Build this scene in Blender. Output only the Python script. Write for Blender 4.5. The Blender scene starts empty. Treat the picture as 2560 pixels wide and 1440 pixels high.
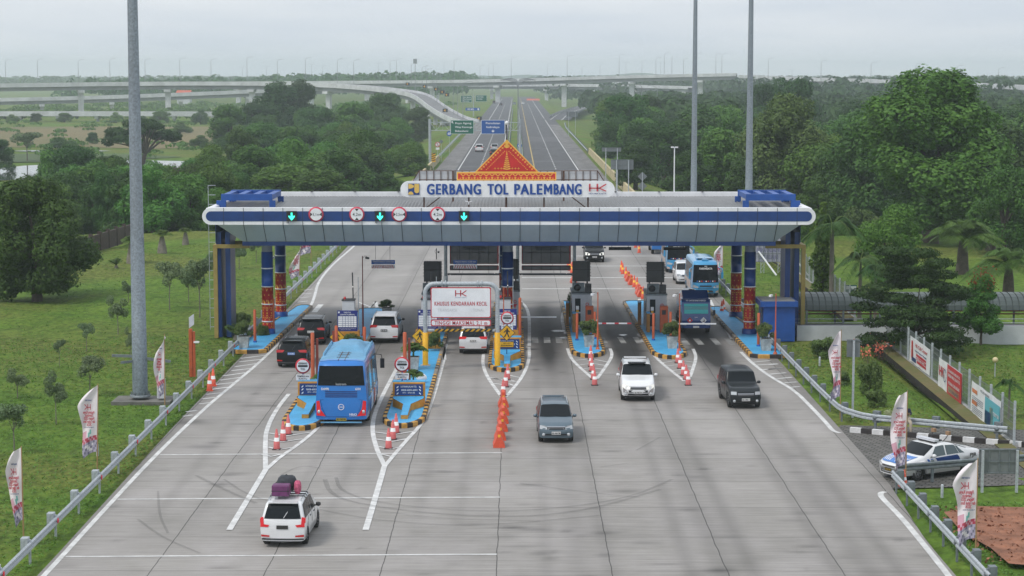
import bpy, bmesh, math, random
import numpy as np
from mathutils import Vector, Matrix, Euler
R = math.radians
PI = math.pi
rng = random.Random(7)
col = bpy.context.scene.collection
scene = bpy.context.scene

# ---------------------------------------------------------------- camera, world, sun, exposure
FOC, CAMH = 4978.0, 17.0
PITCH = math.atan(530 / FOC)
YAW = 10 / FOC
cd = bpy.data.cameras.new('camera'); cam = bpy.data.objects.new('camera', cd); col.objects.link(cam)
cd.sensor_width = 36; cd.lens = 70; cd.clip_start = 1; cd.clip_end = 20000
cam.location = (0, 0, CAMH); cam.rotation_euler = (PI / 2 - PITCH, 0, YAW)
scene.camera = cam
RM = Euler((PI / 2 - PITCH, 0, YAW)).to_matrix()
SUN_EL, SUN_AZ = R(55), R(-128)     # azimuth from +Y towards +X
w = bpy.data.worlds.new('World'); scene.world = w; w.use_nodes = True
nt = w.node_tree; N = nt.nodes; Lk = nt.links; N.clear()
wo = N.new('ShaderNodeOutputWorld'); bg = N.new('ShaderNodeBackground')
sk = N.new('ShaderNodeTexSky'); sk.sky_type = 'NISHITA'; sk.sun_disc = False
sk.sun_elevation = SUN_EL; sk.sun_rotation = SUN_AZ; sk.air_density = 1.0; sk.dust_density = 4.0
tc = N.new('ShaderNodeTexCoord'); mp = N.new('ShaderNodeMapping'); mp.inputs['Scale'].default_value = (2.6, 2.6, 26)
nz = N.new('ShaderNodeTexNoise'); nz.inputs['Scale'].default_value = 2.2; nz.inputs['Detail'].default_value = 5
cr = N.new('ShaderNodeValToRGB')
cr.color_ramp.elements[0].position = .3; cr.color_ramp.elements[0].color = (4.7, 5.15, 5.75, 1)
cr.color_ramp.elements[1].position = .72; cr.color_ramp.elements[1].color = (5.9, 6.15, 6.45, 1)
mx = N.new('ShaderNodeMix'); mx.data_type = 'RGBA'; mx.inputs[0].default_value = .9
bg.inputs['Strength'].default_value = .135
Lk.new(tc.outputs['Generated'], mp.inputs['Vector']); Lk.new(mp.outputs[0], nz.inputs['Vector'])
Lk.new(nz.outputs['Fac'], cr.inputs['Fac']); Lk.new(sk.outputs['Color'], mx.inputs[6]); Lk.new(cr.outputs['Color'], mx.inputs[7])
Lk.new(mx.outputs[2], bg.inputs['Color']); Lk.new(bg.outputs[0], wo.inputs['Surface'])
sd = bpy.data.lights.new('sun', 'SUN'); sd.energy = 1.5; sd.angle = R(12); sd.color = (1, .96, .9)
sun = bpy.data.objects.new('sun', sd); col.objects.link(sun)
sdir = Vector((math.cos(SUN_EL) * math.sin(SUN_AZ), math.cos(SUN_EL) * math.cos(SUN_AZ), math.sin(SUN_EL)))
sun.rotation_euler = sdir.to_track_quat('Z', 'Y').to_euler(); sun.location = (-30, 60, 25)
scene.view_settings.view_transform = 'Standard'; scene.view_settings.look = 'None'
scene.view_settings.exposure = .2; scene.view_settings.gamma = 1
cy = scene.cycles
cy.use_denoising = True; cy.max_bounces = 5; cy.diffuse_bounces = 3; cy.glossy_bounces = 2
cy.transmission_bounces = 3; cy.transparent_max_bounces = 8; cy.volume_bounces = 1
cy.caustics_reflective = False; cy.caustics_refractive = False

# ---------------------------------------------------------------- pixel <-> world (photo pixels, 2560 x 1440)
def ray(px, py): return RM @ Vector((px - 1280, 720 - py, -FOC))
def P(px, py, z=0.0):
    d = ray(px, py); t = (z - CAMH) / d.z
    return Vector((d.x * t, d.y * t, z))
def Q(px, py, Y):
    d = ray(px, py); t = Y / d.y
    return Vector((d.x * t, Y, CAMH + d.z * t))

# ---------------------------------------------------------------- materials
MATS = {}
def mat(name, c, rough=.6, metal=0, nz=None, bump=None, coat=0, emit=None, c2=None, stretch=None, trans=0, alpha=1, spec=.5):
    if name in MATS: return MATS[name]
    m = bpy.data.materials.new(name); m.use_nodes = True; MATS[name] = m
    t = m.node_tree; b = t.nodes['Principled BSDF']
    c = tuple(c) + (1,); b.inputs['Base Color'].default_value = c
    b.inputs['Roughness'].default_value = rough; b.inputs['Metallic'].default_value = metal
    b.inputs['Coat Weight'].default_value = coat; b.inputs['Coat Roughness'].default_value = .08
    b.inputs['Specular IOR Level'].default_value = spec
    if trans: b.inputs['Transmission Weight'].default_value = trans
    if alpha < 1: b.inputs['Alpha'].default_value = alpha
    if emit: b.inputs['Emission Color'].default_value = tuple(emit[0]) + (1,); b.inputs['Emission Strength'].default_value = emit[1]
    if nz or bump:
        g = t.nodes.new('ShaderNodeNewGeometry') if not stretch or stretch == 'w' else None
        tc = t.nodes.new('ShaderNodeTexCoord')
        mp = t.nodes.new('ShaderNodeMapping'); t.links.new(tc.outputs['Object'], mp.inputs[0])
        if stretch and stretch != 'w': mp.inputs['Scale'].default_value = stretch
    if nz:
        n = t.nodes.new('ShaderNodeTexNoise'); n.inputs['Scale'].default_value = nz[0]; n.inputs['Detail'].default_value = 6
        n.inputs['Roughness'].default_value = .65
        t.links.new(mp.outputs[0], n.inputs['Vector'])
        r = t.nodes.new('ShaderNodeValToRGB'); r.color_ramp.elements[0].position = .32; r.color_ramp.elements[1].position = .68
        a = nz[1]
        d = tuple(x * (1 - a) for x in c[:3]) + (1,) if c2 is None else tuple(c2) + (1,)
        l = tuple(min(1, x * (1 + a * .6)) for x in c[:3]) + (1,) if c2 is None else c
        r.color_ramp.elements[0].color = d; r.color_ramp.elements[1].color = l
        t.links.new(n.outputs['Fac'], r.inputs[0]); t.links.new(r.outputs[0], b.inputs['Base Color'])
    if bump:
        n2 = t.nodes.new('ShaderNodeTexNoise'); n2.inputs['Scale'].default_value = bump[0]; n2.inputs['Detail'].default_value = 5
        t.links.new(mp.outputs[0], n2.inputs['Vector'])
        bp = t.nodes.new('ShaderNodeBump'); bp.inputs['Distance'].default_value = bump[1]; bp.inputs['Strength'].default_value = .8
        t.links.new(n2.outputs['Fac'], bp.inputs['Height']); t.links.new(bp.outputs[0], b.inputs['Normal'])
    return m
def leafmat(name, c, c2, var=.35):
    m = bpy.data.materials.new(name); m.use_nodes = True; MATS[name] = m
    t = m.node_tree; b = t.nodes['Principled BSDF']; b.inputs['Roughness'].default_value = .55
    b.inputs['Specular IOR Level'].default_value = .25
    tc = t.nodes.new('ShaderNodeTexCoord'); n = t.nodes.new('ShaderNodeTexNoise'); n.inputs['Scale'].default_value = .45; n.inputs['Detail'].default_value = 4
    t.links.new(tc.outputs['Object'], n.inputs['Vector'])
    g = t.nodes.new('ShaderNodeNewGeometry')
    a = t.nodes.new('ShaderNodeMath'); a.operation = 'MULTIPLY_ADD'; a.inputs[1].default_value = .5; t.links.new(g.outputs['Random Per Island'], a.inputs[0])
    a2 = t.nodes.new('ShaderNodeMath'); a2.operation = 'MULTIPLY_ADD'; a2.inputs[1].default_value = 1.5; a2.inputs[2].default_value = -.5
    t.links.new(n.outputs['Fac'], a2.inputs[0]); t.links.new(a2.outputs[0], a.inputs[2]); 
    mx = t.nodes.new('ShaderNodeMix'); mx.data_type = 'RGBA'; mx.inputs[6].default_value = tuple(c) + (1,); mx.inputs[7].default_value = tuple(c2) + (1,)
    t.links.new(a.outputs[0], mx.inputs[0])
    oi = t.nodes.new('ShaderNodeObjectInfo')
    hs = t.nodes.new('ShaderNodeHueSaturation'); mr = t.nodes.new('ShaderNodeMapRange'); mr.inputs[3].default_value = 1 - var; mr.inputs[4].default_value = 1 + var
    t.links.new(oi.outputs['Random'], mr.inputs[0]); t.links.new(mr.outputs[0], hs.inputs['Value'])
    mr2 = t.nodes.new('ShaderNodeMapRange'); mr2.inputs[3].default_value = .485; mr2.inputs[4].default_value = .52
    ml = t.nodes.new('ShaderNodeMath'); ml.operation = 'FRACT'; m3 = t.nodes.new('ShaderNodeMath'); m3.operation = 'MULTIPLY'; m3.inputs[1].default_value = 7.3
    t.links.new(oi.outputs['Random'], m3.inputs[0]); t.links.new(m3.outputs[0], ml.inputs[0]); t.links.new(ml.outputs[0], mr2.inputs[0]); t.links.new(mr2.outputs[0], hs.inputs['Hue'])
    t.links.new(mx.outputs[2], hs.inputs['Color']); t.links.new(hs.outputs[0], b.inputs['Base Color'])
    # thin leaf: a share of translucent light
    tr = t.nodes.new('ShaderNodeBsdfTranslucent'); t.links.new(hs.outputs[0], tr.inputs[0])
    ms = t.nodes.new('ShaderNodeMixShader'); ms.inputs[0].default_value = .25
    t.links.new(b.outputs[0], ms.inputs[1]); t.links.new(tr.outputs[0], ms.inputs[2]); t.links.new(ms.outputs[0], t.nodes['Material Output'].inputs['Surface'])
    return m

WHITE = mat('white_paint', (.84, .85, .87), .45, nz=(1.3, .1))
WHITE_G = mat('white_panel', (.6, .62, .65), .4, nz=(.7, .14))
BLACK = mat('black_plastic', (.02, .02, .022), .5)
DARK = mat('dark_metal', (.045, .048, .052), .5, nz=(4, .3))
RUSTY = mat('rusty_steel', (.12, .06, .04), .8, nz=(5, .5))
GALV = mat('galvanised_steel', (.46, .5, .53), .55, .2, nz=(9, .28))
GALV_D = mat('weathered_zinc', (.2, .23, .245), .55, .3, nz=(5, .3))
NAVY = mat('navy_cladding', (.01, .05, .21), .35, nz=(.6, .25))
BLUE = mat('blue_paint', (.012, .085, .36), .45, nz=(.9, .25))
SIGNBLUE = mat('sign_blue', (.015, .1, .42), .4)
SKYBLUE = mat('light_blue_paint', (.07, .4, .72), .55, nz=(1.6, .16))
GREYP = mat('grey_cladding', (.52, .58, .64), .4, nz=(.35, .12))
ORANGE = mat('orange_paint', (.6, .27, .035), .6, nz=(2, .3))
YEL = mat('yellow_paint', (.85, .45, .015), .5, nz=(3, .15))
OCHRE = mat('ochre_paint', (.36, .27, .08), .6, nz=(2, .2))
POSTR = mat('orange_red_paint', (.5, .1, .035), .55, nz=(3, .22))
KERBY = mat('kerb_yellow', (.58, .32, .07), .8, nz=(3, .35))
KERBK = mat('kerb_black', (.035, .03, .03), .8, nz=(3, .4))
KERBW = mat('kerb_white', (.7, .7, .7), .8, nz=(3, .25))
RED = mat('sign_red', (.55, .03, .05), .45)
CONE = mat('cone_orange', (.75, .1, .045), .5, nz=(6, .15))
CONEF = mat('faded_cone_red', (.6, .13, .13), .6, nz=(6, .2))
REFL = mat('reflective_white', (.8, .8, .8), .4)
REFY = mat('reflective_yellow', (.9, .5, .05), .4)
REDCL = mat('crimson_cladding', (.58, .02, .02), .45, nz=(2, .2))
GOLD = mat('gold_ornament', (.88, .5, .08), .45)
CONC = mat('concrete', (.36, .355, .34), .85, nz=(1.2, .25), bump=(20, .01))
CONCL = mat('pale_concrete', (.46, .46, .45), .85, nz=(.12, .22))
CONCW = mat('whitewashed_concrete', (.55, .57, .6), .8, nz=(.8, .15))
GLASS = mat('dark_glass', (.006, .009, .012), .2, spec=.22)
RUBBER = mat('rubber', (.018, .018, .018), .8)
RIM = mat('alloy', (.35, .35, .37), .35, .7)
CHROME = mat('chrome', (.6, .6, .62), .2, .9)
TAIL = mat('tail_lamp_red', (.5, .012, .015), .25, coat=.6)
TAILON = mat('lit_brake_lamp', (.6, .012, .02), .3, emit=((1, .02, .02), .1))
LAMP = mat('headlamp_glass', (.55, .58, .6), .15, .3, coat=.6)
LAMPON = mat('lit_headlamp', (.9, .9, .85), .2, emit=((1, .97, .88), .2))
PLATEW = mat('plate_white', (.75, .75, .74), .5)
PLATEK = mat('plate_black', (.03, .03, .03), .5)
PLATEY = mat('plate_yellow', (.65, .45, .04), .5)
BARK = mat('bark', (.1, .08, .065), .9, nz=(3, .4), bump=(12, .04))
BARKG = mat('pale_bark', (.2, .18, .15), .9, nz=(3, .3))
WOOD = mat('bamboo_pole', (.35, .22, .1), .7)

# ---------------------------------------------------------------- mesh building
class MB:
    def __init__(s): s.v = []; s.f = []; s.m = []; s.sm = []
    def add(s, vs, fs, m=0, sm=False):
        o = len(s.v); s.v += [tuple(v) for v in vs]
        for f in fs: s.f.append(tuple(i + o for i in f)); s.m.append(m); s.sm.append(sm)
    def box(s, x0, x1, y0, y1, z0, z1, m=0):
        s.add([(x0, y0, z0), (x1, y0, z0), (x1, y1, z0), (x0, y1, z0), (x0, y0, z1), (x1, y0, z1), (x1, y1, z1), (x0, y1, z1)],
              [(0, 3, 2, 1), (4, 5, 6, 7), (0, 1, 5, 4), (1, 2, 6, 5), (2, 3, 7, 6), (3, 0, 4, 7)], m)
    def cbox(s, c, sz, m=0, rz=0, rx=0, ry=0):
        mt = Euler((rx, ry, rz)).to_matrix(); c = Vector(c)
        vs = [c + mt @ Vector((sx * sz[0] / 2, sy * sz[1] / 2, q * sz[2] / 2)) for q in (-1, 1) for sx, sy in ((-1, -1), (1, -1), (1, 1), (-1, 1))]
        s.add(vs, [(0, 3, 2, 1), (4, 5, 6, 7), (0, 1, 5, 4), (1, 2, 6, 5), (2, 3, 7, 6), (3, 0, 4, 7)], m)
    def beam(s, a, b, w, h, m=0):
        a, b = Vector(a), Vector(b); d = (b - a).normalized(); up = Vector((0, 0, 1))
        if abs(d.z) > .95: up = Vector((0, 1, 0))
        r = d.cross(up).normalized() * w / 2; u = r.cross(d).normalized() * h / 2
        vs = [p + i * r + j * u for p in (a, b) for i, j in ((-1, -1), (1, -1), (1, 1), (-1, 1))]
        s.add(vs, [(0, 1, 2, 3), (7, 6, 5, 4), (0, 4, 5, 1), (1, 5, 6, 2), (2, 6, 7, 3), (3, 7, 4, 0)], m)
    def poly(s, pts, m=0, sm=False): s.add(pts, [tuple(range(len(pts)))], m, sm)
    def prism(s, pts, a, b, fn, m=0, mside=None, sm=False):
        n = len(pts); vs = [fn(x, y, a) for x, y in pts] + [fn(x, y, b) for x, y in pts]
        s.add(vs, [tuple(range(n))[::-1], tuple(range(n, 2 * n))], m)
        s.add(vs, [(i, (i + 1) % n, n + (i + 1) % n, n + i) for i in range(n)], m if mside is None else mside, sm)
    def xz(s, pts, y0, y1, m=0, mside=None): s.prism(pts, y0, y1, lambda x, z, y: (x, y, z), m, mside)
    def xy(s, pts, z0, z1, m=0, mside=None): s.prism(pts, z0, z1, lambda x, y, z: (x, y, z), m, mside)
    def yz(s, pts, x0, x1, m=0, mside=None): s.prism(pts, x0, x1, lambda y, z, x: (x, y, z), m, mside)
    def tube(s, path, r, n=8, m=0, caps=True, sm=True):
        path = [Vector(p) for p in path]; k = len(path); rs = r if isinstance(r, (list, tuple)) else [r] * k
        vs = []; ref = None
        for i, p in enumerate(path):
            d = (path[min(i + 1, k - 1)] - path[max(i - 1, 0)]).normalized()
            if ref is None: ref = Vector((0, 0, 1)) if abs(d.z) < .9 else Vector((1, 0, 0))
            a = d.cross(ref).normalized(); b = a.cross(d).normalized(); ref = b
            vs += [p + rs[i] * (math.cos(2 * PI * j / n) * a + math.sin(2 * PI * j / n) * b) for j in range(n)]
        s.add(vs, [(i * n + j, i * n + (j + 1) % n, (i + 1) * n + (j + 1) % n, (i + 1) * n + j) for i in range(k - 1) for j in range(n)], m, sm)
        if caps: s.add(vs[:n], [tuple(range(n))[::-1]], m); s.add(vs[-n:], [tuple(range(n))], m)
    def lathe(s, prof, n=16, c=(0, 0, 0), ax='z', m=0, ms=None, sm=True, cap=False):
        k = len(prof); vs = []
        for r_, h in prof:
            for j in range(n):
                a = 2 * PI * j / n; u, v = r_ * math.cos(a), r_ * math.sin(a)
                q = (u, v, h) if ax == 'z' else ((h, u, v) if ax == 'x' else (v, h, u))
                vs.append((q[0] + c[0], q[1] + c[1], q[2] + c[2]))
        o = len(s.v); s.v += vs
        for i in range(k - 1):
            for j in range(n):
                s.f.append((o + i * n + j, o + i * n + (j + 1) % n, o + (i + 1) * n + (j + 1) % n, o + (i + 1) * n + j))
                s.m.append(ms[i] if ms else m); s.sm.append(sm)
        if cap: s.add(vs[:n], [tuple(range(n))[::-1]], ms[0] if ms else m); s.add(vs[-n:], [tuple(range(n))], ms[-1] if ms else m)
    def grid(s, fn, nu, nv, m=0, sm=True, flip=False):
        vs = [fn(i / nu, j / nv) for j in range(nv + 1) for i in range(nu + 1)]; k = nu + 1
        fs = [(j * k + i, j * k + i + 1, (j + 1) * k + i + 1, (j + 1) * k + i) for j in range(nv) for i in range(nu)]
        s.add(vs, [f[::-1] for f in fs] if flip else fs, m, sm)
    def disc(s, c, r, m=0, n=20, r2=0, dy=0):      # faces -y
        pts = [(c[0] + r * math.cos(2 * PI * j / n), c[1], c[2] + r * math.sin(2 * PI * j / n)) for j in range(n)]
        if not r2: s.poly(pts, m)
        else:
            q = [(c[0] + r2 * math.cos(2 * PI * j / n), c[1], c[2] + r2 * math.sin(2 * PI * j / n)) for j in range(n)]
            s.add(pts + q, [(j, (j + 1) % n, n + (j + 1) % n, n + j) for j in range(n)], m)
    def text(s, t, o, h, m=0, w=None, right=(1, 0, 0), up=(0, 0, 1), bold=.0, align=0, depth=.0, mirror=False, maxw=None, sp=1):
        # o: centre (align 0) or left (align -1) of the baseline..cap box
        vs, fs = font(t, bold, sp)
        if not vs: return
        xs = [v[0] for v in vs]; x0, x1 = min(xs), max(xs); k = h / .69; wd = (x1 - x0) * k; kx = k
        if w: kx = w / (x1 - x0)
        elif maxw and wd > maxw: kx = maxw / (x1 - x0)
        o = Vector(o); r = Vector(right); u = Vector(up); nn = r.cross(u)
        off = -(x0 + x1) / 2 if align == 0 else -x0
        sg = -1 if mirror else 1
        out = [o + r * (sg * (v[0] + off) * kx) + u * (v[1] * k - h / 2) + nn * depth for v in vs]
        fs = [f[::-1] if mirror else f for f in fs]; s.add(out, fs, m)
        if bold >= .02:
            for i, dx in enumerate((-1, 1)): q = r * (dx * bold * .75 * h) + nn * .0025 * (i + 1); s.add([v + q for v in out], fs, m)
    def build(s, name, mats, parent=None, loc=None, rz=0, bevel=0, sub=0):
        me = bpy.data.meshes.new(name); me.from_pydata(s.v, [], s.f)
        if not isinstance(mats, (list, tuple)): mats = [mats]
        for q in mats: me.materials.append(q)
        me.polygons.foreach_set('material_index', s.m); me.polygons.foreach_set('use_smooth', s.sm); me.update()
        o = bpy.data.objects.new(name, me); col.objects.link(o)
        if parent: o.parent = parent
        if loc: o.location = loc
        if rz: o.rotation_euler.z = rz
        if bevel:
            b = o.modifiers.new('b', 'BEVEL'); b.width = bevel; b.segments = 2; b.limit_method = 'ANGLE'; b.angle_limit = R(40)
        return o
FONTC = {}
def font(t, bold, sp=1):
    k = (t, bold, sp)
    if k not in FONTC:
        c = bpy.data.curves.new('t', 'FONT'); c.body = t; c.resolution_u = 3; c.offset = bold * .25; c.space_character = sp
        o = bpy.data.objects.new('t', c); col.objects.link(o)
        me = bpy.data.meshes.new_from_object(o)
        FONTC[k] = ([tuple(v.co) for v in me.vertices], [tuple(p.vertices) for p in me.polygons])
        bpy.data.objects.remove(o); bpy.data.curves.remove(c); bpy.data.meshes.remove(me)
    return FONTC[k]
def tag(o, label=None, cat=None, group=None, kind=None):
    if label: o['label'] = label
    if cat: o['category'] = cat
    if group: o['group'] = group
    if kind: o['kind'] = kind
    return o
def thing(name, label, cat, loc=(0, 0, 0), rz=0, group=None):
    o = bpy.data.objects.new(name, None); col.objects.link(o); o.location = loc; o.rotation_euler = (0, 0, rz); o.empty_display_size = .2
    return tag(o, label, cat, group)
def dup(o, loc=None, rz=None, label=None, group=None, parent=None, scale=None):
    c = o.copy(); col.objects.link(c)
    if parent is not None: c.parent = parent
    if loc is not None: c.location = loc
    if rz is not None: c.rotation_euler = (0, 0, rz)
    if scale is not None: c.scale = scale if isinstance(scale, tuple) else (scale,) * 3
    if label: c['label'] = label
    if group: c['group'] = group
    for ch in KIDS(o): dup(ch, parent=c)
    return c
def KIDS(o): return [x for x in o.children]
def hk(s, o, w, h, m=0, sg=1, depth=0, y=True):
    # three bars and two arms of the two-letter emblem, drawn in the x-z plane
    def q(pts): 
        pp = [(o[0] + sg * (x - .5) * w, o[1] + depth, o[2] + (z - .5) * h) for x, z in pts]
        s.poly(pp if sg > 0 else pp[::-1], m)
    q([(0, 0), (.09, 0), (.09, 1), (0, 1)]); q([(.0, .36), (.62, .36), (.62, .5), (.0, .5)][0:4])
    q([(.44, 0), (.53, 0), (.53, 1), (.44, 1)]); q([(.53, .40), (.62, .36), (1, .88), (1, 1), (.95, 1)])
    q([(.60, .46), (.56, .40), (.93, 0), (1, 0), (1, .1), (.66, .44)])

# ================================================================= SETTING
def sstep(a, b, x): 
    t = np.clip((x - a) / (b - a), 0, 1); return t * t * (3 - 2 * t)
def TZ(x, y):
    x = np.asarray(x, float); y = np.asarray(y, float)
    cor = 1 - sstep(17.5, 31, np.abs(x - .3))
    plat = 1 - sstep(212, 246, y + 6 * np.sin(x * .07))
    h = np.maximum(cor, plat)
    z = -3 * (1 - h) - .06
    out = sstep(19, 26, np.abs(x + .5)) * plat
    z = z + out * (.22 * np.sin(x * .21 + 1) * np.sin(y * .13) + .1 * np.sin(x * .5 + y * .4))
    z = z + (1 - h) * (.07 * np.sin(x * .05) * np.sin(y * .04))
    rd = np.exp(-((x - 21.75 - (y - 92) * .018 - .1) / .4) ** 2) * (y > 84) * (y < 190) * .55   # ditch beside the fence
    return z - rd
def setting(name, mb, m, **k):
    o = mb.build(name, m, **k); tag(o, kind='structure'); return o

def ground_material():
    m = bpy.data.materials.new('grass_ground'); m.use_nodes = True; t = m.node_tree; b = t.nodes['Principled BSDF']
    b.inputs['Roughness'].default_value = .9; b.inputs['Specular IOR Level'].default_value = .15
    L = t.links.new; tc = t.nodes.new('ShaderNodeTexCoord')
    def noise(sc, det, st=(1, 1, 1)):
        mp = t.nodes.new('ShaderNodeMapping'); mp.inputs['Scale'].default_value = st; L(tc.outputs['Object'], mp.inputs[0])
        n = t.nodes.new('ShaderNodeTexNoise'); n.inputs['Scale'].default_value = sc; n.inputs['Detail'].default_value = det; n.inputs['Roughness'].default_value = .6
        L(mp.outputs[0], n.inputs['Vector']); return n.outputs['Fac']
    def ramp(f, a, ca, b_, cb):
        r = t.nodes.new('ShaderNodeValToRGB'); e = r.color_ramp.elements
        e[0].position = a; e[0].color = ca + (1,); e[1].position = b_; e[1].color = cb + (1,); L(f, r.inputs[0]); return r.outputs[0]
    def mix(f, a, c, mode='MIX'):
        x = t.nodes.new('ShaderNodeMix'); x.data_type = 'RGBA'; x.blend_type = mode
        if isinstance(f, float): x.inputs[0].default_value = f
        else: L(f, x.inputs[0])
        L(a, x.inputs[6]); L(c, x.inputs[7]); return x.outputs[2]
    big = noise(.045, 4); midn = noise(.35, 5, (1, .6, 1)); fine = noise(2.6, 6, (1, .55, 1))
    green = ramp(midn, .3, (.07, .15, .018), .7, (.15, .24, .032))
    dry = ramp(fine, .3, (.11, .135, .028), .7, (.2, .21, .05))
    f = t.nodes.new('ShaderNodeValToRGB'); f.color_ramp.elements[0].position = .43; f.color_ramp.elements[1].position = .56; L(big, f.inputs[0])
    sc = t.nodes.new('ShaderNodeMath'); sc.operation = 'MULTIPLY'; sc.inputs[1].default_value = .75; L(f.outputs[0], sc.inputs[0])
    c = mix(sc.outputs[0], green, dry)
    dk = ramp(fine, .25, (.45, .45, .45), .65, (1.12, 1.12, 1.12)); c = mix(1.0, c, dk, 'MULTIPLY')
    L(c, b.inputs['Base Color'])
    bp = t.nodes.new('ShaderNodeBump'); bp.inputs['Distance'].default_value = .22; bp.inputs['Strength'].default_value = .9; L(noise(3.2, 7, (1, .7, 1)), bp.inputs['Height']); L(bp.outputs[0], b.inputs['Normal'])
    return m
GROUND = ground_material()
def terrain():
    xs = np.unique(np.concatenate([-np.geomspace(60, 4150, 26)[::-1], np.arange(-60, 60.1, .75), np.geomspace(60, 4150, 26)]))
    ys = np.unique(np.concatenate([np.arange(20, 60, 5), np.arange(60, 260, .9), np.geomspace(260, 5250, 44), [-60, -20]]))
    X, Y = np.meshgrid(xs, ys); Z = TZ(X, Y)
    # keep the sheet below the pavement
    Z = np.where((Y < 215) & (np.abs(X + .4) < 16.0), -.35, Z)
    mb = MB(); k = len(xs)
    mb.v = list(zip(X.ravel().tolist(), Y.ravel().tolist(), Z.ravel().tolist()))
    mb.f = [(j * k + i, j * k + i + 1, (j + 1) * k + i + 1, (j + 1) * k + i) for j in range(len(ys) - 1) for i in range(k - 1)]
    mb.m = [0] * len(mb.f); mb.sm = [True] * len(mb.f)
    return setting('ground', mb, GROUND)
terrain()

def concrete_road_material():
    m = bpy.data.materials.new('slab_concrete'); m.use_nodes = True; t = m.node_tree; b = t.nodes['Principled BSDF']; L = t.links.new
    b.inputs['Specular IOR Level'].default_value = .3
    tc = t.nodes.new('ShaderNodeTexCoord'); sx = t.nodes.new('ShaderNodeSeparateXYZ'); L(tc.outputs['Object'], sx.inputs[0])
    def M(op, a, b_=None, c=None):
        n = t.nodes.new('ShaderNodeMath'); n.operation = op
        for i, v in enumerate((a, b_, c)):
            if v is None: continue
            if isinstance(v, (int, float)): n.inputs[i].default_value = v
            else: L(v, n.inputs[i])
        return n.outputs[0]
    def noise(sc, det, st, ro=.6):
        mp = t.nodes.new('ShaderNodeMapping'); mp.inputs['Scale'].default_value = st; L(tc.outputs['Object'], mp.inputs[0])
        n = t.nodes.new('ShaderNodeTexNoise'); n.inputs['Scale'].default_value = sc; n.inputs['Detail'].default_value = det; n.inputs['Roughness'].default_value = ro
        L(mp.outputs[0], n.inputs['Vector']); return n.outputs['Fac']
    x, y = sx.outputs[0], sx.outputs[1]
    wob = M('MULTIPLY', M('SUBTRACT', noise(.6, 3, (1, 1, 1)), .5), .12)
    def joint(v, off, per, w):
        f = M('PINGPONG', M('ADD', M('ADD', v, wob), -off), per / 2)      # distance to the nearest joint
        return M('SUBTRACT', 1, M('SMOOTHSTEP', 0, 1, f)) if False else M('LESS_THAN', f, w)
    jx = joint(x, -.67, 3.98, .018); jy = joint(y, 82.6, 5.08, .026)
    j = M('MAXIMUM', jx, M('MULTIPLY', jy, .7))
    # each slab a shade of its own
    cx = M('FLOOR', M('DIVIDE', M('ADD', x, .67), 3.98)); cyy = M('FLOOR', M('DIVIDE', M('SUBTRACT', y, 82.6), 5.08))
    cb = t.nodes.new('ShaderNodeCombineXYZ'); L(cx, cb.inputs[0]); L(cyy, cb.inputs[1])
    wn = t.nodes.new('ShaderNodeTexWhiteNoise'); wn.noise_dimensions = '2D'; L(cb.outputs[0], wn.inputs['Vector'])
    broom = noise(1.0, 6, (.35, 5.5, 1), .7); blot = noise(.35, 6, (1, .55, 1), .65); sp = noise(7, 3, (1, 1.3, 1)); veryb = noise(.06, 3, (1, 1, 1))
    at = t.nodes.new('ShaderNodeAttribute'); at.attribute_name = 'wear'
    v = M('ADD', .29, M('MULTIPLY', M('SUBTRACT', broom, .5), .26))
    v = M('ADD', v, M('MULTIPLY', M('SUBTRACT', blot, .5), .2)); v = M('ADD', v, M('MULTIPLY', M('SUBTRACT', veryb, .5), .12))
    v = M('ADD', v, M('MULTIPLY', M('SUBTRACT', wn.outputs['Value'], .5), .03))
    v = M('SUBTRACT', v, M('MULTIPLY', M('GREATER_THAN', sp, .735), .1))
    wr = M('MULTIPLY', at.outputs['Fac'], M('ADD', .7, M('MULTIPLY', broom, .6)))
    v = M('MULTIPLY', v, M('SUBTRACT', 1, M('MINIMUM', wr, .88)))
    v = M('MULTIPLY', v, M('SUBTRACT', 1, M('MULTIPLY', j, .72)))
    v = M('MAXIMUM', v, .02)
    cc = t.nodes.new('ShaderNodeCombineColor'); L(M('MULTIPLY', v, 1.06), cc.inputs[0]); L(v, cc.inputs[1])
    L(M('MULTIPLY', v, M('ADD', .88, M('MULTIPLY', blot, .12))), cc.inputs[2]); L(cc.outputs[0], b.inputs['Base Color'])
    L(M('ADD', .5, M('MULTIPLY', blot, .35)), b.inputs['Roughness'])
    bp = t.nodes.new('ShaderNodeBump'); bp.inputs['Distance'].default_value = .006; bp.inputs['Strength'].default_value = .5; L(M('ADD', broom, M('MULTIPLY', sp, .5)), bp.inputs['Height']); L(bp.outputs[0], b.inputs['Normal'])
    return m
PAVE = concrete_road_material()
def edgeL(y): return np.interp(y, [60, 70, 95, 200, 230, 300], [-16.35, -16.4, -16.7, -16.9, -16.5, -15.3])
def edgeR(y): return np.interp(y, [60, 72, 82, 200, 240, 300], [15.0, 15.1, 15.65, 16.2, 16.0, 15.6])
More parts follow.
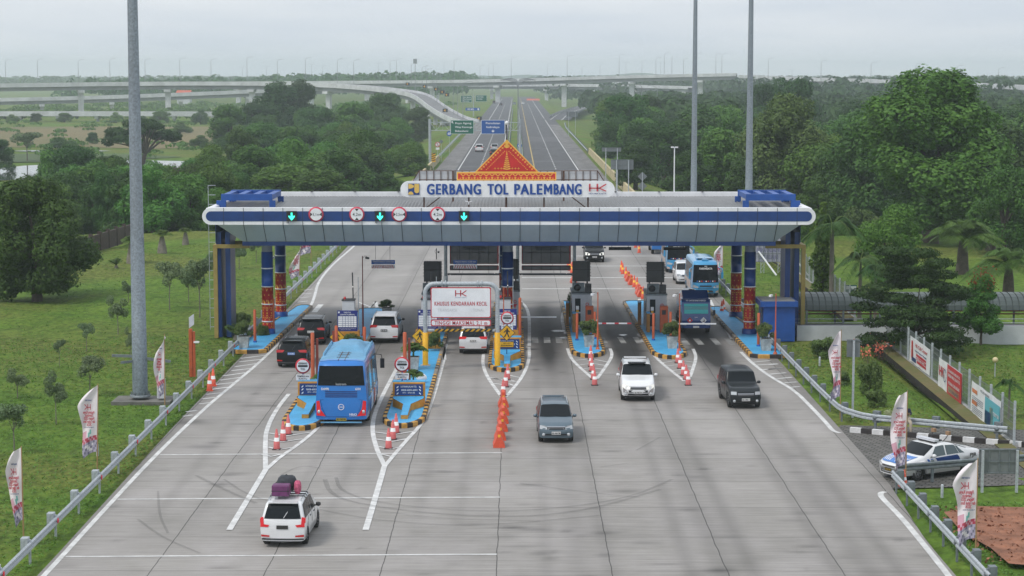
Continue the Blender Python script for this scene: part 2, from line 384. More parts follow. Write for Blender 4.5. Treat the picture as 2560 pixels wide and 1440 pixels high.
def pavement():
    ny, nx = 600, 170; ys = 55 + (302 - 55) * (np.arange(ny + 1) / ny) ** 1.25
    U, Y = np.meshgrid(np.arange(nx + 1) / nx, ys); X = edgeL(Y) * (1 - U) + edgeR(Y) * U
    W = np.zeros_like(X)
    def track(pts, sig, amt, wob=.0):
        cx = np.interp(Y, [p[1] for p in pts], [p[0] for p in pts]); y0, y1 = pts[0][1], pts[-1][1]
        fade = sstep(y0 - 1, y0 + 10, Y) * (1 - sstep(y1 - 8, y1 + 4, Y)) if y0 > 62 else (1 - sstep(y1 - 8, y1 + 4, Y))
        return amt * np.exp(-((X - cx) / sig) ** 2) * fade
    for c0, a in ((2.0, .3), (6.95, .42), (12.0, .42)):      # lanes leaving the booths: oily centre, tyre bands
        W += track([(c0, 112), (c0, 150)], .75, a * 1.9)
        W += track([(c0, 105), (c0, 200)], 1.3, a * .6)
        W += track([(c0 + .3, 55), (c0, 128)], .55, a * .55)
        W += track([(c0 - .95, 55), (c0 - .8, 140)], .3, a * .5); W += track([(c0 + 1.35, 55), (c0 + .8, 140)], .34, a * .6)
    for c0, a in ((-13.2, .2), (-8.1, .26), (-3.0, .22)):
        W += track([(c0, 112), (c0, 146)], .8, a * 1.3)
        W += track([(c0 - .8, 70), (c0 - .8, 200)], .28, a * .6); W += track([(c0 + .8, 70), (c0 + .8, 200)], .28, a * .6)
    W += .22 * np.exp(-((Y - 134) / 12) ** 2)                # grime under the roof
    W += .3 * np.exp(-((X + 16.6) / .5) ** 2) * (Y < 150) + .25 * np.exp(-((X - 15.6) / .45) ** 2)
    r = np.random.RandomState(3)                             # oil patches and scuffs
    for _ in range(320):
        px_, py_ = r.uniform(-16, 15), 66 + 90 * r.rand() ** 1.3; sx_, sy_ = r.uniform(.12, .7), r.uniform(.08, .3)
        W += r.uniform(.05, .42) * np.exp(-((X - px_) / sx_) ** 2 - ((Y - py_) / sy_) ** 2)
    for (px_, py_, sx_, sy_, a) in ((-.6, 99, 1.2, 5, .3), (4.6, 108, 1.0, 3.5, .3), (9.8, 110, 1, 3, .22), (-13, 102, 1.3, .35, .45), (-11.2, 103, .7, .5, .4), (-16, 97, .9, .6, .4), (-14.5, 90.5, .8, .5, .35)):
        W += a * np.exp(-((X - px_) / sx_) ** 2 - ((Y - py_) / sy_) ** 2)
    Z = np.zeros_like(X)
    mb = MB(); k = nx + 1
    mb.v = list(zip(X.ravel().tolist(), Y.ravel().tolist(), Z.ravel().tolist()))
    mb.f = [(j * k + i, j * k + i + 1, (j + 1) * k + i + 1, (j + 1) * k + i) for j in range(ny) for i in range(nx)]
    mb.m = [0] * len(mb.f); mb.sm = [True] * len(mb.f)
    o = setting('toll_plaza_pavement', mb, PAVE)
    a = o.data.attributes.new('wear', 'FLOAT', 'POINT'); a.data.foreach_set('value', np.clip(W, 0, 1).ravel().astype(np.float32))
    e = MB()                                                  # slab edge, a real drop of 10 cm
    ye = np.arange(55, 302, 3)
    for fn, s_ in ((edgeL, -1), (edgeR, 1)):
        for y0, y1 in zip(ye[:-1], ye[1:]):
            a0, a1 = float(fn(y0)), float(fn(y1))
            e.poly([(a0, y0, -.004), (a1, y1, -.004), (a1, y1, -.4), (a0, y0, -.4)][::s_], 0)
    setting('pavement_edge', e, CONC)
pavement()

ASPH = mat('asphalt', (.085, .086, .09), .85, nz=(.5, .22), bump=(30, .01), stretch=(1, .12, 1))
ASPH2 = mat('worn_shoulder', (.17, .165, .16), .9, nz=(.4, .35), stretch=(1, .15, 1))
MARK = mat('road_paint', (.66, .66, .65), .7, nz=(1.4, .3))
MARKO = mat('old_road_paint', (.3, .3, .29), .8, nz=(.9, .5))
MARKYL = mat('yellow_road_paint', (.5, .36, .1), .7, nz=(1, .3))
SKID = mat('skid_rubber', (.06, .06, .06), .9, alpha=.17)
FARM = mat('brown_field', (.2, .145, .06), .95, nz=(.02, .35), c2=(.13, .125, .045), stretch=(1, .35, 1))
REED = mat('reed_green', (.075, .12, .035), .95, nz=(.03, .4), stretch=(1, .3, 1))
DIRT = mat('red_earth', (.3, .13, .075), .95, nz=(1.6, .4), bump=(6, .1))
WATER = mat('pond_water', (.06, .065, .06), .05, spec=1.0)

def hw(x0, x1, y0, y1, z, name, m, n=40):
    mb = MB()
    for a, b in zip(np.linspace(y0, y1, n)[:-1], np.linspace(y0, y1, n)[1:]): mb.poly([(x0, a, z), (x1, a, z), (x1, b, z), (x0, b, z)])
    return setting(name, mb, m)
hw(-14.6, -2.2, 300, 1650, .012, 'highway_asphalt', ASPH)
hw(1.6, 15.2, 300, 1650, .012, 'highway_asphalt', ASPH)
hw(-14.6, -11, 300, 760, .02, 'highway_shoulder', ASPH2); hw(11.6, 15.2, 300, 700, .02, 'highway_shoulder', ASPH2)
# patched darker and lighter courses of the carriageway
mb = MB()
for (x0, x1, y0, y1) in ((2, 11, 330, 352), (2, 11.2, 396, 402), (-10, -2.92, 372, 378), (-10.2, -2.6, 455, 462), (3, 11, 520, 560), (2, 15, 468, 471)): mb.poly([(x0, y0, .022), (x1, y0, .022), (x1, y1, .022), (x0, y1, .022)])
setting('asphalt_patch', mb, mat('asphalt_patch', (.11, .11, .115), .85, nz=(.5, .2)))

class Strip(MB):
    def line(s, pts, w=.15, z=.006, m=0):
        pts = [Vector((p[0], p[1], z)) for p in pts]; n = len(pts); L_, R_ = [], []
        for i, p in enumerate(pts):
            d = (pts[min(i + 1, n - 1)] - pts[max(i - 1, 0)]); d.z = 0; d.normalize(); q = Vector((-d.y, d.x, 0)) * w / 2
            L_.append(p + q); R_.append(p - q)
        s.add(L_ + R_, [(i, n + i, n + i + 1, i + 1) for i in range(n - 1)], m)
    def pl(s, pts, w=.15, z=.006, m=0, smooth=True):
        q = [P(*p) for p in pts]
        if smooth and len(q) > 2:
            for _ in range(2):
                r = [q[0]]
                for a, b in zip(q[:-1], q[1:]): r += [a.lerp(b, .25), a.lerp(b, .75)]
                q = r + [q[-1]]
        s.line(q, w, z, m)
ms = Strip()
ms.pl([(40, 1510), (110, 1440), (250, 1286), (392, 1134), (515, 1018), (560, 980), (668, 890), (735, 815)], .2, .006)
ms.pl([(742, 812), (775, 770), (787, 740), (795, 705), (830, 662), (884, 617), (930, 572)], .22)
for i, (a, b) in enumerate([((485, 465), (745, 435)), ((470, 500), (705, 475)), ((430, 548), (675, 515)), ((395, 588), (610, 565)), ((310, 640), (550, 608)), ((280, 683), (500, 655)), ((235, 727), (450, 705)), ((195, 775), (380, 752)), ((140, 825), (320, 808)), ((105, 870), (250, 855)), ((75, 920), (190, 908)), ((-60, 1000), (60, 985)), ((-90, 1045), (20, 1030))]):
    ms.pl([(480 + a[0] / 4, 780 + a[1] / 4), (480 + b[0] / 4 - 3, 780 + b[1] / 4)], .2, .010)
for a, b in [((895, 915), (972, 905)), ((880, 945), (960, 938)), ((865, 975), (945, 968)), ((850, 1010), (935, 1000)), ((830, 1045), (925, 1036)), ((770, 1092), (912, 1070)), ((760, 1130), (880, 1105))]:
    ms.pl([(480 + a[0] / 3.2, 440 + a[1] / 3.2), (480 + b[0] / 3.2 - 2, 440 + b[1] / 3.2)], .2, .010)
for y_, xa, xb in ((1137, 400, 1255), (1248.5, 294, 1250), (1392, 164, 1242)):
    a = P(xa, y_); b = P(xb, y_ - (xb - xa) * .0055); ms.line([a, b], .16, .010)
def off(pts, sc, ox, oy): return [(ox + x / sc, oy + y / sc) for x, y in pts]
# painted noses in front of the islands
ms.pl([(664, 1172), (663, 1120), (665, 1075), (690, 1025), (722, 985)], .22, .014)
ms.pl([(666, 1174), (700, 1143), (745, 1113), (785, 1080), (806, 1056)], .2, .018)
ms.pl([(667, 1170), (622, 1245), (573, 1326)], .24, .022)
for v in ([(765, 1215), (950, 1243), (1180, 1208)], [(765, 1283), (905, 1303), (1110, 1273)], [(765, 1355), (860, 1382), (1000, 1360)], [(690, 1425), (790, 1450), (900, 1425)]):
    ms.pl(off(v, 4, 480, 780), .16, .026, smooth=False)
ms.pl([(962, 1166), (940, 1120), (929, 1070), (940, 1020), (990, 925), (1008, 890)], .22, .014)
ms.pl([(960, 1168), (1010, 1108), (1060, 1055), (1085, 990), (1110, 900)], .2, .018)
ms.pl([(961, 1166), (940, 1240), (914, 1326)], .24, .022)
for v in ([(1830, 1205), (2020, 1230), (2230, 1195)], [(1840, 1275), (2000, 1300), (2170, 1268)], [(1865, 1350), (1990, 1375), (2090, 1352)], [(1890, 1425), (1990, 1450), (2030, 1430)]):
    ms.pl(off(v, 4, 480, 780), .16, .026, smooth=False)
for pts in ([(35, 100), (25, 200), (70, 330), (215, 530)], [(490, 35), (495, 150), (430, 330), (260, 530)], [(875, 45), (905, 140), (985, 225), (1125, 345)], [(1300, 45), (1325, 110), (1285, 190), (1170, 350)],
            [(1700, 60), (1760, 140), (1860, 230), (2040, 370)], [(2130, 50), (2165, 130), (2130, 250), (2100, 330)]):
    ms.pl(off(pts, 4, 1200, 860), .2, .014)
for v in ([(105, 335), (265, 375), (360, 380)], [(105, 340), (225, 360)], [(135, 395), (225, 410)], [(290, 315), (410, 340)], [(285, 355), (360, 380)], [(290, 400), (335, 418)],
          [(960, 165), (1120, 150), (1285, 185)], [(1000, 212), (1120, 195), (1255, 218)], [(1040, 248), (1120, 240), (1225, 255)], [(1090, 285), (1195, 293)],
          [(1820, 190), (1985, 165), (2140, 185)], [(1850, 225), (1990, 208), (2130, 235)], [(1905, 270), (2030, 258), (2110, 268)], [(1960, 305), (2100, 300)]):
    ms.pl(off(v, 4, 1200, 860), .14, .018, smooth=False)
ms.pl([(1212, 868), (1222, 820)], .2, .014); ms.pl([(1323, 866), (1324, 800), (1318, 770), (1300, 752)], .22, .014)
ms.pl(off([(1830, 680), (1790, 720), (1780, 800), (1800, 900)], 4, 960, 600), .22, .014); ms.pl(off([(1875, 610), (1850, 650), (1830, 690)], 4, 960, 600), .2, .014)
ms.pl(off([(880, 590), (820, 660), (825, 720), (860, 820), (930, 990), (990, 1090)], 4, 1380, 600), .24, .014)
for v in ([(870, 610), (940, 605)], [(850, 640), (935, 630)], [(840, 665), (920, 655)], [(840, 690), (900, 685)]): ms.pl(off(v, 4, 1380, 600), .16, .018)
ms.pl(off([(1580, 600), (1625, 700), (1700, 830), (1800, 990)], 4, 1380, 600), .24, .014)
for v in ([(1610, 640), (1690, 645)], [(1625, 680), (1700, 690)], [(1650, 720), (1700, 735)], [(1660, 760), (1700, 775)]): ms.pl(off(v, 4, 1380, 600), .16, .018)
ms.pl(off([(1410, 1060), (1470, 1005), (1490, 1110), (1530, 1200)], 3.2, 480, 440), .22, .014, smooth=False)
for v in ([(1330, 1010), (1430, 1050)], [(1380, 1085), (1465, 1080)], [(1360, 1110), (1480, 1112)]): ms.pl(off(v, 3.2, 480, 440), .16, .018)
ms.pl([(1109, 862), (1112, 900)], .2, .014); ms.pl(off([(620, 1040), (580, 1170), (530, 1400)], 4, 960, 600), .26, .014); pass
ms.pl([(1852, 880), (1882, 910), (1930, 945), (1985, 975), (2030, 1020), (2068, 1060), (2082, 1078), (2100, 1083)], .22, .014)
for v in ([(0, 290), (100, 285)], [(0, 335), (145, 322)], [(20, 385), (180, 370)], [(90, 430), (240, 415)], [(165, 470), (290, 462)], [(235, 515), (320, 508)]):
    ms.pl([(1920 + x / 4, 840 + y / 4) for x, y in v], .2, .018)
for v in ([(2010, 1225), (2180, 1208)], [(2040, 1255), (2260, 1238)], [(2110, 1300), (2300, 1280)]): ms.pl(off(v, 4, 1380, 600), .2, .018)
ms.pl([(2213, 1230), (2200, 1233), (2204, 1245), (2250, 1290), (2300, 1350), (2372, 1440), (2400, 1480)], .24, .014)
for py_ in (640, 665, 694, 722): a = P(1290 + 0, py_); ms.line([(.5, a.y), (13.6, a.y)], .35, .006)      # slow-down bars behind the booths
for k in range(5): ms.line([(x_ := 2.0 - 1.55 + .78 * k, 126.4), (x_, 129.2)], .42, .010, 1)
for x_ in (5.7, 6.9, 7.9, 9.3 - .5): ms.line([(x_, 126.2), (x_ - .1, 129.3)], .36, .010, 1)
for x_ in (10.9, 11.8, 12.9, 13.8): ms.line([(x_, 125.6), (x_ - .1, 128.6)], .4, .010, 1)
for x_, y0 in ((-14.4, 126), (-14.6, 134), (-14.6, 143)): ms.line([(x_, y0), (x_, y0 + 5)], .42, .010)
# highway lines
for y0 in range(300, 1500, 40):
    for x_ in (-10.5, -2.9, 11.3): ms.line([(x_, y0), (x_, y0 + 40)], .2, .03)
    ms.line([(3.4, y0), (3.4, y0 + 40)], .22, .03, 2)
for y0 in np.arange(301, 1300, 8):
    for x_ in (-6.7, 7.3): ms.line([(x_, y0), (x_, y0 + 3.4)], .22, .03)
setting('road_markings', ms, [MARK, MARKO, MARKYL])
sk_ = Strip()
for k, (pts, wd) in enumerate([([(735, 1225), (740, 1262), (830, 1282), (960, 1305), (1200, 1318), (1500, 1290)], .14), ([(812, 1200), (826, 1238), (900, 1262), (1080, 1286), (1300, 1296), (1480, 1275), (1650, 1225)], .2),
        ([(840, 1195), (850, 1228), (930, 1256), (1100, 1275), (1300, 1282), (1560, 1252), (1680, 1200)], .16), ([(700, 1190), (750, 1165), (800, 1172)], .12), ([(345, 1300), (405, 1345), (500, 1385)], .12), ([(395, 1230), (398, 1290), (420, 1335)], .1),
        ([(490, 1190), (560, 1225), (640, 1260)], .18), ([(560, 1200), (620, 1240), (700, 1262)], .12), ([(1300, 1210), (1480, 1235), (1600, 1245)], .12), ([(1500, 1170), (1570, 1160)], .1), ([(1590, 1128), (1650, 1095)], .09), ([(900, 1272), (1100, 1300), (1350, 1305)], .12)]):
    sk_.pl(pts, wd, .03 + k * .0012)
setting('skid_marks', sk_, SKID)
# puddles of spilt grit by the booths
pu = MB()
for (a, b, w_, h_) in ((1418, 845, 26, 3), (1398, 828, 22, 3), (1424, 833, 20, 2.4), (1558, 838, 12, 2), (1605, 838, 16, 7), (1612, 852, 14, 6), (1600, 820, 10, 6)):
    pu.poly([P(a + w_ * math.cos(t) * (.7 + .3 * rng.random()), b + h_ * math.sin(t) * (.7 + .3 * rng.random())) + Vector((0, 0, .02)) for t in np.linspace(0, 6.0, 14)])
setting('puddles', pu, mat('pale_spill', (.5, .5, .5), .25, nz=(2, .3)))

# ponds, fields
def sheet(name, pts, z, m):
    mb = MB(); mb.poly([P(x, y, z) for x, y in pts][::-1]); o = setting(name, mb, m); o.data.flip_normals() if o.data.polygons[0].normal.z < 0 else None; return o
sheet('pond_water', [(-60, 428), (60, 414), (250, 405), (330, 400), (470, 403), (640, 402), (760, 412), (700, 424), (560, 427), (380, 424), (240, 430), (150, 446), (-60, 452)], -2.92, WATER)
sheet('pond_water', [(230, 452), (330, 446), (430, 452), (520, 446), (640, 452), (700, 470), (640, 500), (420, 505), (250, 490)], -2.92, WATER)
sheet('pond_water', [(30, 377), (160, 373), (280, 377), (140, 382)], -2.92, WATER)
sheet('field', [(-200, 318), (300, 316), (700, 318), (660, 345), (500, 368), (380, 372), (150, 366), (-200, 372)], -2.94, FARM)
sheet('field', [(500, 428), (720, 424), (700, 440), (520, 446)], -2.9, FARM)
# reedy patches and banks
sheet('reed_bed', [(200, 432), (420, 427), (520, 434), (430, 446), (240, 450)], -2.88, mat('bright_grass', (.09, .2, .03), .9, nz=(.1, .3)))
sheet('reed_bed', [(-100, 385), (300, 384), (460, 392), (250, 402), (-100, 408)], -2.88, REED)
# paved lay-by with the police car
PAV = mat('paver_blocks', (.16, .15, .14), .85, nz=(3, .3))
def pavers():
    m = MATS['paver_blocks']; t = m.node_tree; b = t.nodes['Principled BSDF']; tc = t.nodes.new('ShaderNodeTexCoord')
    br = t.nodes.new('ShaderNodeTexBrick'); br.inputs['Scale'].default_value = 1; br.inputs['Brick Width'].default_value = .42; br.inputs['Row Height'].default_value = .26
    br.inputs['Mortar Size'].default_value = .03; br.inputs['Color1'].default_value = (.17, .16, .15, 1); br.inputs['Color2'].default_value = (.1, .095, .09, 1); br.inputs['Mortar'].default_value = (.03, .032, .022, 1)
    mp = t.nodes.new('ShaderNodeMapping'); mp.inputs['Rotation'].default_value = (0, 0, .5); t.links.new(tc.outputs['Object'], mp.inputs[0]); t.links.new(mp.outputs[0], br.inputs['Vector']); t.links.new(br.outputs[0], b.inputs['Base Color'])
    mb = MB(); mb.poly([(15.62, 81.2, -.004), (45, 85.2, -.004), (45, 92, -.004), (15.9, 96.3, -.004), (15.66, 95.5, -.004)]); setting('paved_layby', mb, m)
pavers()
mb = MB(); pts = [P(2355, 1290), P(2440, 1275), P(2560, 1278), P(2640, 1300), P(2660, 1430), P(2520, 1420), P(2470, 1380), P(2400, 1340), P(2375, 1310)]
mb.poly([(p.x + rng.uniform(-.1, .1), p.y, .16) for p in pts][::-1]); o = setting('bare_earth', mb, DIRT)

# ================================================================= TOLL CANOPY
CX0, CX1, CY0, CY1 = -19.75, 18.85, 125.0, 142.6
CXC = (CX0 + CX1) / 2
cano = thing('toll_canopy', 'long toll canopy with navy and white fascia, patterned columns and corrugated roof', 'canopy', (CXC, 134, 0))
def cb(mb, name, mats, **k):
    mb2 = mb; mb2.v = [(v[0] - CXC, v[1] - 134, v[2]) for v in mb.v]; return mb2.build(name, mats, cano, **k)
def stadium(x0, x1, z0, z1, n=10):
    r = (z1 - z0) / 2; zc = (z0 + z1) / 2
    return [(x1 - r + r * math.cos(a), zc + r * math.sin(a)) for a in np.linspace(-PI / 2, PI / 2, n)] + [(x0 + r + r * math.cos(a), zc + r * math.sin(a)) for a in np.linspace(PI / 2, 3 * PI / 2, n)]
ZT, ZB = 8.76, 7.69
for (yf, dirn) in ((CY0, 1), (CY1, -1)):
    mb = MB(); mb.xz(stadium(CX0, CX1, ZB, ZT, 14), yf, yf + dirn * .5, 0); 
    px_ = CX0 + .9
    cb(mb, 'fascia', [WHITE])
    mb = MB(); mb.xz(stadium(CX0 + .24, CX1 - .24, ZB + .22, ZT - .22, 12), yf - dirn * .02, yf + dirn * .1, 0)
    if dirn > 0:
        for x in np.arange(CX0 + 1.36, CX1 - .5, 1.2435): mb.box(x - .012, x + .012, CY0 - .028, CY0 + .02, ZB - .003, ZT + .004, 1)
    cb(mb, 'fascia_stripe', [NAVY, BLACK])
# panel joints of the fascia and the soffit cladding
xs_j = np.arange(CX0 + 1.36, CX1 - .5, 1.2435)
# white side rails of the roof running back to the rear fascia
mb = MB()
for x0, x1 in ((CX0 + .15, CX0 + .6), (CX1 - .6, CX1 - .15)): mb = MB(); mb.box(x0, x1, CY0 + .5, CY1 - .5, ZB + .1, ZT - .03); cb(mb, 'side_fascia', [WHITE], bevel=.1)
# sloping grey cladding under the fascia, all round
def frust(z0, z1, i0, i1):
    a = [(CX0 + i0, CY0 + .03 + i0 - .95), (CX1 - i0, CY0 + .03 + i0 - .95), (CX1 - i0, CY1 - .03 - i0 + .95), (CX0 + i0, CY1 - .03 - i0 + .95)]
    b = [(CX0 + i1, CY0 + 1.53), (CX1 - i1, CY0 + 1.53), (CX1 - i1, CY1 - 1.53), (CX0 + i1, CY1 - 1.53)]
    m_ = MB(); m_.add([(x, y, z1) for x, y in a] + [(x, y, z0) for x, y in b], [(0, 1, 5, 4)[::-1], (1, 2, 6, 5)[::-1], (2, 3, 7, 6)[::-1], (3, 0, 4, 7)[::-1], (0, 1, 2, 3), (4, 5, 6, 7)[::-1]]); return m_
mb = frust(6.5, 7.69, .95, 2.35)
for x in xs_j:
    if CX0 + 2.3 < x < CX1 - 2.3: mb.beam((x, CY0 + .02, ZB - .01), (x, CY0 + 1.515, 6.5), .028, .02, 1)
cb(mb, 'soffit_cladding', [GREYP, BLACK])
mb = MB(); mb.box(CX0 + 2.3, CX1 - 2.3, CY0 + 1.5, CY1 - 1.5, 6.24, 6.497); cb(mb, 'soffit_band', [NAVY])
# corrugated roof
mb = MB(); n = 168; xs = np.linspace(CX0 + .6, CX1 - .6, 2 * n + 1)
zf = [8.42 + (.06 if i % 2 else 0) for i in range(2 * n + 1)]
vs = [(x, CY0 + .5, z) for x, z in zip(xs, zf)] + [(x, 134, z + .22) for x, z in zip(xs, zf)] + [(x, CY1 - .5, z) for x, z in zip(xs, zf)]; k = 2 * n + 1
mb.add(vs, [(j * k + i, j * k + i + 1, (j + 1) * k + i + 1, (j + 1) * k + i) for j in (0, 1) for i in range(2 * n)])
cb(mb, 'roof', [mat('roof_sheet', (.21, .21, .212), .5, .2, nz=(.5, .25), stretch=(1, .25, 1))])
# lights and clips along the rear edge
for x in np.arange(CX0 + 2, CX1 - 1, 3.1): mb = MB(); mb.box(x, x + .12, CY1 - .62, CY1 - .05, ZT + .002, ZT + .05); cb(mb, 'roof_clip', [DARK])
# round columns with bands, rings and cloth-pattern wraps
def motif(mb, rad, m):
    # zigzags, stars and tumpal triangles wrapped round the shaft
    def wrap(pts):
        q = [(rad * math.sin(u), -rad * math.cos(u), z) for u, z in pts]; mb.add(q, [tuple(range(len(q)))], m)
    for base, h_, kind in ((2.17, 1.12, 0), (1.03, 1.08, 1), (.0 + .56, .42, 2)):
        for k in range(8):
            u = 2 * PI * k / 8; w_ = .30
            if kind == 0:
                wrap([(u - .3, base + h_), (u, base + h_ - .26), (u + .3, base + h_)]); wrap([(u - .3, base + .03), (u + .3, base + .03), (u, base + .32)])
                wrap([(u + w_ - .02, base + .28), (u + w_ + .16, base + .03), (u + w_ - .16 + .02, base + .03)])
                for a in range(4): wrap([(u + .33 + .16 * math.cos(a * PI / 2), base + .6 + .065 * math.sin(a * PI / 2)), (u + .33 + .05 * math.cos(a * PI / 2 + .8), base + .6 + .02 * math.sin(a * PI / 2 + .8)), (u + .33, base + .6), (u + .33 + .05 * math.cos(a * PI / 2 - .8), base + .6 + .02 * math.sin(a * PI / 2 - .8))][::-1])
            elif kind == 1:
                for zz, s_ in ((h_ - .05, -1), (.06, 1)):
                    for q in range(2):
                        b0 = base + zz + s_ * q * .14
                        wrap([(u - .39, b0), (u - .39, b0 + .05), (u, b0 + s_ * .2 + .05), (u, b0 + s_ * .2)]); wrap([(u, b0 + s_ * .2), (u, b0 + s_ * .2 + .05), (u + .39, b0 + .05), (u + .39, b0)])
                wrap([(u, base + .62), (u + .13, base + .55), (u, base + .48), (u - .13, base + .55)])
            else:
                wrap([(u - .26, base + .02), (u + .26, base + .02), (u, base + .2)]); wrap([(u - .2, base + .38), (u, base + .24), (u + .2, base + .38)])
for cx_ in (-16.27, -.55, 15.3):
    for cy_, front in ((129.6, True), (139.0, False)):
        x_ = cx_ if front else cx_ - (.25 if cx_ < 0 else -.15)
        r_ = .375
        mb = MB(); P_ = [(r_, .5), (r_, 3.28), (r_ + .025, 3.28), (r_ + .025, 3.34), (r_, 3.34), (r_, 4.47), (r_ + .025, 4.47), (r_ + .025, 4.55), (r_, 4.55), (r_, 5.6), (r_ - .03, 5.6), (r_ - .03, 6.3)]
        M_ = [0, 3, 3, 3, 1, 3, 3, 3, 1, 2, 2]
        if cx_ == -.55:
            pass
        mb.lathe(P_, 24, (x_ - CXC, cy_ - 134, 0), 'z', ms=M_)
        sh = mb.build('column', [REDCL, NAVY if not (cx_ < -1 and front) else BLUE, GREYP, WHITE], cano)  # left front shaft brighter, others darker: sun and shade put into the blue
        mb = MB(); motif(mb, r_ + .004, 0); mb.v = [(v[0] + x_ - CXC, v[1] + cy_ - 134, v[2]) for v in mb.v]; mb.build('ornament', [GOLD], sh)
        for zz in (1.02, 2.16): mb = MB(); mb.lathe([(r_, zz - .035), (r_ + .03, zz - .035), (r_ + .03, zz + .035), (r_, zz + .035)], 24, (x_ - CXC, cy_ - 134, 0)); mb.build('ring', [WHITE], sh)
        mb = MB(); mb.lathe([(.48, .06), (.48, .53), (.38, .55)], 24, (x_ - CXC, cy_ - 134, 0), cap=True); mb.build('plinth', [BLUE if cx_ < 0 else NAVY], sh)  # right-hand plinths darker: their shade is put into the colour
# blue and ochre portal frames at both ends
for s_, xo, xi in ((-1, -19.05, -15.75), (1, 18.05, 14.85)):
    mb = MB(); w_ = .22
    xa, xb = sorted((xo, xi))
    for y in (128.6, 133.2): mb.box(xa, xb, y - .16, y + .16, 9.0, 9.42)
    for x in np.linspace(xa + .25, xb - .2, 4): mb.box(x - .2, x + .2, 128.79, 133.01, 9.05, 9.38)
    for y in (128.6, 133.2): mb.box(xi - .19, xi + .19, y - .158, y + .158, 8.5, 8.997)
    mb.box(xo - .3, xo + .3, 128.445, 128.755, 8.3, 8.997); mb.box(xo - .3, xo + .3, 133.045, 133.355, 8.3, 8.997)
    cb(mb, 'roof_frame', [BLUE])
    mb = MB(); mb.box(xo - .25 - .25, xo - .02 - .25 + .1, 129.3, 131.6, .0, 6.9); mb.box(xo + .1, xo + .42, 129.3, 131.6, 0, 6.9)
    mb.box(xo - .5, xo + .42, 131.7, 132.0, 6.2, 8.3); mb.box(xo - .5 + .93 * (s_ > 0) - .0, xo - .5 + .93 * (s_ > 0) + .02, 129.1, 131.7, 6.2, 7.6)
    cb(mb, 'pylon', [NAVY]); 
    mb = MB(); xs0 = xo - .62 if s_ < 0 else xo + .5
    for y in (128.9, 131.75): mb.box(xs0, xs0 + .26, y - .12, y + .12, 0, 6.1)
    mb.box(xs0, xs0 + .26, 129.02, 131.63, 5.86, 6.1)
    xq0, xq1 = (xs0 + .262, -17.3) if s_ < 0 else (16.2, xs0 - .002)
    for y in (128.9, 131.75): mb.box(xq0, xq1, y - .12, y + .12, 5.88, 6.12)
    cb(mb, 'portal_frame', [OCHRE])
# service ladder on the outside of the left portal
mb = MB()
for z in np.arange(.6, 10, .62): mb.beam((-20.1, 129.9, z), (-19.62, 129.9, z), .04, .04)
mb.beam((-20.1, 129.9, .4), (-20.1, 129.9, 9.9), .035, .035)
cb(mb, 'ladder', [GALV])

# ---------------------------------------------------------------- name sign above the canopy
nm = thing('name_sign', 'long white rounded name board lettered GERBANG TOL PALEMBANG above the canopy roof', 'sign', (-.55, 127, 8.5))
def rel(mb, o): mb.v = [(v[0] - o.location.x, v[1] - o.location.y, v[2] - o.location.z) for v in mb.v]; return mb
mb = MB(); a = Q(1001, 493, 127); b = Q(1537, 453, 127); mb.xz(stadium(a.x, b.x, a.z, b.z, 12), 127, 127.28)
rel(mb, nm).build('board', [WHITE], nm)
mb = MB(); q = Q(1262, 473, 126.97); l0 = Q(1068, 473, 127).x; l1 = Q(1455, 473, 127).x
mb.text('GERBANG', (l0, 126.95, q.z), .66, w=Q(1201, 0, 127).x - l0, bold=.05, align=-1, sp=1.15)
mb.text('TOL', (Q(1219, 0, 127).x, 126.95, q.z), .66, w=Q(1270, 0, 127).x - Q(1219, 0, 127).x, bold=.05, align=-1, sp=1.15)
for w_, xa, xb in (('PALE', 1286.5, 1356), ('BANG', 1386, 1455)): mb.text(w_, (Q(xa, 0, 127).x, 126.95, q.z), .66, w=Q(xb, 0, 127).x - Q(xa, 0, 127).x, bold=.05, align=-1, sp=1.15)
xa, xb = Q(1360.5, 0, 127).x, Q(1381.5, 0, 127).x; zb_, zt_, xm, s_ = q.z - .33, q.z + .33, (xa + xb) / 2, .13
for pts in ([(xa, zb_), (xa + s_, zb_), (xa + s_, zt_), (xa, zt_)], [(xb - s_, zb_), (xb, zb_), (xb, zt_), (xb - s_, zt_)], [(xa + s_, zt_), (xa + s_, zt_ - .28), (xm, zb_ + .1), (xm, zb_ + .38)], [(xb - s_, zt_ - .28), (xb - s_, zt_), (xm, zb_ + .38), (xm, zb_ + .1)]): mb.poly([(x, 126.945, z) for x, z in pts])
rel(mb, nm).build('lettering', [mat('letter_blue', (.005, .06, .3), .4)], nm)
mb = MB(); c = Q(1034.5, 473, 126.96); h_ = .36
mb.box(c.x - h_, c.x + h_, 126.94, 126.99, c.z - h_, c.z + h_, 0)
y_ = 126.93
mb.poly([(c.x - h_ + .02, y_, c.z + .03), (c.x - h_ + .02, y_, c.z + h_ - .02)] + [(c.x - h_ + .02 + .36 * math.sin(t), y_, c.z + .185 + .155 * math.cos(t)) for t in np.linspace(.2, PI, 9)], 1)
mb.poly([(c.x + .02 + .02, y_, c.z + h_ - .02), (c.x + h_ - .02, y_, c.z + h_ - .02), (c.x + h_ - .02, y_, c.z - .12)] + [(c.x + .19 + .15 * math.cos(t), y_, c.z - .12 + .13 * math.sin(t)) for t in np.linspace(0, -PI, 9)], 1)
mb.poly([(c.x - .19 + .17 * math.cos(t), y_, c.z - h_ + .02 + .2 * math.sin(t)) for t in np.linspace(0, PI, 10)], 1)
rel(mb, nm).build('yellow_emblem', [NAVY, mat('emblem_yellow', (.75, .5, .12), .5)], nm)
mb = MB(); c = Q(1494, 469, 126.96); hk(mb, (c.x, 126.93, c.z), 1.1, .48)
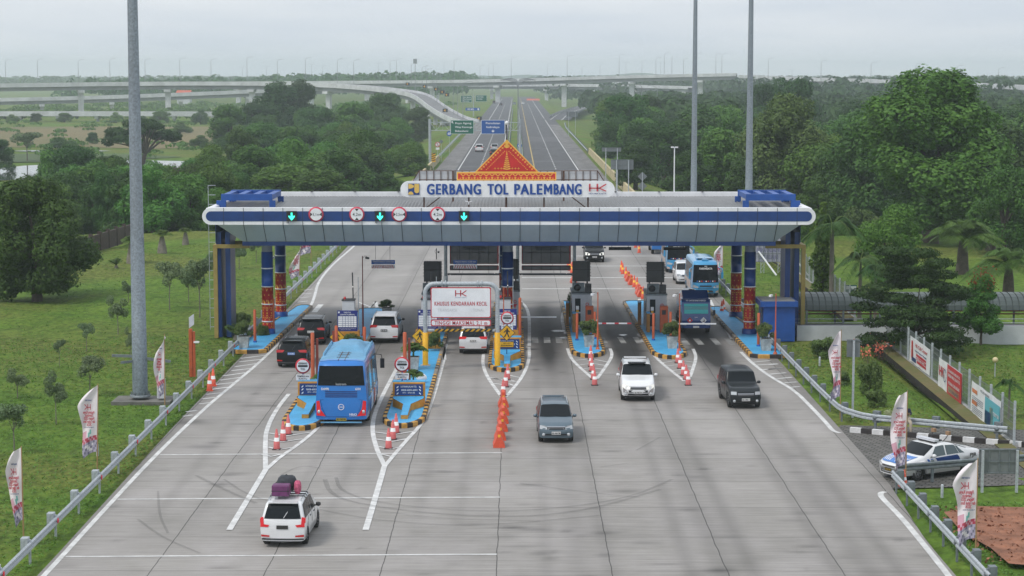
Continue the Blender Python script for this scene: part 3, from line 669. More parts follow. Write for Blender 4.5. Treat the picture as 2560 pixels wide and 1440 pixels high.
mb.text('HUTAMA KARYA', (c.x, 126.93, Q(0, 484, 127).z), .075, m=1, w=1.12, bold=.04)
rel(mb, nm).build('red_emblem', [RED, NAVY], nm)
mb = MB()
for px_ in (1060, 1172, 1265, 1360, 1470):
    x = Q(px_, 500, 127.3).x; mb = MB(); mb.box(x - .05, x + .05, 127.3, 127.4, 8.45, 9.6); rel(mb, nm).build('post', [RUSTY], nm)
for px_, d in ((1060, 1), (1470, -1)):
    x = Q(px_, 500, 127.3).x; mb = MB(); mb.beam((x, 127.45, 8.5), (x + d * 1.3, 127.45, 9.5), .07, .07); rel(mb, nm).build('brace', [RUSTY], nm)
mb = MB(); c = Q(1172, 505, 127.0)
for a in (-150, -30, 90): mb.beam((c.x, 126.9, c.z), (c.x + .26 * math.cos(R(a)) * 1.0, 126.9, c.z + .26 * -math.sin(R(a)) * .6), .06, .04)
rel(mb, nm).build('lamp_bracket', [WHITE], nm)

bk = thing('rear_sign_panel', 'grey back of the rear name board with a rusty steel grid frame', 'sign', (-.5, 133.5, 8.6))
mb = MB(); a = Q(1032, 453, 133.5); b = Q(1510, 426, 133.5); zb = a.z - .7
ch = .45; mb.xz([(a.x + ch, zb), (b.x - ch, zb), (b.x, (zb + b.z) / 2), (b.x - ch, b.z), (a.x + ch, b.z), (a.x, (zb + b.z) / 2)], 133.5, 133.6)
rel(mb, bk).build('board', [WHITE_G], bk)
mb = MB(); n_ = 26
for i in range(n_):
    x = a.x + ch + (b.x - a.x - 2 * ch) * i / (n_ - 1); mb.box(x - .02, x + .02, 133.43, 133.49, zb, b.z)
for z in (zb + .02, (zb + b.z) / 2 + .1, b.z - .02): mb.box(a.x + ch * .9, b.x - ch * .9, 133.41, 133.428, z - .022, z + .022)
for x in (a.x + 2.7, b.x - 2.7): mb.box(x - .06, x + .06, 133.36, 133.40, 8.5, b.z)
for x0, x1 in ((a.x + ch, a.x), (b.x - ch, b.x)):
    mb.beam((x0, 133.45, b.z), (x1, 133.45, (zb + b.z) / 2), .04, .05); mb.beam((x1, 133.45, (zb + b.z) / 2), (x0, 133.45, zb), .04, .05)
rel(mb, bk).build('frame', [RUSTY], bk)

pd = thing('ornamental_gable', 'red triangular gable with gold songket ornaments on top of the name board', 'ornament', (-.55, 127.35, 10.3))
mb = MB(); Yp = 127.35
a = Q(1142, 452, Yp); b = Q(1391, 430.5, Yp); mb.box(a.x, b.x, Yp, Yp + .2, a.z + .02, b.z, 1); mb.box(a.x + .08, b.x - .08, Yp - .015, Yp + .05, a.z + .1, b.z - .08, 0)
ap = Q(1267, 349, Yp); l = Q(1187, 432, Yp); r = Q(1347, 432, Yp)
mb.xz([(l.x, b.z + .003), (r.x, b.z + .003), (ap.x, ap.z)], Yp, Yp + .2, 1)
cxg, hg = ap.x, ap.z - b.z
def tri(k, m, y): mb.xz([(cxg - (r.x - l.x) / 2 * k, b.z + .05), (cxg + (r.x - l.x) / 2 * k, b.z + .05), (cxg, b.z + .05 + hg * k)], y, y + .03, m)
tri(.93, 0, Yp - .015)
rel(mb, pd).build('panel', [REDCL, GOLD], pd)
mb = MB(); y_ = Yp - .03
def dia(x, z, s_, s2=None): mb.poly([(x - s_, y_, z), (x, y_, z - (s2 or s_)), (x + s_, y_, z), (x, y_, z + (s2 or s_))])
n_ = 17
for i in range(n_):                       # zigzag frieze on the base strip
    x = a.x + .22 + (b.x - a.x - .44) * i / (n_ - 1); zc = (a.z + b.z) / 2 + .02; d = (b.x - a.x - .44) / (n_ - 1) / 2
    if i < n_ - 1:
        mb.add([(x, y_, zc + .14), (x + .05, y_, zc + .17), (x + d + .0, y_, zc + .03), (x + d, y_, zc - .02)], [(0, 3, 2, 1)]); mb.add([(x + 2 * d, y_, zc + .14), (x + 2 * d - .05, y_, zc + .17), (x + d, y_, zc + .03), (x + d, y_, zc - .02)], [(0, 1, 2, 3)])
        mb.poly([(x + d - .09, y_, zc - .07), (x + d, y_, zc - .2), (x + d + .09, y_, zc - .07)])
    dia(x, zc - .13, .035, .06)
for s_ in (-1, 1):                        # borders climbing the two sides
    for i in range(11):
        t = i / 10; x = cxg + s_ * (1.62 * (1 - t) + .12 * t); z = b.z + .2 + (hg * .72) * t
        for k in range(4): aa = k * PI / 2 + PI / 4; mb.poly([(x, y_, z), (x + .035 * math.cos(aa + .7), y_, z + .035 * math.sin(aa + .7)), (x + .1 * math.cos(aa), y_, z + .1 * math.sin(aa)), (x + .035 * math.cos(aa - .7), y_, z + .035 * math.sin(aa - .7))][::-1])
    for i in range(14):
        t = i / 13; x = cxg + s_ * (1.3 * (1 - t) + .14 * t); z = b.z + .17 + (hg * .56) * t; dia(x, z, .045, .03)
    for i in range(3): dia(cxg + s_ * (.35 + .2 * i), b.z + .24, .06); dia(cxg + s_ * (.35 + .2 * i), b.z + .24, .1, .02)
for i in range(8):                        # slender plant-like finial in the middle
    z = b.z + .16 + i * .13; w_ = .27 * (1 - i / 8.5)
    mb.poly([(cxg, y_, z), (cxg + w_, y_, z + .05), (cxg + w_ * .7, y_, z + .11), (cxg, y_, z + .06), (cxg - w_ * .7, y_, z + .11), (cxg - w_, y_, z + .05)])
mb.poly([(cxg - .03, y_, b.z + 1.15), (cxg + .03, y_, b.z + 1.15), (cxg, y_, b.z + 1.42)])
for i, w_ in enumerate((.2, .14, .24, .1)): mb.poly([(cxg - w_, y_, b.z + 1.62 + i * .13), (cxg, y_, b.z + 1.53 + i * .13), (cxg + w_, y_, b.z + 1.62 + i * .13), (cxg, y_, b.z + 1.68 + i * .13)])
rel(mb, pd).build('gold_motif', [GOLD], pd)
# thin dark pole with a white lamp behind the gable
lp = thing('roof_lamp_pole', 'thin black pole with a white lamp head rising behind the red gable', 'lamp', (-.6, 128.5, 8.5))
a = Q(1265, 312, 128.5); mb = MB(); mb.tube([(0, 0, 0), (0, 0, a.z - 8.5)], .04); mb.build('pole', [BLACK], lp)
mb = MB(); mb.lathe([(.02, .0), (.1, .02), (.12, .14), (.06, .24), (.0, .26)], 10, (0, 0, a.z - 8.5)); mb.build('lamp_head', [WHITE], lp)

# ---------------------------------------------------------------- round limit signs and lane signals on the fascia
def roundsign(px_, txt, kind, lab):
    c = Q(px_, 536, 124.9); t = thing('limit_sign', lab, 'sign', (c.x, 124.9, c.z), group='round limit signs on the canopy fascia')
    mb = MB(); mb.lathe([(.0, .05), (.48, .05), (.48, 0), (.0, 0)], 32, ax='y', m=0); o = mb.build('rim', [mat('sign_rim_red', (.6, .05, .1), .45)], t)
    mb = MB(); mb.disc((0, -.006, 0), .385, 0, 32); mb.build('face', [WHITE], t)
    mb = MB(); y = -.014
    if kind == 'w':
        for s_ in (-1, 1): mb.poly([(s_ * .37, y, .13), (s_ * .22, y, 0), (s_ * .37, y, -.13)][::-s_])
        mb.text(txt, (0, y, 0), .17, maxw=.42, bold=.015)
    else:
        for s_ in (-1, 1): mb.poly([(.13, y, s_ * .36), (0, y, s_ * .2), (-.13, y, s_ * .36)][::s_])
        mb.text(txt, (0, y, 0), .19, maxw=.56, bold=.015)
    mb.build('limit_figure', [BLACK], t)
roundsign(790, '3,1m', 'w', 'round red-rimmed width limit sign reading 3,1m on the blue fascia')
roundsign(892, '4,2m', 'h', 'round height limit sign 4,2m between the 3,1m sign and a green arrow light')
roundsign(998, '2,5m', 'w', 'round red-rimmed width limit sign reading 2,5m on the blue fascia')
roundsign(1094, '4,2m', 'h', 'round height limit sign 4,2m just right of the 2,5m sign')
ARW = mat('green_signal_light', (.05, .8, .6), .4, emit=((.05, .95, .65), 1.3))
for px_, lab in ((729, 'green arrow lane signal nearest the left end of the canopy'), (950, 'green arrow lane signal between the 4,2m and 2,5m round signs'), (1160, 'green arrow lane signal right of the last round sign')):
    c = Q(px_, 541, 124.8); t = thing('lane_signal', lab, 'traffic light', (c.x, 124.8, c.z), group='green arrow lane signals on the canopy')
    mb = MB(); mb.box(-.32, .32, 0, .2, -.3, .3); mb.box(-.34, .34, -.14, .02, .3, .34); mb.tube([(-.28, .05, -.3), (-.3, .05, -.42), (-.22, .05, -.44), (-.2, .05, -.3)], .02, 5); mb.build('housing', [BLACK], t)
    mb = MB(); y = -.006; mb.poly([(-.055, y, .24), (-.055, y, .0), (-.19, y, .06), (-.19, y, -.04), (0, y, -.26), (.19, y, -.04), (.19, y, .06), (.055, y, .0), (.055, y, .24)]); mb.build('arrow', [ARW], t)
# hanging height warning boards
for px_, lab in ((958, 'blue TINGGI MAKS 4.200 mm height board hanging above the open lane on the left'), (1163, 'blue TINGGI MAKS 4.200 mm height board hanging in front of the black gantry panel')):
    c = Q(px_, 660, 131); t = thing('height_board', lab, 'sign', (c.x, 131, c.z), group='hanging blue height warning boards')
    mb = MB(); mb.box(-.78, .78, -.02, .02, -.02, .26); mb.build('board', [SIGNBLUE], t)
    mb = MB(); mb.text('TINGGI MAKS 4.200 mm', (0, -.026, .16), .11, w=1.4, bold=.02); mb.text('SELAIN GOLONGAN I DAN II', (0, -.026, .03), .04, w=1.2); mb.build('lettering', [WHITE], t)
    mb = MB()
    mb.box(-.78, .78, .0, .015, -.3, -.06, 1)
    for k in range(10):
        x = -.74 + .155 * k; d = .1 if k < 5 else -.1
        mb.poly([(x, -.006, -.29), (x + .06, -.006, -.29), (x + .06 + d, -.006, -.07), (x + d, -.006, -.07)])
    mb.build('striped_bar', [RED, WHITE], t)
    for x in (-.5, .45): mb = MB(); mb.tube([(x, .01, .26), (x, .01, 6.24 - c.z)], .012, 5); mb.tube([(x, .01, -.06), (x, .01, .26)], .008, 5); mb.build('hanger', [DARK], t)

# ================================================================= ISLANDS, BOOTHS, SIGNS
def island(x, yf, yb, w, lab, flat=False, xb=None, wb=None, hk_=None):
    """raised island: blocks of yellow and black kerb round a light blue top; front end rounded or blunt"""
    xb = x if xb is None else xb; wb = w if wb is None else wb
    t = thing('toll_island', lab, 'traffic island', (x, yf, 0), group='blue topped traffic islands')
    L_ = yb - yf; r = w / 2; pts = []
    if flat: pts = [(-r, 1.0), (-r, .45), (-r * .62, 0), (0, -.06), (r * .62, 0), (r, .45), (r, 1.0)]
    else: pts = [(r * math.cos(a), 2.6 + 2.6 * math.sin(a)) for a in np.linspace(-PI, 0, 13)]
    n = max(2, int((L_ - pts[-1][1] - .6) / 1.0))
    sy = pts[-1][1]
    right = [((r + ((xb - x) + wb / 2 - r) * k / n), sy + (L_ - .6 - sy) * k / n) for k in range(1, n + 1)]
    left = [((-r + ((xb - x) - wb / 2 + r) * k / n), sy + (L_ - .6 - sy) * k / n) for k in range(1, n + 1)]
    loop = pts + right + [(xb - x + wb * .25, L_), (xb - x - wb * .25, L_)] + left[::-1]
    # resample the loop into kerb blocks of about 0.5 m
    q = [Vector((a, b)) for a, b in loop]; ring = []
    for i in range(len(q)):
        a, b = q[i], q[(i + 1) % len(q)]; m_ = max(1, round((b - a).length / .5))
        for k in range(m_): ring.append(a.lerp(b, k / m_))
    c = Vector((0, L_ / 2)); inn = []
    nr = len(ring)
    for i, p in enumerate(ring):
        d = (ring[(i + 1) % nr] - ring[i - 1]).normalized(); inn.append(p + Vector((-d.y, d.x)) * .2)
    mb = MB(); h = .24
    for i in range(nr):
        j = (i + 1) % nr; a, b, e, f = ring[i], ring[j], inn[j], inn[i]
        v = [(a.x, a.y, 0), (b.x, b.y, 0), (b.x, b.y, h - .03), (a.x, a.y, h - .03), (f.x, f.y, h), (e.x, e.y, h), ((a.x * .8 + f.x * .2), (a.y * .8 + f.y * .2), h), ((b.x * .8 + e.x * .2), (b.y * .8 + e.y * .2), h)]
        far = ring[i].y > 16 and not flat or ring[i].y > 8 and flat
        mb.add(v, [(0, 1, 2, 3), (3, 2, 7, 6), (6, 7, 5, 4)], (2 if rng.random() < (.75 if far else 0) else i % 2))
    mb.build('kerb', [KERBY, KERBK, mat('worn_kerb', (.27, .24, .2), .9, nz=(1.5, .3))], t)
    mb = MB(); mb.poly([(p.x, p.y, h - .035) for p in inn]); mb.build('top_surface', [SKYBLUE if hk_ is None else hk_], t)
    return t
DUSTB = mat('dusty_blue_top', (.06, .22, .42), .7, nz=(1.2, .3))
IX = [-10.45, -5.55, -.57, 4.45, 9.5]
island(-16.55, 121.4, 146, 2.3, 'blue island under the left pair of patterned columns', True, xb=-15.6, wb=1.3)
island(IX[0], 94.6, 144, 2.15, 'long blue island directly left of the blue bus')
island(IX[1], 95.3, 146, 2.15, 'long blue island between the blue bus and the yellow-legged gantry')
island(IX[2], 113.7, 148, 2.15, 'blue island under the centre column')
island(IX[3], 119.6, 149, 2.15, 'blue island with a booth, first to the right of the centre column')
island(IX[4] - .1, 119.0, 149, 2.2, 'blue island with a booth beside the dark tanker truck', xb=9.1)
island(15.35, 119.4, 145, 2.3, 'blue island under the right pair of patterned columns', True, xb=14.6, wb=1.3)

def wedge(x, y, lab, ground=.2):
    t = thing('crash_wedge', lab, 'barrier', (x, y, ground), group='orange and blue crash wedges')
    o = [(-.8, .7), (-.8, 0), (-.8, -.9), (-.2, -2.1), (-.17, -4.6)]; h = [.5, .47, .43, .34, .2]
    mb = MB(); n = len(o)
    L_ = [(a, b, 0) for a, b in o]; T = [(a, b, z) for (a, b), z in zip(o, h)]
    Rr = [(-a, b, 0) for a, b in o]; TR = [(-a, b, z) for (a, b), z in zip(o, h)]
    mb.add(L_ + T, [(i, n + i, n + i + 1, i + 1)[::-1] for i in range(n - 1)], 0); mb.add(Rr + TR, [(i, n + i, n + i + 1, i + 1) for i in range(n - 1)], 0)
    mb.add([L_[-1], Rr[-1], TR[-1], T[-1]], [(0, 1, 2, 3)], 0); mb.add([L_[0], Rr[0], TR[0], T[0]], [(3, 2, 1, 0)], 0)
    mb.build('wedge_body', [ORANGE], t)
    mb = MB(); mb.add([(a * .97, b, z + .006) for a, b, z in T] + [(a * .97, b, z + .006) for a, b, z in TR], [(i, i + 1, n + i + 1, n + i) for i in range(n - 1)], 0); mb.build('wedge_top', [SKYBLUE], t)
    # upright head block and its blue plate
    mb = MB(); mb.box(-.82, .82, -.35, .35, .0, 1.16); mb.build('head_block', [ORANGE], t, bevel=.03)
    mb = MB(); mb.box(-.84, .84, -.2, .37, 1.16, 1.2); mb.build('head_cap', [SKYBLUE], t)
    mb = MB(); mb.box(-.72, .72, -.385, -.352, .5, 1.08); pl = mb.build('blue_plate', [NAVY], t)
    mb = MB(); y_ = -.392
    mb.text('LAYANAN JALAN TOL', (0, y_, .96), .09, w=.82, bold=.02); mb.text('0858-6003-6003', (.03, y_, .78), .085, w=.82, bold=.03); mb.text('0711 - 5710 100', (0, y_, .64), .075, w=.62, bold=.02)
    for s_ in (-1, 1):
        for zz in (.6, .78, .93): mb.poly([(s_ * .62, y_, zz - .07), (s_ * .53, y_, zz - .0), (s_ * .53, y_, zz + .07), (s_ * .62, y_, zz)][::s_])
    mb.build('lettering', [WHITE], pl)
wedge(IX[0] + .05, 101.6, 'crash wedge in front of the leftmost GERBANG TOL sign'); wedge(IX[1] + .05, 101.4, 'crash wedge right of the blue bus, below the middle GERBANG TOL sign'); wedge(IX[2] + .05, 119.0, 'crash wedge on the centre island beside the yellow gantry leg')

def tollsign(px_, py_, Y, lab, zb=1.3, tall=False):
    c = Q(px_, py_, Y); t = thing('gate_sign', lab, 'sign', (c.x, Y, zb), group='round GERBANG TOL signs')
    z = c.z - zb
    mb = MB(); mb.tube([(0, .05, 0), (0, .05, z)], .035, 8); mb.lathe([(.0, 0), (.13, .0), (.05, .07)], 8, (0, .05, 0)); mb.build('post', [BLUE], t)
    mb = MB(); mb.lathe([(0, .03), (.395, .03), (.395, 0), (0, 0)], 32, (0, 0, z), ax='y'); mb.build('rim', [RED], t)
    mb = MB(); mb.disc((0, -.006, z), .315, 0, 32); mb.build('face', [WHITE], t)
    mb = MB(); mb.xz(stadium(-.26, .26, z - .05, z + .05, 6), -.018, -.008); mb.text('GERBANG', (0, -.014, z + .14), .095, w=.46, bold=.02); mb.text('TOL', (0, -.014, z - .16), .1, w=.24, bold=.02); mb.build('lettering', [BLACK], t)
    mb = MB(); mb.box(-.35, .35, -.01, .02, z - .74, z - .45); p = mb.build('lower_plate', [WHITE], t)
    mb = MB(); mb.text('TEMPELKAN', (0, -.016, z - .53), .085, w=.6, bold=.02); mb.text('KARTU', (0, -.016, z - .66), .085, w=.42, bold=.02); mb.build('plate_lettering', [BLACK], p)
tollsign(757, 915, 101.5, 'GERBANG TOL and TEMPELKAN KARTU sign left of the blue bus')
tollsign(1005, 911, 101.3, 'GERBANG TOL and TEMPELKAN KARTU sign right of the blue bus')
tollsign(1268, 795, 119.4, 'GERBANG TOL and TEMPELKAN KARTU sign in front of the centre column')

def walksign(px_, py_, Y, lab):
    c = Q(px_, py_, Y); t = thing('pedestrian_sign', lab, 'sign', (c.x, Y, .2), group='yellow pedestrian warning signs'); z = c.z - .2
    mb = MB(); mb.tube([(0, .03, 0), (0, .03, z)], .03, 6); mb.build('post', [NAVY], t)
    mb = MB(); mb.xz([(0, z - .5), (.5, z), (0, z + .5), (-.5, z)], 0, .02, 0); mb.xz([(0, z - .45), (.45, z), (0, z + .45), (-.45, z)], -.006, -.001, 1); p = mb.build('diamond_plate', [BLACK, YEL], t)
    mb = MB(); y_ = -.012; mb.disc((.02, y_, z + .22), .055, 0, 10)
    for pts in ([(-.06, .17), (.08, .17), (.07, -.02), (-.04, -.02)], [(-.06, .17), (-.05, .1), (-.17, .0), (-.2, .04)], [(.08, .17), (.19, .06), (.16, .02), (.06, .1)], [(-.04, -.02), (.02, -.02), (-.1, -.25), (-.17, -.23)], [(.0, -.02), (.07, -.02), (.16, -.25), (.09, -.27)]):
        mb.poly([(x, y_, z + q) for x, q in pts])
    mb.build('walker_figure', [BLACK], p)
    mb = MB(); mb.box(-.42, .42, .0, .02, z - .88, z - .52, 0); mb.box(-.39, .39, -.008, -.002, z - .85, z - .55, 1); p = mb.build('lower_plate', [BLACK, YEL], t)
    mb = MB(); mb.text('HATI - HATI', (0, -.014, z - .62), .06, w=.4, bold=.02); mb.text('JIKA INGIN MENYEBERANG', (0, -.014, z - .75), .06, w=.68, bold=.02); mb.build('plate_lettering', [BLACK], p)
walksign(843, 843, 121.3, 'yellow walking-person diamond half hidden behind the blue bus'); walksign(1049, 840, 121.8, 'yellow walking-person diamond left of the gantry leg'); walksign(1267, 832, 117.2, 'yellow walking-person diamond on the centre island')

def tariff(x, Y, lab, lab2, plant=True):
    t = thing('tariff_board', lab, 'sign', (x, Y, .2), group='blue tariff boards on orange blocks')
    mb = MB(); mb.xz([(-.78, 0), (.78, 0), (.7, 1.12), (-.78, 1.12)], 0, .9); mb.build('orange_block', [ORANGE], t, bevel=.04)
    mb = MB(); mb.box(-.62, .62, .1, .18, 1.14, 2.42); b = mb.build('board', [mat('tariff_blue', (.02, .03, .2), .4)], t)
    mb = MB(); y_ = .09
    mb.text('TARIF TOL', (0, y_, 2.3), .09, w=.46, bold=.02); mb.text('GERBANG PALEMBANG', (0, y_, 2.17), .075, w=.9, bold=.02); mb.poly([(-.57, y_, 2.36), (-.47, y_, 2.36), (-.47, y_, 2.26), (-.57, y_, 2.26)][::-1])
    for i in range(6):
        for a_, b_ in ((-.57, -.3), (-.28, -.13), (-.11, .04), (.06, .21), (.23, .38), (.4, .56)):
            z0 = 1.97 - i * .115; mb.poly([(a_, y_, z0), (b_, y_, z0), (b_, y_, z0 + .095), (a_, y_, z0 + .095)])
    mb.text('TARIF BERLAKU SESUAI KEPUTUSAN MENTERI', (0, y_, 1.3), .035, w=1.0); mb.text('INFORMASI LAYANAN', (-.1, y_, 1.23), .03, w=.6)
    mb.build('fare_table', [WHITE], b)
    c = thing('equipment_cabinet', lab2, 'cabinet', (x - .15, Y + 2.6, .2), group='white equipment cabinets behind the tariff boards')
    mb = MB(); mb.box(-.38, .38, 0, .9, 0, 2.75); mb.build('cabinet_body', [WHITE_G], c); mb = MB(); mb.box(-.42, .42, -.04, .94, 2.752, 2.8); mb.build('lid', [DARK], c)
    mb = MB(); mb.lathe([(.08, 0), (.08, .1), (.05, .16), (0, .17)], 10, (-.25, .4, 2.8)); mb.build('warning_light', [TAIL], c)
    g = thing('raised_barrier', 'raised black arm above ' + lab2.replace('white equipment cabinet', 'cabinet'), 'barrier', (x + .1, Y + 3.9, .2), group='raised barrier arms')
    mb = MB(); mb.box(-.16, .16, -.2, .2, 0, 1.05); mb.build('barrier_motor', [ORANGE], g)
    mb = MB(); mb.tube([(0, 0, .9), (-.08, 0, 4.4)], .045, 6); mb.build('arm', [DARK], g); mb = MB(); mb.tube([(.28, .05, 0), (.28, .05, 4.1)], .03, 6); mb.build('guide_rod', [GALV], g)
    mb = MB(); mb.cbox((-.06, -.05, 3.5), (.06, .04, .07)); mb.build('marker_light', [LAMPON], g)
tariff(IX[0] + .05, 121.8, 'blue tariff board left of the white car nearest the open lane', 'white equipment cabinet on the island left of the white pickup-style car')
tariff(IX[1] + .1, 122.2, 'blue tariff board partly behind the left leg of the gantry', 'white equipment cabinet behind the left leg of the gantry')
tariff(IX[2] + .0, 122.6, 'blue tariff board below the centre column', 'white equipment cabinet below the centre column')

# ---------------------------------------------------------------- booths
BOOTHG = mat('booth_panel', (.48, .5, .53), .45, .2, nz=(1, .2)); SCREEN = mat('unlit_display', (.065, .068, .072), .35, nz=(.8, .4))
def booth(x, y, lab, full=True):
    t = thing('toll_booth', lab, 'toll booth', (x, y, .2), group='grey toll booths')
    mb = MB(); mb.box(-.66, .66, 0, 3.4, 0, 2.32); mb.build('booth_body', [BOOTHG], t, bevel=.02)
    mb = MB(); mb.box(-.7, .7, -.06, 3.5, 2.325, 2.42); mb.build('roof', [GALV_D], t)
    mb = MB(); mb.box(-.52, -.02, -.03, -.004, .12, 2.15, 0); mb.box(-.46, -.09, -.04, -.032, 1.15, 2.05, 1); mb.box(-.46, -.09, -.04, -.032, .25, 1.05, 1); mb.box(-.4, -.2, -.048, -.042, 1.3, 1.55, 2); mb.box(-.38, -.22, -.048, -.042, 1.15, 1.28, 3)
    mb.build('door', [BOOTHG, GLASS, WHITE, YEL], t)
    for s_ in (-1, 1):
        mb = MB(); mb.box(s_ * .662, s_ * .675, .4, 2.6, 1.0, 2.05) if s_ > 0 else mb.box(-.675, -.662, .4, 2.6, 1.0, 2.05); mb.build('side_window', [GLASS], t)
    mb = MB(); mb.xz([(.2, 1.5), (.5, 1.5), (.35, 1.2)], -.03, -.01); mb.lathe([(.11, 0), (.07, 0)], 12, (.35, -.025, 1.66), ax='y'); mb.build('warning_symbol', [RED, BLACK], t)
    a = thing('air_conditioner', 'air conditioner on the roof of the ' + lab, 'air conditioner', (x, y + .3, 2.63), group='air conditioner units on booth roofs')
    mb = MB(); mb.box(-.62, .18, 0, .32, 0, .62); mb.build('casing', [GALV_D], a, bevel=.02)
    mb = MB(); mb.lathe([(0, -.015), (.23, -.012), (.23, 0)], 18, (-.3, 0, .31), ax='y'); mb.lathe([(.0, -.03), (.06, -.03)], 8, (-.3, 0, .31), ax='y'); mb.build('fan_grille', [BLACK], a)
    mb = MB(); mb.box(.22, .64, .0, .5, 0, .55); mb.build('control_box', [DARK], a)
    d = thing('lane_display', 'dark display above the ' + lab, 'display', (x, y + 1.4, 2.62), group='lane display boxes above the booths')
    mb = MB(); mb.box(-.6, .6, 0, .25, .62, 2.0); mb.build('display_box', [SCREEN], d, bevel=.02)
    mb = MB()
    mb.box(-.62, .62, -.05, -.003, 1.42, 1.46); mb.box(.42, .47, -.07, -.052, .9, 2.0)
    for xx in (-.5, -.35, -.2, .1, .3): mb.box(xx, xx + .02, -.04, -.003, 1.88, 2.03)
    for zz in (1.0, 1.2, 1.6, 1.8): mb.box(-.66, -.58, -.04, -.003, zz, zz + .03); mb.box(.58, .66, -.04, -.003, zz, zz + .03)
    mb.build('bracket', [BLACK], d)
    for xx in (-.4, .4):
        mb = MB(); mb.box(xx - .05, xx + .05, .05, .2, 0, .615); mb.build('support', [BLACK], d)
    return t
booth(IX[1] - .05, 131.8, 'toll booth behind the left leg of the gantry'); booth(IX[2] + .15, 133.6, 'toll booth hidden behind the centre column'); booth(IX[3] - .05, 132.0, 'toll booth right of the centre column'); booth(IX[4] - .15, 131.4, 'toll booth beside the tanker truck')

def post(x, y, h, lab, r=.09, pair=0, z=.2, cap=None):
    t = thing('marker_post', lab, 'post', (x, y, z), group='orange-red marker posts')
    mb = MB(); mb.lathe([(r, 0), (r, h - .04), (r * .6, h), (0, h)], 12); mb.build('shaft', [POSTR], t)
    mb = MB(); mb.lathe([(r * 1.3, 0), (r * 1.3, .1), (r, .12)], 12); mb.build('socket', [BLUE], t)
    if pair:
        mb = MB(); mb.box(pair - .05, pair + .07, .1, .3, 0, h - .35); mb.build('card_reader', [mat('dull_red', (.32, .06, .035), .6, nz=(2, .2))], t)
def at(px_, py_, z=.2): return P(px_, py_, z)
post(-11.05, 107.2, 2.95, 'orange-red post pair behind the leftmost GERBANG TOL disc', .1, .22)
post(-9.3, 121.2, 1.5, 'short orange-red post right beside the first tariff board', .1)
post(-10.9, 119.8, 1.75, 'orange-red post in front of the first orange block', .1, -.2)
post(-6.05, 107.4, 2.95, 'orange-red post pair behind the middle GERBANG TOL disc', .1, .22)
p = at(557.0 / 4 + 515, 862); post(-16.55, 125.2, 2.1, 'orange-red post in front of the left patterned column', .09); post(-15.9, 129.5, 2.3, 'orange-red post between the two left columns', .09)
post(.25, 124.8, 2.9, 'orange-red post right of the centre tariff board', .09)
for ix, nm_, (a_, b_) in ((IX[3], 'the booth right of the centre column', (-.55, .62)), (IX[4] - .12, 'the booth beside the tanker', (-.6, .55))):
    post(ix + a_, 126.2, 1.75, 'left orange-red post in front of ' + nm_, .085); post(ix + b_, 127.0, 1.75, 'right orange-red post in front of ' + nm_, .085)
post(15.15, 123.4, 2.1, 'orange-red post in front of the right patterned column', .09)

def campole(x, y, h, lab, z=.2, mtl=None, cam_=1, side=-1):
    t = thing('camera_pole', lab, 'camera pole', (x, y, z), group='slim camera poles'); m_ = mtl or POSTR
    mb = MB(); mb.tube([(0, 0, 0), (0, 0, h * .38), (0, 0, h * .4), (0, 0, h)], [.06, .06, .035, .03], 8); mb.lathe([(.14, 0), (.1, .12), (.05, .16)], 10); mb.build('pole', [m_], t)
    mb = MB(); mb.tube([(0, 0, h * .97), (side * .15, 0, h + .02), (side * .3, -.02, h - .04)], .015, 5); mb.build('bracket', [DARK], t)
    mb = MB(); mb.cbox((side * .32, -.1, h - .12), (.14, .34, .12), rz=side * .5); mb.build('camera_housing', [WHITE if cam_ else DARK], t)
DR = mat('oxide_red', (.16, .03, .025), .6)
campole(-9.95, 128.5, 5.2, 'tall dark red camera pole by the open lane on the left', mtl=DR, cam_=0, side=1)
campole(5.05, 122.0, 3.55, 'orange camera pole on the island right of the centre column'); campole(10.05, 121.4, 3.55, 'orange camera pole on the island beside the tanker'); campole(15.75, 119.9, 3.7, 'orange camera pole on the right end island')
campole(-.75, 120.6, 4.0, 'orange camera pole rising in front of the centre column')
t = thing('camera', 'dark camera on a short mast above the booth behind the gantry', 'camera', (IX[1] + .2, 133.4, 4.73)); mb = MB(); mb.tube([(0, 0, 0), (0, 0, .75)], .03, 6); mb.build('mast', [BLACK], t); mb = MB(); mb.cbox((.14, -.05, .5), (.12, .3, .1)); mb.tube([(0, 0, .7), (-.12, 0, .55), (0, 0, .35)], .012, 5); mb.build('camera_body', [DARK], t)

def arm(x, y, z, L_, striped, lab, rise=0):
    t = thing('barrier_arm', lab, 'barrier', (x, y, .2), group='lowered barrier arms')
    mb = MB(); mb.box(-.17, .17, -.2, .2, 0, 1.1); mb.build('barrier_motor', [ORANGE], t, bevel=.02)
    mb = MB(); mb.box(-.2, .2, -.22, .22, 1.102, 1.16); mb.build('motor_lid', [WHITE_G], t)
    mb = MB(); n = int(L_ / .25)
    for k in range(n): a, b = k / n, (k + 1) / n; mb.box(.18 + L_ * a, .18 + L_ * b, -.26, -.2, z - .2 - .045 + rise * a, z - .2 + .045 + rise * a, 1 if striped and k % 3 == 1 else 0)
    mb.build('arm', [WHITE, RED], t)
arm(.1, 131, 1.15, 2.4, False, 'plain white barrier arm across the lane right of the centre column'); arm(5.1, 127.6, 1.15, 2.15, True, 'red and white striped barrier arm across the middle exit lane'); arm(10.1, 127.4, 1.15, 2.6, False, 'white barrier arm in front of the tanker truck')
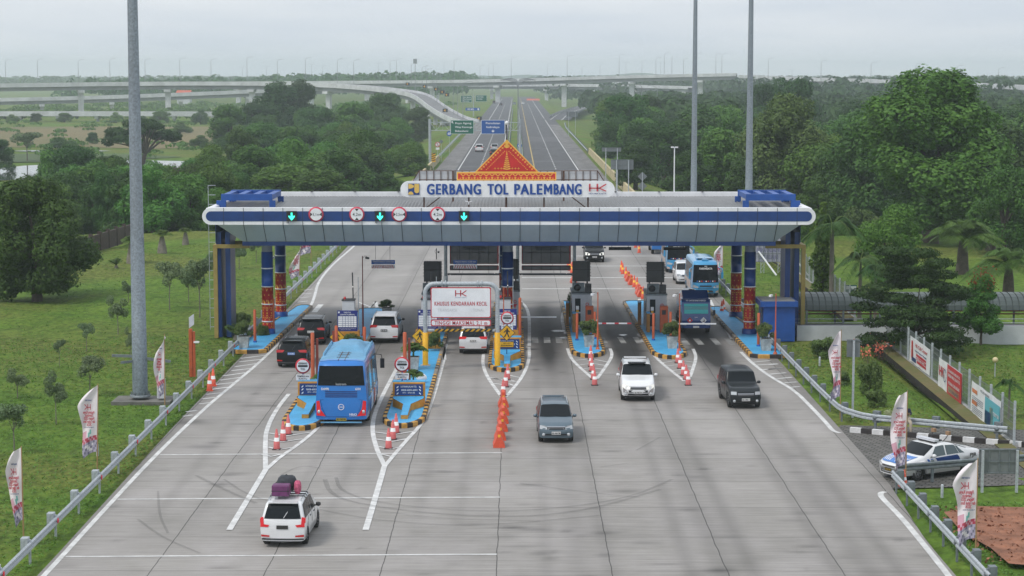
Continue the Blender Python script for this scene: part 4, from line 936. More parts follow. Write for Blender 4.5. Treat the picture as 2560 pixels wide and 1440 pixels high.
for ix, lab in ((IX[3], 'orange card reader cabinet beside the booth right of the centre column'), (IX[4] - .15, 'orange card reader cabinet beside the tanker')):
    t = thing('card_reader', lab, 'card reader', (ix + .35, 130.2, .2)); mb = MB(); mb.box(-.22, .3, -.2, .3, 0, 1.75); mb.build('reader_body', [POSTR], t, bevel=.03); mb = MB(); mb.box(-.1, .15, -.225, -.202, 1.2, 1.5); mb.build('reader_screen', [BLACK], t)
    for dx, dy, hh, l2 in ((-.95, 134.5, 1.5, 'tall'), (-.62, 130.6, 1.25, 'short')):
        b = thing('guide_panel', l2 + ' ochre guide panel left of ' + lab.split('beside ')[1], 'panel', (ix + dx, dy, .2)); mb = MB(); mb.box(-.1, .1, -.4, .4, 0, hh); mb.build('panel_body', [mat('brown_ochre', (.33, .15, .03), .7, nz=(2, .2))], b); mb = MB(); mb.box(-.12, .12, -.42, .42, hh + .002, hh + .05); mb.build('panel_cap', [SKYBLUE], b)

# ---------------------------------------------------------------- pipe gantries with height limit
def gantry(x0, x1, y, lab, back=False):
    w = x1 - x0; t = thing('pipe_gantry', lab, 'gantry', ((x0 + x1) / 2, y, 0), PI if back else 0, group='low pipe gantries with height limit bars')
    H_ = 5.0; a = w / 2; r = .13; c = .55; gm = GALV if not back else GALV_D
    pth = [(-a, 0, 2.15), (-a, 0, H_ - c)] + [(-a + c - c * math.cos(q), 0, H_ - c + c * math.sin(q)) for q in np.linspace(.2, PI / 2, 6)] + [(a - c + c * math.sin(q), 0, H_ - c + c * math.cos(q)) for q in np.linspace(0, PI / 2 - .2, 6)] + [(a, 0, H_ - c), (a, 0, 2.15)]
    mb = MB(); mb.tube(pth, r, 14); mb.build('pipe_frame', [gm], t)
    for s_ in (-1, 1):
        mb = MB(); mb.lathe([(.165, 0), (.165, 2.14), (.13, 2.16)], 14, (s_ * a, 0, 0)); lg = mb.build('leg', [YEL if not back else GALV_D], t)
        mb = MB(); mb.box(s_ * a - .28, s_ * a + .28, -.28, .28, .0, .03 + (.22 if s_ < 0 and not back else 0)); mb.build('base_plate', [GALV], lg)
        mb = MB()
        for q in (-.12, .12): mb.lathe([(.13, 0), (.21, 0), (.21, .05), (.13, .05)], 12, (s_ * (a - 1.05) + q, 0, H_), ax='x')
        mb.build('flange', [gm], t)
    mb = MB(); n = 22; mb.lathe([(.085, -a + .14), (.085, -a + .55)], 10, (0, 0, 2.28), ax='x', m=2); mb.lathe([(.085, a - .14), (.085, a - .3)], 10, (0, 0, 2.28), ax='x', m=2)
    for k in range(n):
        xa = -a + .55 + (w - .85) * k / n; xb = -a + .55 + (w - .85) * (k + 1) / n
        for j in range(10):
            v0, v1 = 2 * PI * j / 10, 2 * PI * (j + 1) / 10; s0 = .09 * math.sin(v0) , .09 * math.sin(v1)
            mb.add([(xa + s0[0], .085 * math.cos(v0), 2.28 + .085 * math.sin(v0)), (xb + s0[0], .085 * math.cos(v0), 2.28 + .085 * math.sin(v0)), (xb + s0[1], .085 * math.cos(v1), 2.28 + .085 * math.sin(v1)), (xa + s0[1], .085 * math.cos(v1), 2.28 + .085 * math.sin(v1))], [(0, 1, 2, 3)], k % 2, True)
    mb.build('striped_bar', [YEL, BLACK, GALV] if not back else [DARK, DARK, DARK], t)
    zt, z0, z1, z2, z3 = 4.82, 3.03, 0, 2.93, 2.55
    pw = a - .35 if not back else a - .28
    xo = -.02
    for (za, zb_, nm_) in ((z0, zt, 'sign_panel'), (z3, z2, 'lower_panel')):
        mb = MB(); f = lambda k: [(-pw + xo + k, za + k + .06), (-pw + xo + k + .06, za + k), (pw + xo - k - .06, za + k), (pw + xo - k, za + k + .06), (pw + xo - k, zb_ - k - .06), (pw + xo - k - .06, zb_ - k), (-pw + xo + k + .06, zb_ - k), (-pw + xo + k, zb_ - k - .06)]
        mb.xz(f(0), -.22, -.17, 0, 2); mb.xz(f(.055), -.228, -.2, 1)
        mb.box(-pw + .1, pw - .1, -.168, -.16, za + .06, zb_ - .06, 2)
        pn = mb.build(nm_, [RED, WHITE, mat('panel_back', (.07, .072, .075), .6, nz=(.8, .3))], t)
        if not back:
            mb = MB(); y_ = -.236
            if nm_ == 'sign_panel':
                hk(mb, (xo, y_, zt - .35), .66, .36); mb.text('HUTAMA KARYA', (xo, y_, zt - .6), .045, m=2, w=.66)
                mb.text('KHUSUS KENDARAAN KECIL', (xo, y_, zt - .95), .23, w=3.05, bold=.02, sp=1.15)
                mb.text('TRANSAKSI', (xo - .8, y_, zt - 1.33), .17, w=1.1, m=1); mb.text('TUNAI', (xo + 1.0, y_, zt - 1.33), .17, w=.6, m=1)
            else: mb.text('TINGGI MAKSIMAL 2,1 m', (xo, y_, (z2 + z3) / 2), .22, w=3.05, bold=.02, sp=1.15)
            mb.build('lettering', [RED, mat('ghost_letters', (.62, .63, .64), .5), NAVY], pn)
        else:
            mb = MB(); hh = zb_ - za
            for i in range(6): x = -pw + .05 + (2 * pw - .1) * i / 5; mb.box(x - .02, x + .02, -.155, -.13, za + .02, zb_ - .02)
            for zz in ([za + .03, zb_ - .03] + ([za + hh * .5] if hh > 1 else [])): mb.box(-pw + .05, pw - .05, -.159, -.132 , zz - .02, zz + .02)
            if hh > 1: mb.box(-.8, .8, -.15, -.05, zt - .55, zt - .3)
            mb.build('back_frame', [BLACK], pn)
    mb = MB()
    for x in (-pw * .6, pw * .6): mb.tube([(x, -.14, z3), (x, -.14, 2.36)], .015, 5); mb.tube([(x, -.14, zt), (x, -.05, H_ - .1)], .02, 5)
    mb.build('hanger', [DARK], t)
    return t
gantry(-5.28, -1.08, 115.0, 'white KHUSUS KENDARAAN KECIL sign in a pipe gantry on yellow legs')
gantry(-5.25, -1.02, 148, 'black-backed pipe gantry seen left of the centre column', True); gantry(.12, 4.36, 148, 'black-backed pipe gantry seen right of the centre column', True)
# dark signal bars hanging at the far side of the canopy
for px_, lab in ((1550, 'dark hanging sign bar seen from behind, above the exit lane'), (1687, 'dark hanging sign bar seen from behind, above the blue coach')):
    c = Q(px_, 621, 141); t = thing('hanging_bar', lab, 'sign', (c.x, 141, c.z)); mb = MB(); mb.box(-.8, .8, -.05, .05, -.12, .1); mb.build('bar', [BLACK], t); mb = MB(); mb.box(-.6, -.57, -.02, .02, .1, 6.24 - c.z); mb.box(.57, .6, -.02, .02, .1, 6.24 - c.z); mb.build('hanger', [DARK], t)

# guard hut at the right end
t = thing('guard_hut', 'small blue painted guard hut below the right portal frame', 'hut', (16.95, 127.2, 0))
mb = MB(); mb.box(-1.02, 1.0, 0, 2.6, 0, 2.25); mb.build('wall', [BLUE], t)
mb = MB(); mb.box(-1.25, 1.15, -.2, 2.8, 2.252, 2.6); mb.build('cornice', [BLUE], t); mb = MB(); mb.box(-1.1, 1.0, -.05, 2.65, 2.602, 2.63); mb.build('roof', [CONC], t)
mb = MB(); mb.box(-1.035, -1.022, .5, 1.5, .05, 2.0); mb.build('door', [GLASS], t)

# ================================================================= VEHICLES (local frame: forward = +y, x to the right, wheels on z = 0)
class Body:
    """car skin from a side profile: top(t), belt(t) with t from 0 (tail) to 1 (nose)"""
    def __init__(s, L, W, H, top, belt, wheels, rw=.33, bendf=.16, bendr=.08, tum=.2, slf=.1, slr=.1, sill=.26):
        s.L, s.W, s.H = L, W / 2, H; s.top, s.belt, s.wh, s.rw = top, belt, wheels, rw
        s.bf, s.br, s.tum, s.slf, s.slr, s.sill = bendf, bendr, tum, slf, slr, sill
    def ip(s, tab, t): return float(np.interp(t, [p[0] for p in tab], [p[1] for p in tab]))
    def arch(s, y):
        z = s.sill
        for w_ in s.wh:
            d = abs(y - w_)
            if d < s.rw + .06: z = max(z, math.sqrt((s.rw + .06) ** 2 - d * d) + s.rw * .95)
        return z
    def endz(s, z, front):                      # how far the face leans inwards at height z
        if front: return s.slf * max(0, (z - .55)) ** 1.3 * 1.2 if z < .95 else s.slf * .45
        return s.slr * max(0, z - .85)
    def fy(s, x, z, front):
        h = s.L / 2; k = min(1, abs(x) / s.W)
        return (h - s.bf * k ** 3 - s.endz(z, True) - .05 * (z < .4)) if front else -(h - s.br * k ** 3 - s.endz(z, False) - .04 * (z < .4))
    def row(s, t):
        y = (t - .5) * s.L; zt = s.ip(s.top, t); zb = min(s.ip(s.belt, t), zt - .02); h = zt - zb; zs = s.arch(y)
        taper = 1 - .05 * max(0, (t - .82) / .18) ** 2 - .03 * max(0, (.15 - t) / .15) ** 2
        W = s.W * taper; yc = W * .985 - s.tum * h - .03
        if h < .12: yc = W * (.9)
        ms_ = max(zs + .06, .5 * (zs + zb))
        pts = [(0, max(.22, zs - .05)), (W * .86, zs - .01), (W * .97, zs + .02), (W, max(ms_, .48)), (W * .995, max(zb - .12, zs + .08)), (W * .975, zb)]
        pts += [(W * .975 + (yc - W * .975) * .5, zb + h * .44), (yc, zb + h * .88), (yc - .07, zb + h * .965), (yc * .6, zt - .012), (0, zt)]
        return pts
    def pt(s, t, v):                             # v: index into the row (float), x >= 0
        r = s.row(t); i = min(int(v), len(r) - 2); f = v - i
        x = r[i][0] * (1 - f) + r[i + 1][0] * f; z = r[i][1] * (1 - f) + r[i + 1][1] * f
        y = (t - .5) * s.L; y = y / (s.L / 2) * abs(s.fy(x, z, y > 0)); return x, y, z
    def skin(s, mb, m=0, m2=None):
        ts = np.unique(np.concatenate([np.linspace(0, 1, 41)] + [[(w_ + d) / s.L + .5 for d in np.linspace(-s.rw - .07, s.rw + .07, 11)] for w_ in s.wh] + [[.004, .996]])); n = 11
        V = []
        for t in ts:
            r = s.row(t); y0 = (t - .5) * s.L
            right = [(x, y0 / (s.L / 2) * abs(s.fy(x, z, y0 > 0)), z) for x, z in r]
            V.append(right + [(-x, y, z) for x, y, z in right[-2:0:-1]])
        k = len(V[0]); o = [v for r_ in V for v in r_]
        base = len(mb.v); mb.v += o
        for i in range(len(ts) - 1):
            for j in range(k):
                low = (j in (0, 1, k - 1, k - 2)) and m2 is not None
                mb.f.append((base + (i + 1) * k + j, base + (i + 1) * k + (j + 1) % k, base + i * k + (j + 1) % k, base + i * k + j)); mb.m.append(m2 if low else m); mb.sm.append(True)
        for ti, fr in ((0, False), (len(ts) - 1, True)):    # end caps follow the bowed faces
            r = s.row(ts[ti]); N_ = 8
            vs = []; 
            for x, z in r[1:]: vs += [(x * (1 - 2 * q / N_), s.fy(x * (1 - 2 * q / N_), z, fr), z) for q in range(N_ + 1)]
            kk = N_ + 1; fs = [(a * kk + q, a * kk + q + 1, (a + 1) * kk + q + 1, (a + 1) * kk + q) for a in range(len(r) - 2) for q in range(N_)]
            mb.add(vs, [f[::-1] for f in fs] if fr else fs, m, True)
    def face(s, mb, pts, front, m=0, e=.008, mirror=False):
        for sg in ((1, -1) if mirror else (1,)):
            q = [(sg * x, s.fy(x, z, front) + (e if front else -e), z) for x, z in pts]
            flip = (sg < 0) != (not front)
            mb.poly(q[::-1] if flip else q, m)
    def facegrid(s, mb, x0, x1, z0, z1, front, m=0, e=.01, xt=None, n=8):
        xt = xt or (x0, x1)
        def fn(u, v): 
            a, b = x0 + (xt[0] - x0) * v, x1 + (xt[1] - x1) * v; x = a + (b - a) * u; z = z0 + (z1 - z0) * v
            return (x, s.fy(x, z, front) + (e if front else -e), z)
        mb.grid(fn, n, 3, m, True, flip=front)
    def glass_side(s, mb, t0b, t1b, t0t, t1t, sg, v0=5.12, v1=6.92, m=0, e=.008):
        def fn(u, v):
            t = (t0b + (t1b - t0b) * u) * (1 - v) + (t0t + (t1t - t0t) * u) * v
            x, y, z = s.pt(t, v0 + (v1 - v0) * v); return (sg * (x + e), y, z)
        mb.grid(fn, 5, 3, m, True, flip=sg < 0)
    def glass_top(s, mb, ta, tb, m=0, e=.01, side=7.15, n=4):
        # pane across the width between two stations (windscreen or sloping rear window)
        def fn(u, v):
            t = ta + (tb - ta) * v; q = side + (10 - side) * min(1, (1 - abs(2 * u - 1)) * 1.0)
            x, y, z = s.pt(t, q); sg = -1 if u < .5 else 1
            return (sg * x, y + (e if t > .5 else -e), z + e)
        mb.grid(fn, 12, n, m, True, flip=tb < ta)
def wheels(t, b, track, r=.33, w_=.21, rim=RIM, hub=True):
    for y in b.wh:
        for sg in (-1, 1):
            mb = MB(); mb.lathe([(r * .62, -w_ / 2), (r * .94, -w_ / 2), (r, -w_ / 2 + .03), (r, w_ / 2 - .03), (r * .94, w_ / 2), (r * .62, w_ / 2)], 20, (0, 0, 0), ax='x')
            o = mb.build('wheel', [RUBBER], t, loc=(sg * (track / 2 - w_ / 2), y, r))
            mb = MB(); xx = sg * (w_ / 2 - .015); mb.lathe([(r * .63, xx - sg * .02), (r * .58, xx), (r * .2, xx - sg * .03), (0, xx - sg * .02)], 20, ax='x', m=0)
            for k in range(5):
                a = 2 * PI * k / 5; mb.cbox((xx + sg * .006, r * .36 * math.cos(a), r * .36 * math.sin(a)), (.012, r * .13, r * .2), 1, rx=a + PI / 2 - PI / 2)
            mb.build('rim', [rim, BLACK], o)
def mirrors(t, b, tpos, paint, z=None):
    x, y, z0 = b.pt(tpos, 5.2)
    for sg in (-1, 1):
        mb = MB(); mb.lathe([(0, -.09), (.06, -.08), (.085, 0), (.06, .09), (0, .1)], 10, (sg * (x + .13), y, z0 + .07), ax='x'); mb.cbox((sg * (x + .02), y - .0, z0 + .03), (.12, .06, .04)); mb.build('mirror', [paint], t)
def plate(t, b, txt, z, front, mtl=PLATEW, tm=BLACK, w_=.42, x=0):
    mb = MB(); b.facegrid(mb, x - w_ / 2, x + w_ / 2, z - .07, z + .07, front, e=.022, n=2); p = mb.build('number_plate', [mtl], t)
    if txt:
        mb = MB(); yy = b.fy(0, z, front) + (.03 if front else -.03)
        mb.text(txt, (x, yy, z), .085, w=w_ * .86, right=((-1, 0, 0) if front else (1, 0, 0)), bold=.02); mb.build('plate_lettering', [tm], p)

def minivan(name, lab, loc, rz, paint, L=4.14, W=1.66, H=1.69, rearlights=TAIL, kind='mpv', plt=('', PLATEW, BLACK), rails=True, lowblack=False, rimm=RIM, group=None, cat='car', fl=None, hood=.98, glassm=GLASS, trackadd=-.04, rearspoiler=True):
    t = thing(name, lab, cat, loc, rz, group)
    k = H / 1.69
    if kind == 'suv':
        top = [(0, 1.02 * k), (.004, 1.06 * k), (.03, 1.4 * k), (.055, 1.6 * k), (.3, 1.67 * k), (.5, 1.69 * k), (.585, 1.655 * k), (.735, 1.16 * k), (.78, 1.12 * k), (.93, 1.02 * k), (.985, .9 * k), (1, .78 * k)]
        belt = [(0, 1.0 * k), (.1, 1.08 * k), (.5, 1.04 * k), (.72, 1.02 * k), (.9, .93 * k), (1, .74 * k)]
    elif kind == 'jeep':
        top = [(0, 1.1 * k), (.004, 1.2 * k), (.02, 1.5 * k), (.04, 1.64 * k), (.3, 1.69 * k), (.55, 1.68 * k), (.6, 1.63 * k), (.69, 1.16 * k), (.72, 1.1 * k), (.93, 1.04 * k), (.98, .98 * k), (1, .85 * k)]
        belt = [(0, 1.02 * k), (.1, 1.04 * k), (.7, 1.02 * k), (.9, .98 * k), (1, .8 * k)]
    else:
        top = [(0, 1.02 * k), (.004, 1.06 * k), (.02, 1.42 * k), (.045, 1.62 * k), (.3, 1.69 * k), (.5, 1.68 * k), (.6, 1.6 * k), (.8, 1.12 * k), (.84, 1.07 * k), (.94, .96 * k), (.985, .84 * k), (1, .72 * k)]
        belt = [(0, 1.0 * k), (.1, 1.03 * k), (.5, .99 * k), (.78, .95 * k), (.9, .88 * k), (1, .68 * k)]
    r = .33 if kind == 'mpv' else .37
    b = Body(L, W, H, top, belt, (-L * .30, L * .335), rw=r, slr=.22 if kind != 'jeep' else .08, slf=.22, tum=.2 if kind != 'jeep' else .13, sill=.27 + (.06 if kind != 'mpv' else 0))
    mb = MB(); b.skin(mb, 0, 1 if lowblack or kind != 'mpv' else 0); o = mb.build('body', [paint, BLACK], t)
    # door and panel seams
    mb = MB()
    for tt in (.2, .42, .62):
        for sg in (-1, 1):
            q = [b.pt(tt, v) for v in (3.0, 3.7, 4.4, 5.05)]; mb.tube([(sg * (x + .004), y, z) for x, y, z in q], .006, 4)
    mb.build('door_seam', [BLACK if paint not in (PB,) else DARK], t)
    for tt in (.33, .55):
        for sg in (-1, 1): x, y, z = b.pt(tt, 4.5); mb = MB(); mb.cbox((sg * (x + .015), y, z), (.03, .17, .03)); mb.build('door_handle', [DARK], t)
    for sg in (-1, 1):
        for (a, b_, c, d) in ((.045, .2, .07, .2), (.215, .41, .215, .41), (.43, .69 if kind != 'jeep' else .66, .43, .585)):
            mb = MB(); b.glass_side(mb, a, b_, c, d, sg); mb.build('side_window', [glassm], t)
    mb = MB(); ta, tb = {'mpv': (.795, .605), 'suv': (.732, .59), 'jeep': (.688, .604)}[kind]; b.glass_top(mb, ta, tb); mb.build('windscreen', [glassm], t)
    mb = MB(); zt = H - .13; w0, w1 = W / 2 - .16, W / 2 - .29
    b2 = b
    def fn(u, v):
        z = 1.08 * k + (H * .935 - 1.08 * k) * v; tt = float(np.interp(z, [p[1] for p in top[:4]], [p[0] for p in top[:4]]))
        x = (-(w0) + 2 * w0 * u) * (1 - v) + (-(w1) + 2 * w1 * u) * v
        y0 = (tt - .5) * L; return (x, y0 / (L / 2) * abs(b.fy(x, z, False)) - .02, z)
    mb.grid(fn, 8, 6, 0, True); rwn = mb.build('rear_window', [glassm], t)
    if kind != 'jeep' and rearspoiler:
        mb = MB(); mb.cbox((0, -L / 2 + .3, H - .05), (W - .62, .26, .035)); mb.build('spoiler', [paint], t)
    plate(t, b, plt[0], .78 if kind != 'suv' else .86, False, plt[1], plt[2]); plate(t, b, plt[0], .5, True, plt[1], plt[2])
    for sg in (-1, 1):
        mb = MB(); hw_ = W / 2
        if rearlights is not None:
            sh_ = [(hw_ - .02, .78 * k), (hw_ - .04, 1.12 * k), (hw_ - .13, 1.14 * k), (hw_ - .15, .88 * k), (hw_ - .36, .86 * k), (hw_ - .3, .78 * k)] if kind == 'mpv' else [(hw_ - .03, .95 * k), (hw_ - .06, 1.12 * k), (hw_ - .5, 1.1 * k), (hw_ - .4, .97 * k)]
            if kind == 'suvv': sh_ = []
            b.face(mb, [(sg * x, z) for x, z in sh_], False, 0, .016); 
            mb.f = [f if sg > 0 else f[::-1] for f in mb.f]
            sx = [b.pt(.012, v) for v in (4.0, 5.0)] ; x = hw_ - .02
            mb.box(min(sg * (hw_ - .06), sg * (hw_ - .01)), max(sg * (hw_ - .06), sg * (hw_ - .01)), -L / 2 + .1, -L / 2 + .28, .92 * k, 1.08 * k)
            mb.build('tail_light', [rearlights], t)
        mb = MB()
        sh_ = [(hw_ - .06, .68), (hw_ - .08, .86 * k), (hw_ - .3, .84 * k), (hw_ - .52, .72 * k), (hw_ - .46, .66)] if kind != 'jeep' else [(hw_ - .08, .74), (hw_ - .08, .9), (hw_ - .36, .9), (hw_ - .36, .74)]
        b.face(mb, [(sg * x, z) for x, z in sh_], True, 0, .014); mb.f = [f if sg > 0 else f[::-1] for f in mb.f]
        mb.build('headlight', [fl or LAMP], t)
        mb = MB(); mb.lathe([(.0, .012), (.07, .01), (.075, 0)], 12, (sg * (hw_ - .25), b.fy(hw_ - .25, .42, True), .42), ax='y'); mb.build('fog_lamp', [LAMP], t)
        mb = MB(); b.face(mb, [(sg * (hw_ - .05), .42), (sg * (hw_ - .05), .5), (sg * (hw_ - .36), .48), (sg * (hw_ - .36), .42)], False, 0, .014); mb.f = [f if sg > 0 else f[::-1] for f in mb.f]; mb.build('reflector', [TAIL], t)
    mb = MB(); b.facegrid(mb, -.42, .42, .66, .78, True, 0, .012, n=6); b.facegrid(mb, -.4, .4, .735, .745, True, 1, .018); b.facegrid(mb, -.42, .42, .78, .81, True, 1, .018); b.facegrid(mb, -.58, .58, .34, .45, True, 0, .012, xt=(-.5, .5)); mb.build('grille', [BLACK, CHROME], t)
    mb = MB(); b.facegrid(mb, -W / 2 + .06, W / 2 - .06, .30, .36, False, 0, .02); mb.build('rear_bumper_trim', [DARK], t)
    mb = MB(); mb.tube([(.05, -L / 2 - .02, 1.12 * k), (.2, -L / 2 + .03, 1.35 * k)], .01, 5); mb.build('rear_wiper', [BLACK if kind != 'mpv' else WHITE], t)
    if rails:
        for sg in (-1, 1):
            x, y0, z = b.pt(.12, 8); x1, y1, z1 = b.pt(.55, 8); mb = MB(); mb.tube([(sg * x, y0, z), (sg * x, y0 + .08, z + .07), (sg * x, y1 - .1, z1 + .06), (sg * x, y1, z1)], .018, 6); mb.build('roof_rail', [DARK if rails == 2 else GALV], t)
    mirrors(t, b, .66, paint if lowblack is not None else BLACK); wheels(t, b, W + trackadd, r, rim=rimm)
    mb = MB(); mb.box(-W / 2 + .12, W / 2 - .12, -L / 2 + .3, L / 2 - .3, .2, .4); mb.build('underbody', [BLACK], t)
    return t, b
def paint(name, c, metal=.3, rough=.32): return mat(name, c, rough, metal, coat=.8 if max(c) > .1 else .12, nz=(.8, .06), spec=.5 if max(c) > .1 else .3)
PW = paint('white_car_paint', (.78, .79, .8), 0); PB = paint('black_car_paint', (.012, .013, .015), .2, .25); PG = paint('blue_grey_car_paint', (.12, .17, .21), .5); PK = paint('dark_grey_car_paint', (.025, .03, .034), .3, .3); PS = paint('silver_white_paint', (.55, .56, .57), .2)

def ground_at(px_, py_): p = P(px_, py_); return p
def place(px_, py_, L, front): # px,py: middle of the tyre line of the nearest end
    p = P(px_, py_); return (p.x, p.y + L / 2 - .45, 0)

car1, b1 = minivan('minivan', 'white minivan with a purple suitcase on its roof, nearest the camera', place(716, 1364, 4.14, False), R(-2.5), PW, rearlights=TAILON, plt=('', PLATEK, WHITE), lowblack=None)
cl = car1.location
def onroof(name, lab, cat, x, y, z, rz=0):
    return thing(name, lab, cat, (cl.x + x, cl.y + y, z), rz)
s = onroof('suitcase', 'purple suitcase lying on the roof of the white minivan', 'suitcase', -.22, -1.15, 1.76, R(-2))
mb = MB(); mb.box(-.4, .4, -.3, .3, 0, .52); mb.build('shell', [mat('purple_case', (.14, .03, .12), .5, nz=(5, .2))], s, bevel=.06); mb = MB(); mb.box(-.405, .405, -.305, .305, .24, .27); mb.build('zip_seam', [BLACK], s); mb = MB(); mb.tube([(.36, -.31, .1), (.36, -.36, .12), (.36, -.36, .4), (.36, -.31, .42)], .015, 5); mb.build('handle', [BLACK], s)
s = onroof('luggage_bag', 'black soft bag strapped behind the purple suitcase on the minivan roof', 'bag', -.12, -.35, 1.74, R(5))
mb = MB(); mb.grid(lambda u, v: ((.48 + .03 * math.sin(9 * u)) * math.cos(2 * PI * u) * math.sin(PI * v) ** .5, (.42) * math.sin(2 * PI * u) * math.sin(PI * v) ** .5, .38 - .38 * math.cos(PI * v) + .04 * math.sin(7 * u * PI) * math.sin(PI * v)), 18, 8); mb.build('bag_body', [mat('black_nylon', (.035, .04, .05), .7, nz=(6, .4))], s); mb = MB(); mb.tube([(-.55, 0, -.02), (-.5, 0, .4), (0, 0, .8), (.5, 0, .4), (.55, 0, -.02)], .02, 5); mb.build('strap', [BLACK], s)
s = onroof('cloth_bundle', 'pink patterned cloth bundle tucked beside the bags on the minivan roof', 'bundle', .34, -.75, 1.74)
mb = MB(); mb.grid(lambda u, v: (.17 * math.cos(2 * PI * u) * math.sin(PI * v) ** .6, .3 * math.sin(2 * PI * u) * math.sin(PI * v) ** .6, .3 - .3 * math.cos(PI * v) + .03 * math.sin(9 * u * PI)), 14, 7); mb.build('bundle_cloth', [mat('pink_cloth', (.6, .12, .22), .8, nz=(8, .6))], s)
s = onroof('roof_rack', 'black roof rack under the luggage of the white minivan', 'roof rack', 0, -.7, 1.68); 
for y in (-.4, 0, .4): mb = MB(); mb.tube([(-.66, y, -.02), (-.62, y, .05), (.62, y, .05), (.66, y, -.02)], .022, 6); mb.build('crossbar', [BLACK], s)

for o_ in ('suitcase', 'luggage_bag', 'cloth_bundle'): bpy.data.objects[o_].scale = (.8, .82, .8)
def front_place(px_, py_, L): p = P(px_, py_); return (p.x, p.y + L / 2 - .55, 0)
minivan('minivan', 'blue-grey minivan driving towards the camera, right of the orange barriers', front_place(1388, 1104, 4.14), PI + R(1), PG, plt=('BG 1665 CM', PLATEW, BLACK))
minivan('large_suv', 'white SUV with sunroof and silver grille driving towards the camera', front_place(1596, 1001, 4.8), PI + R(-1), PW, L=4.8, W=1.82, H=1.8, kind='suv', plt=('BG 1852 ZR', PLATEW, BLACK), fl=LAMPON, lowblack=True)
sv = bpy.data.objects['large_suv']
mb = MB(); mb.cbox((0, .35, 1.808), (.95, .42, .012)); mb.build('sunroof', [GLASS], sv)
mb = MB(); 
for sg in (-1, 1): mb.poly([(sg * .5, 2.37, .44), (sg * .78, 2.3, .5), (sg * .82, 2.3, .78), (sg * .62, 2.36, .62)][::sg])
mb.box(-.5, .5, 2.36, 2.385, .5, .62, 1); mb.build('grille_trim', [CHROME, BLACK], sv)
minivan('boxy_van', 'black boxy family van driving towards the camera at the right', front_place(1856, 1019, 4.45), PI + R(3), PK, L=4.45, W=1.67, H=1.78, kind='jeep', plt=('BG 1896 Y', PLATEW, BLACK), rails=False)
minivan('pickup_suv', 'black SUV with lit fog lamps far behind the canopy, driving to the camera', front_place(1486, 655, 4.6), PI, PB, L=4.6, W=1.84, H=1.85, kind='suv', fl=LAMPON, plt=('BG 1427 R', PLATEW, BLACK), lowblack=True)
minivan('hatchback_suv', 'shiny black crossover on the far left lane, nearest of the two', place(733, 918, 4.3, False), R(-1.5), PB, L=4.3, W=1.79, H=1.64, kind='suv', plt=('A 1143 MEC', mat('plate_blue', (.12, .25, .6), .5), WHITE), rails=False, lowblack=True)
minivan('black_suv', 'black SUV with white number plate waiting beside the left patterned columns', place(779, 861, 4.5, False), 0, PB, L=4.5, W=1.75, H=1.7, kind='suv', plt=('BG 1575 RB', PLATEW, BLACK), rails=2, lowblack=True)
minivan('white_suv', 'white SUV with black number plate in the second lane from the left', place(963, 857, 4.8, False), R(-1), PW, L=4.8, W=1.82, H=1.82, kind='suv', plt=('BG 1821 PAR', PLATEK, WHITE), lowblack=None)
minivan('crossover', 'white crossover with lit tail lamps under the KHUSUS KENDARAAN KECIL gantry', place(1183, 884, 4.4, False), 0, PW, L=4.4, W=1.74, H=1.68, kind='suv', plt=('BG 1257 RI', PLATEW, BLACK), rearlights=TAILON, lowblack=True)
minivan('white_minivan', 'white minivan partly hidden left of the PARIWISATA coach', (14.0, 164.5, 0), PI, PW, L=4.4, W=1.73, H=1.7, rails=False)
minivan('highway_suv', 'white SUV driving away on the highway left of the red gable', (P(1198, 380).x, P(1198, 380).y + 2, 0.02), 0, PW, L=4.5, W=1.8, H=1.75, kind='suv')
minivan('highway_car', 'black car half hidden by the left edge of the red gable', (-4.7, P(1225, 393).y + 2, 0.02), 0, PB, L=4.5, W=1.75, H=1.7, kind='suv')
minivan('highway_car', 'silver car just ahead of the black car beside the red gable', (P(1236, 378).x, P(1236, 378).y + 3, 0.02), 0, PS, L=4.5, W=1.75, H=1.6)
FAR = [(1252, 264, PB, 'dark car far away, nearest the green twin boards'), (1235, 259, PK, 'tall dark van far down the left carriageway'), (1235, 235, PK, 'dark vehicle under the far viaduct on the left carriageway'), (1307, 261, PW, 'white car far down the right carriageway under the viaduct'), (1286, 262, PG, 'grey car far down the highway next to the median')]
for px_, py_, pm, lab in FAR:
    p = P(px_, py_); minivan('distant_car', lab, (p.x, p.y, .02), 0 if px_ < 1280 else PI, pm, L=4.4, W=1.75, H=1.9 if 'van' in lab else 1.6, rails=False, group='distant cars on the highway')

# ---------------------------------------------------------------- coaches
def coach(lab, loc, rz, L, W, H, pm, dark, roofm, front_txt, seg=True, name='coach'):
    t = thing(name, lab, 'bus', loc, rz)
    top = [(0, H - .45), (.006, H - .35), (.02, H - .14), (.05, H - .03), (.5, H), (.93, H - .02), (.97, H - .12), (.99, H - .38), (1, H - .5)]
    belt = [(0, 1.3), (1, 1.25)]
    b = Body(L, W, H, top, belt, (-L * .27, L * .3), rw=.44, bendf=.3, bendr=.12, tum=.05, slf=.09, slr=.05, sill=.36)
    b.endz = lambda z, front: (.14 * max(0, z - .9) if front else .07 * max(0, z - .9))
    mb = MB(); b.skin(mb, 0); mb.build('body', [pm], t)
    return t, b
BUSB = paint('bus_blue', (.012, .19, .6), .1, .3); BUSR = mat('faded_roof_blue', (.14, .36, .56), .55, nz=(.8, .25)); TEAL = mat('teal_visor', (.03, .5, .5), .3)
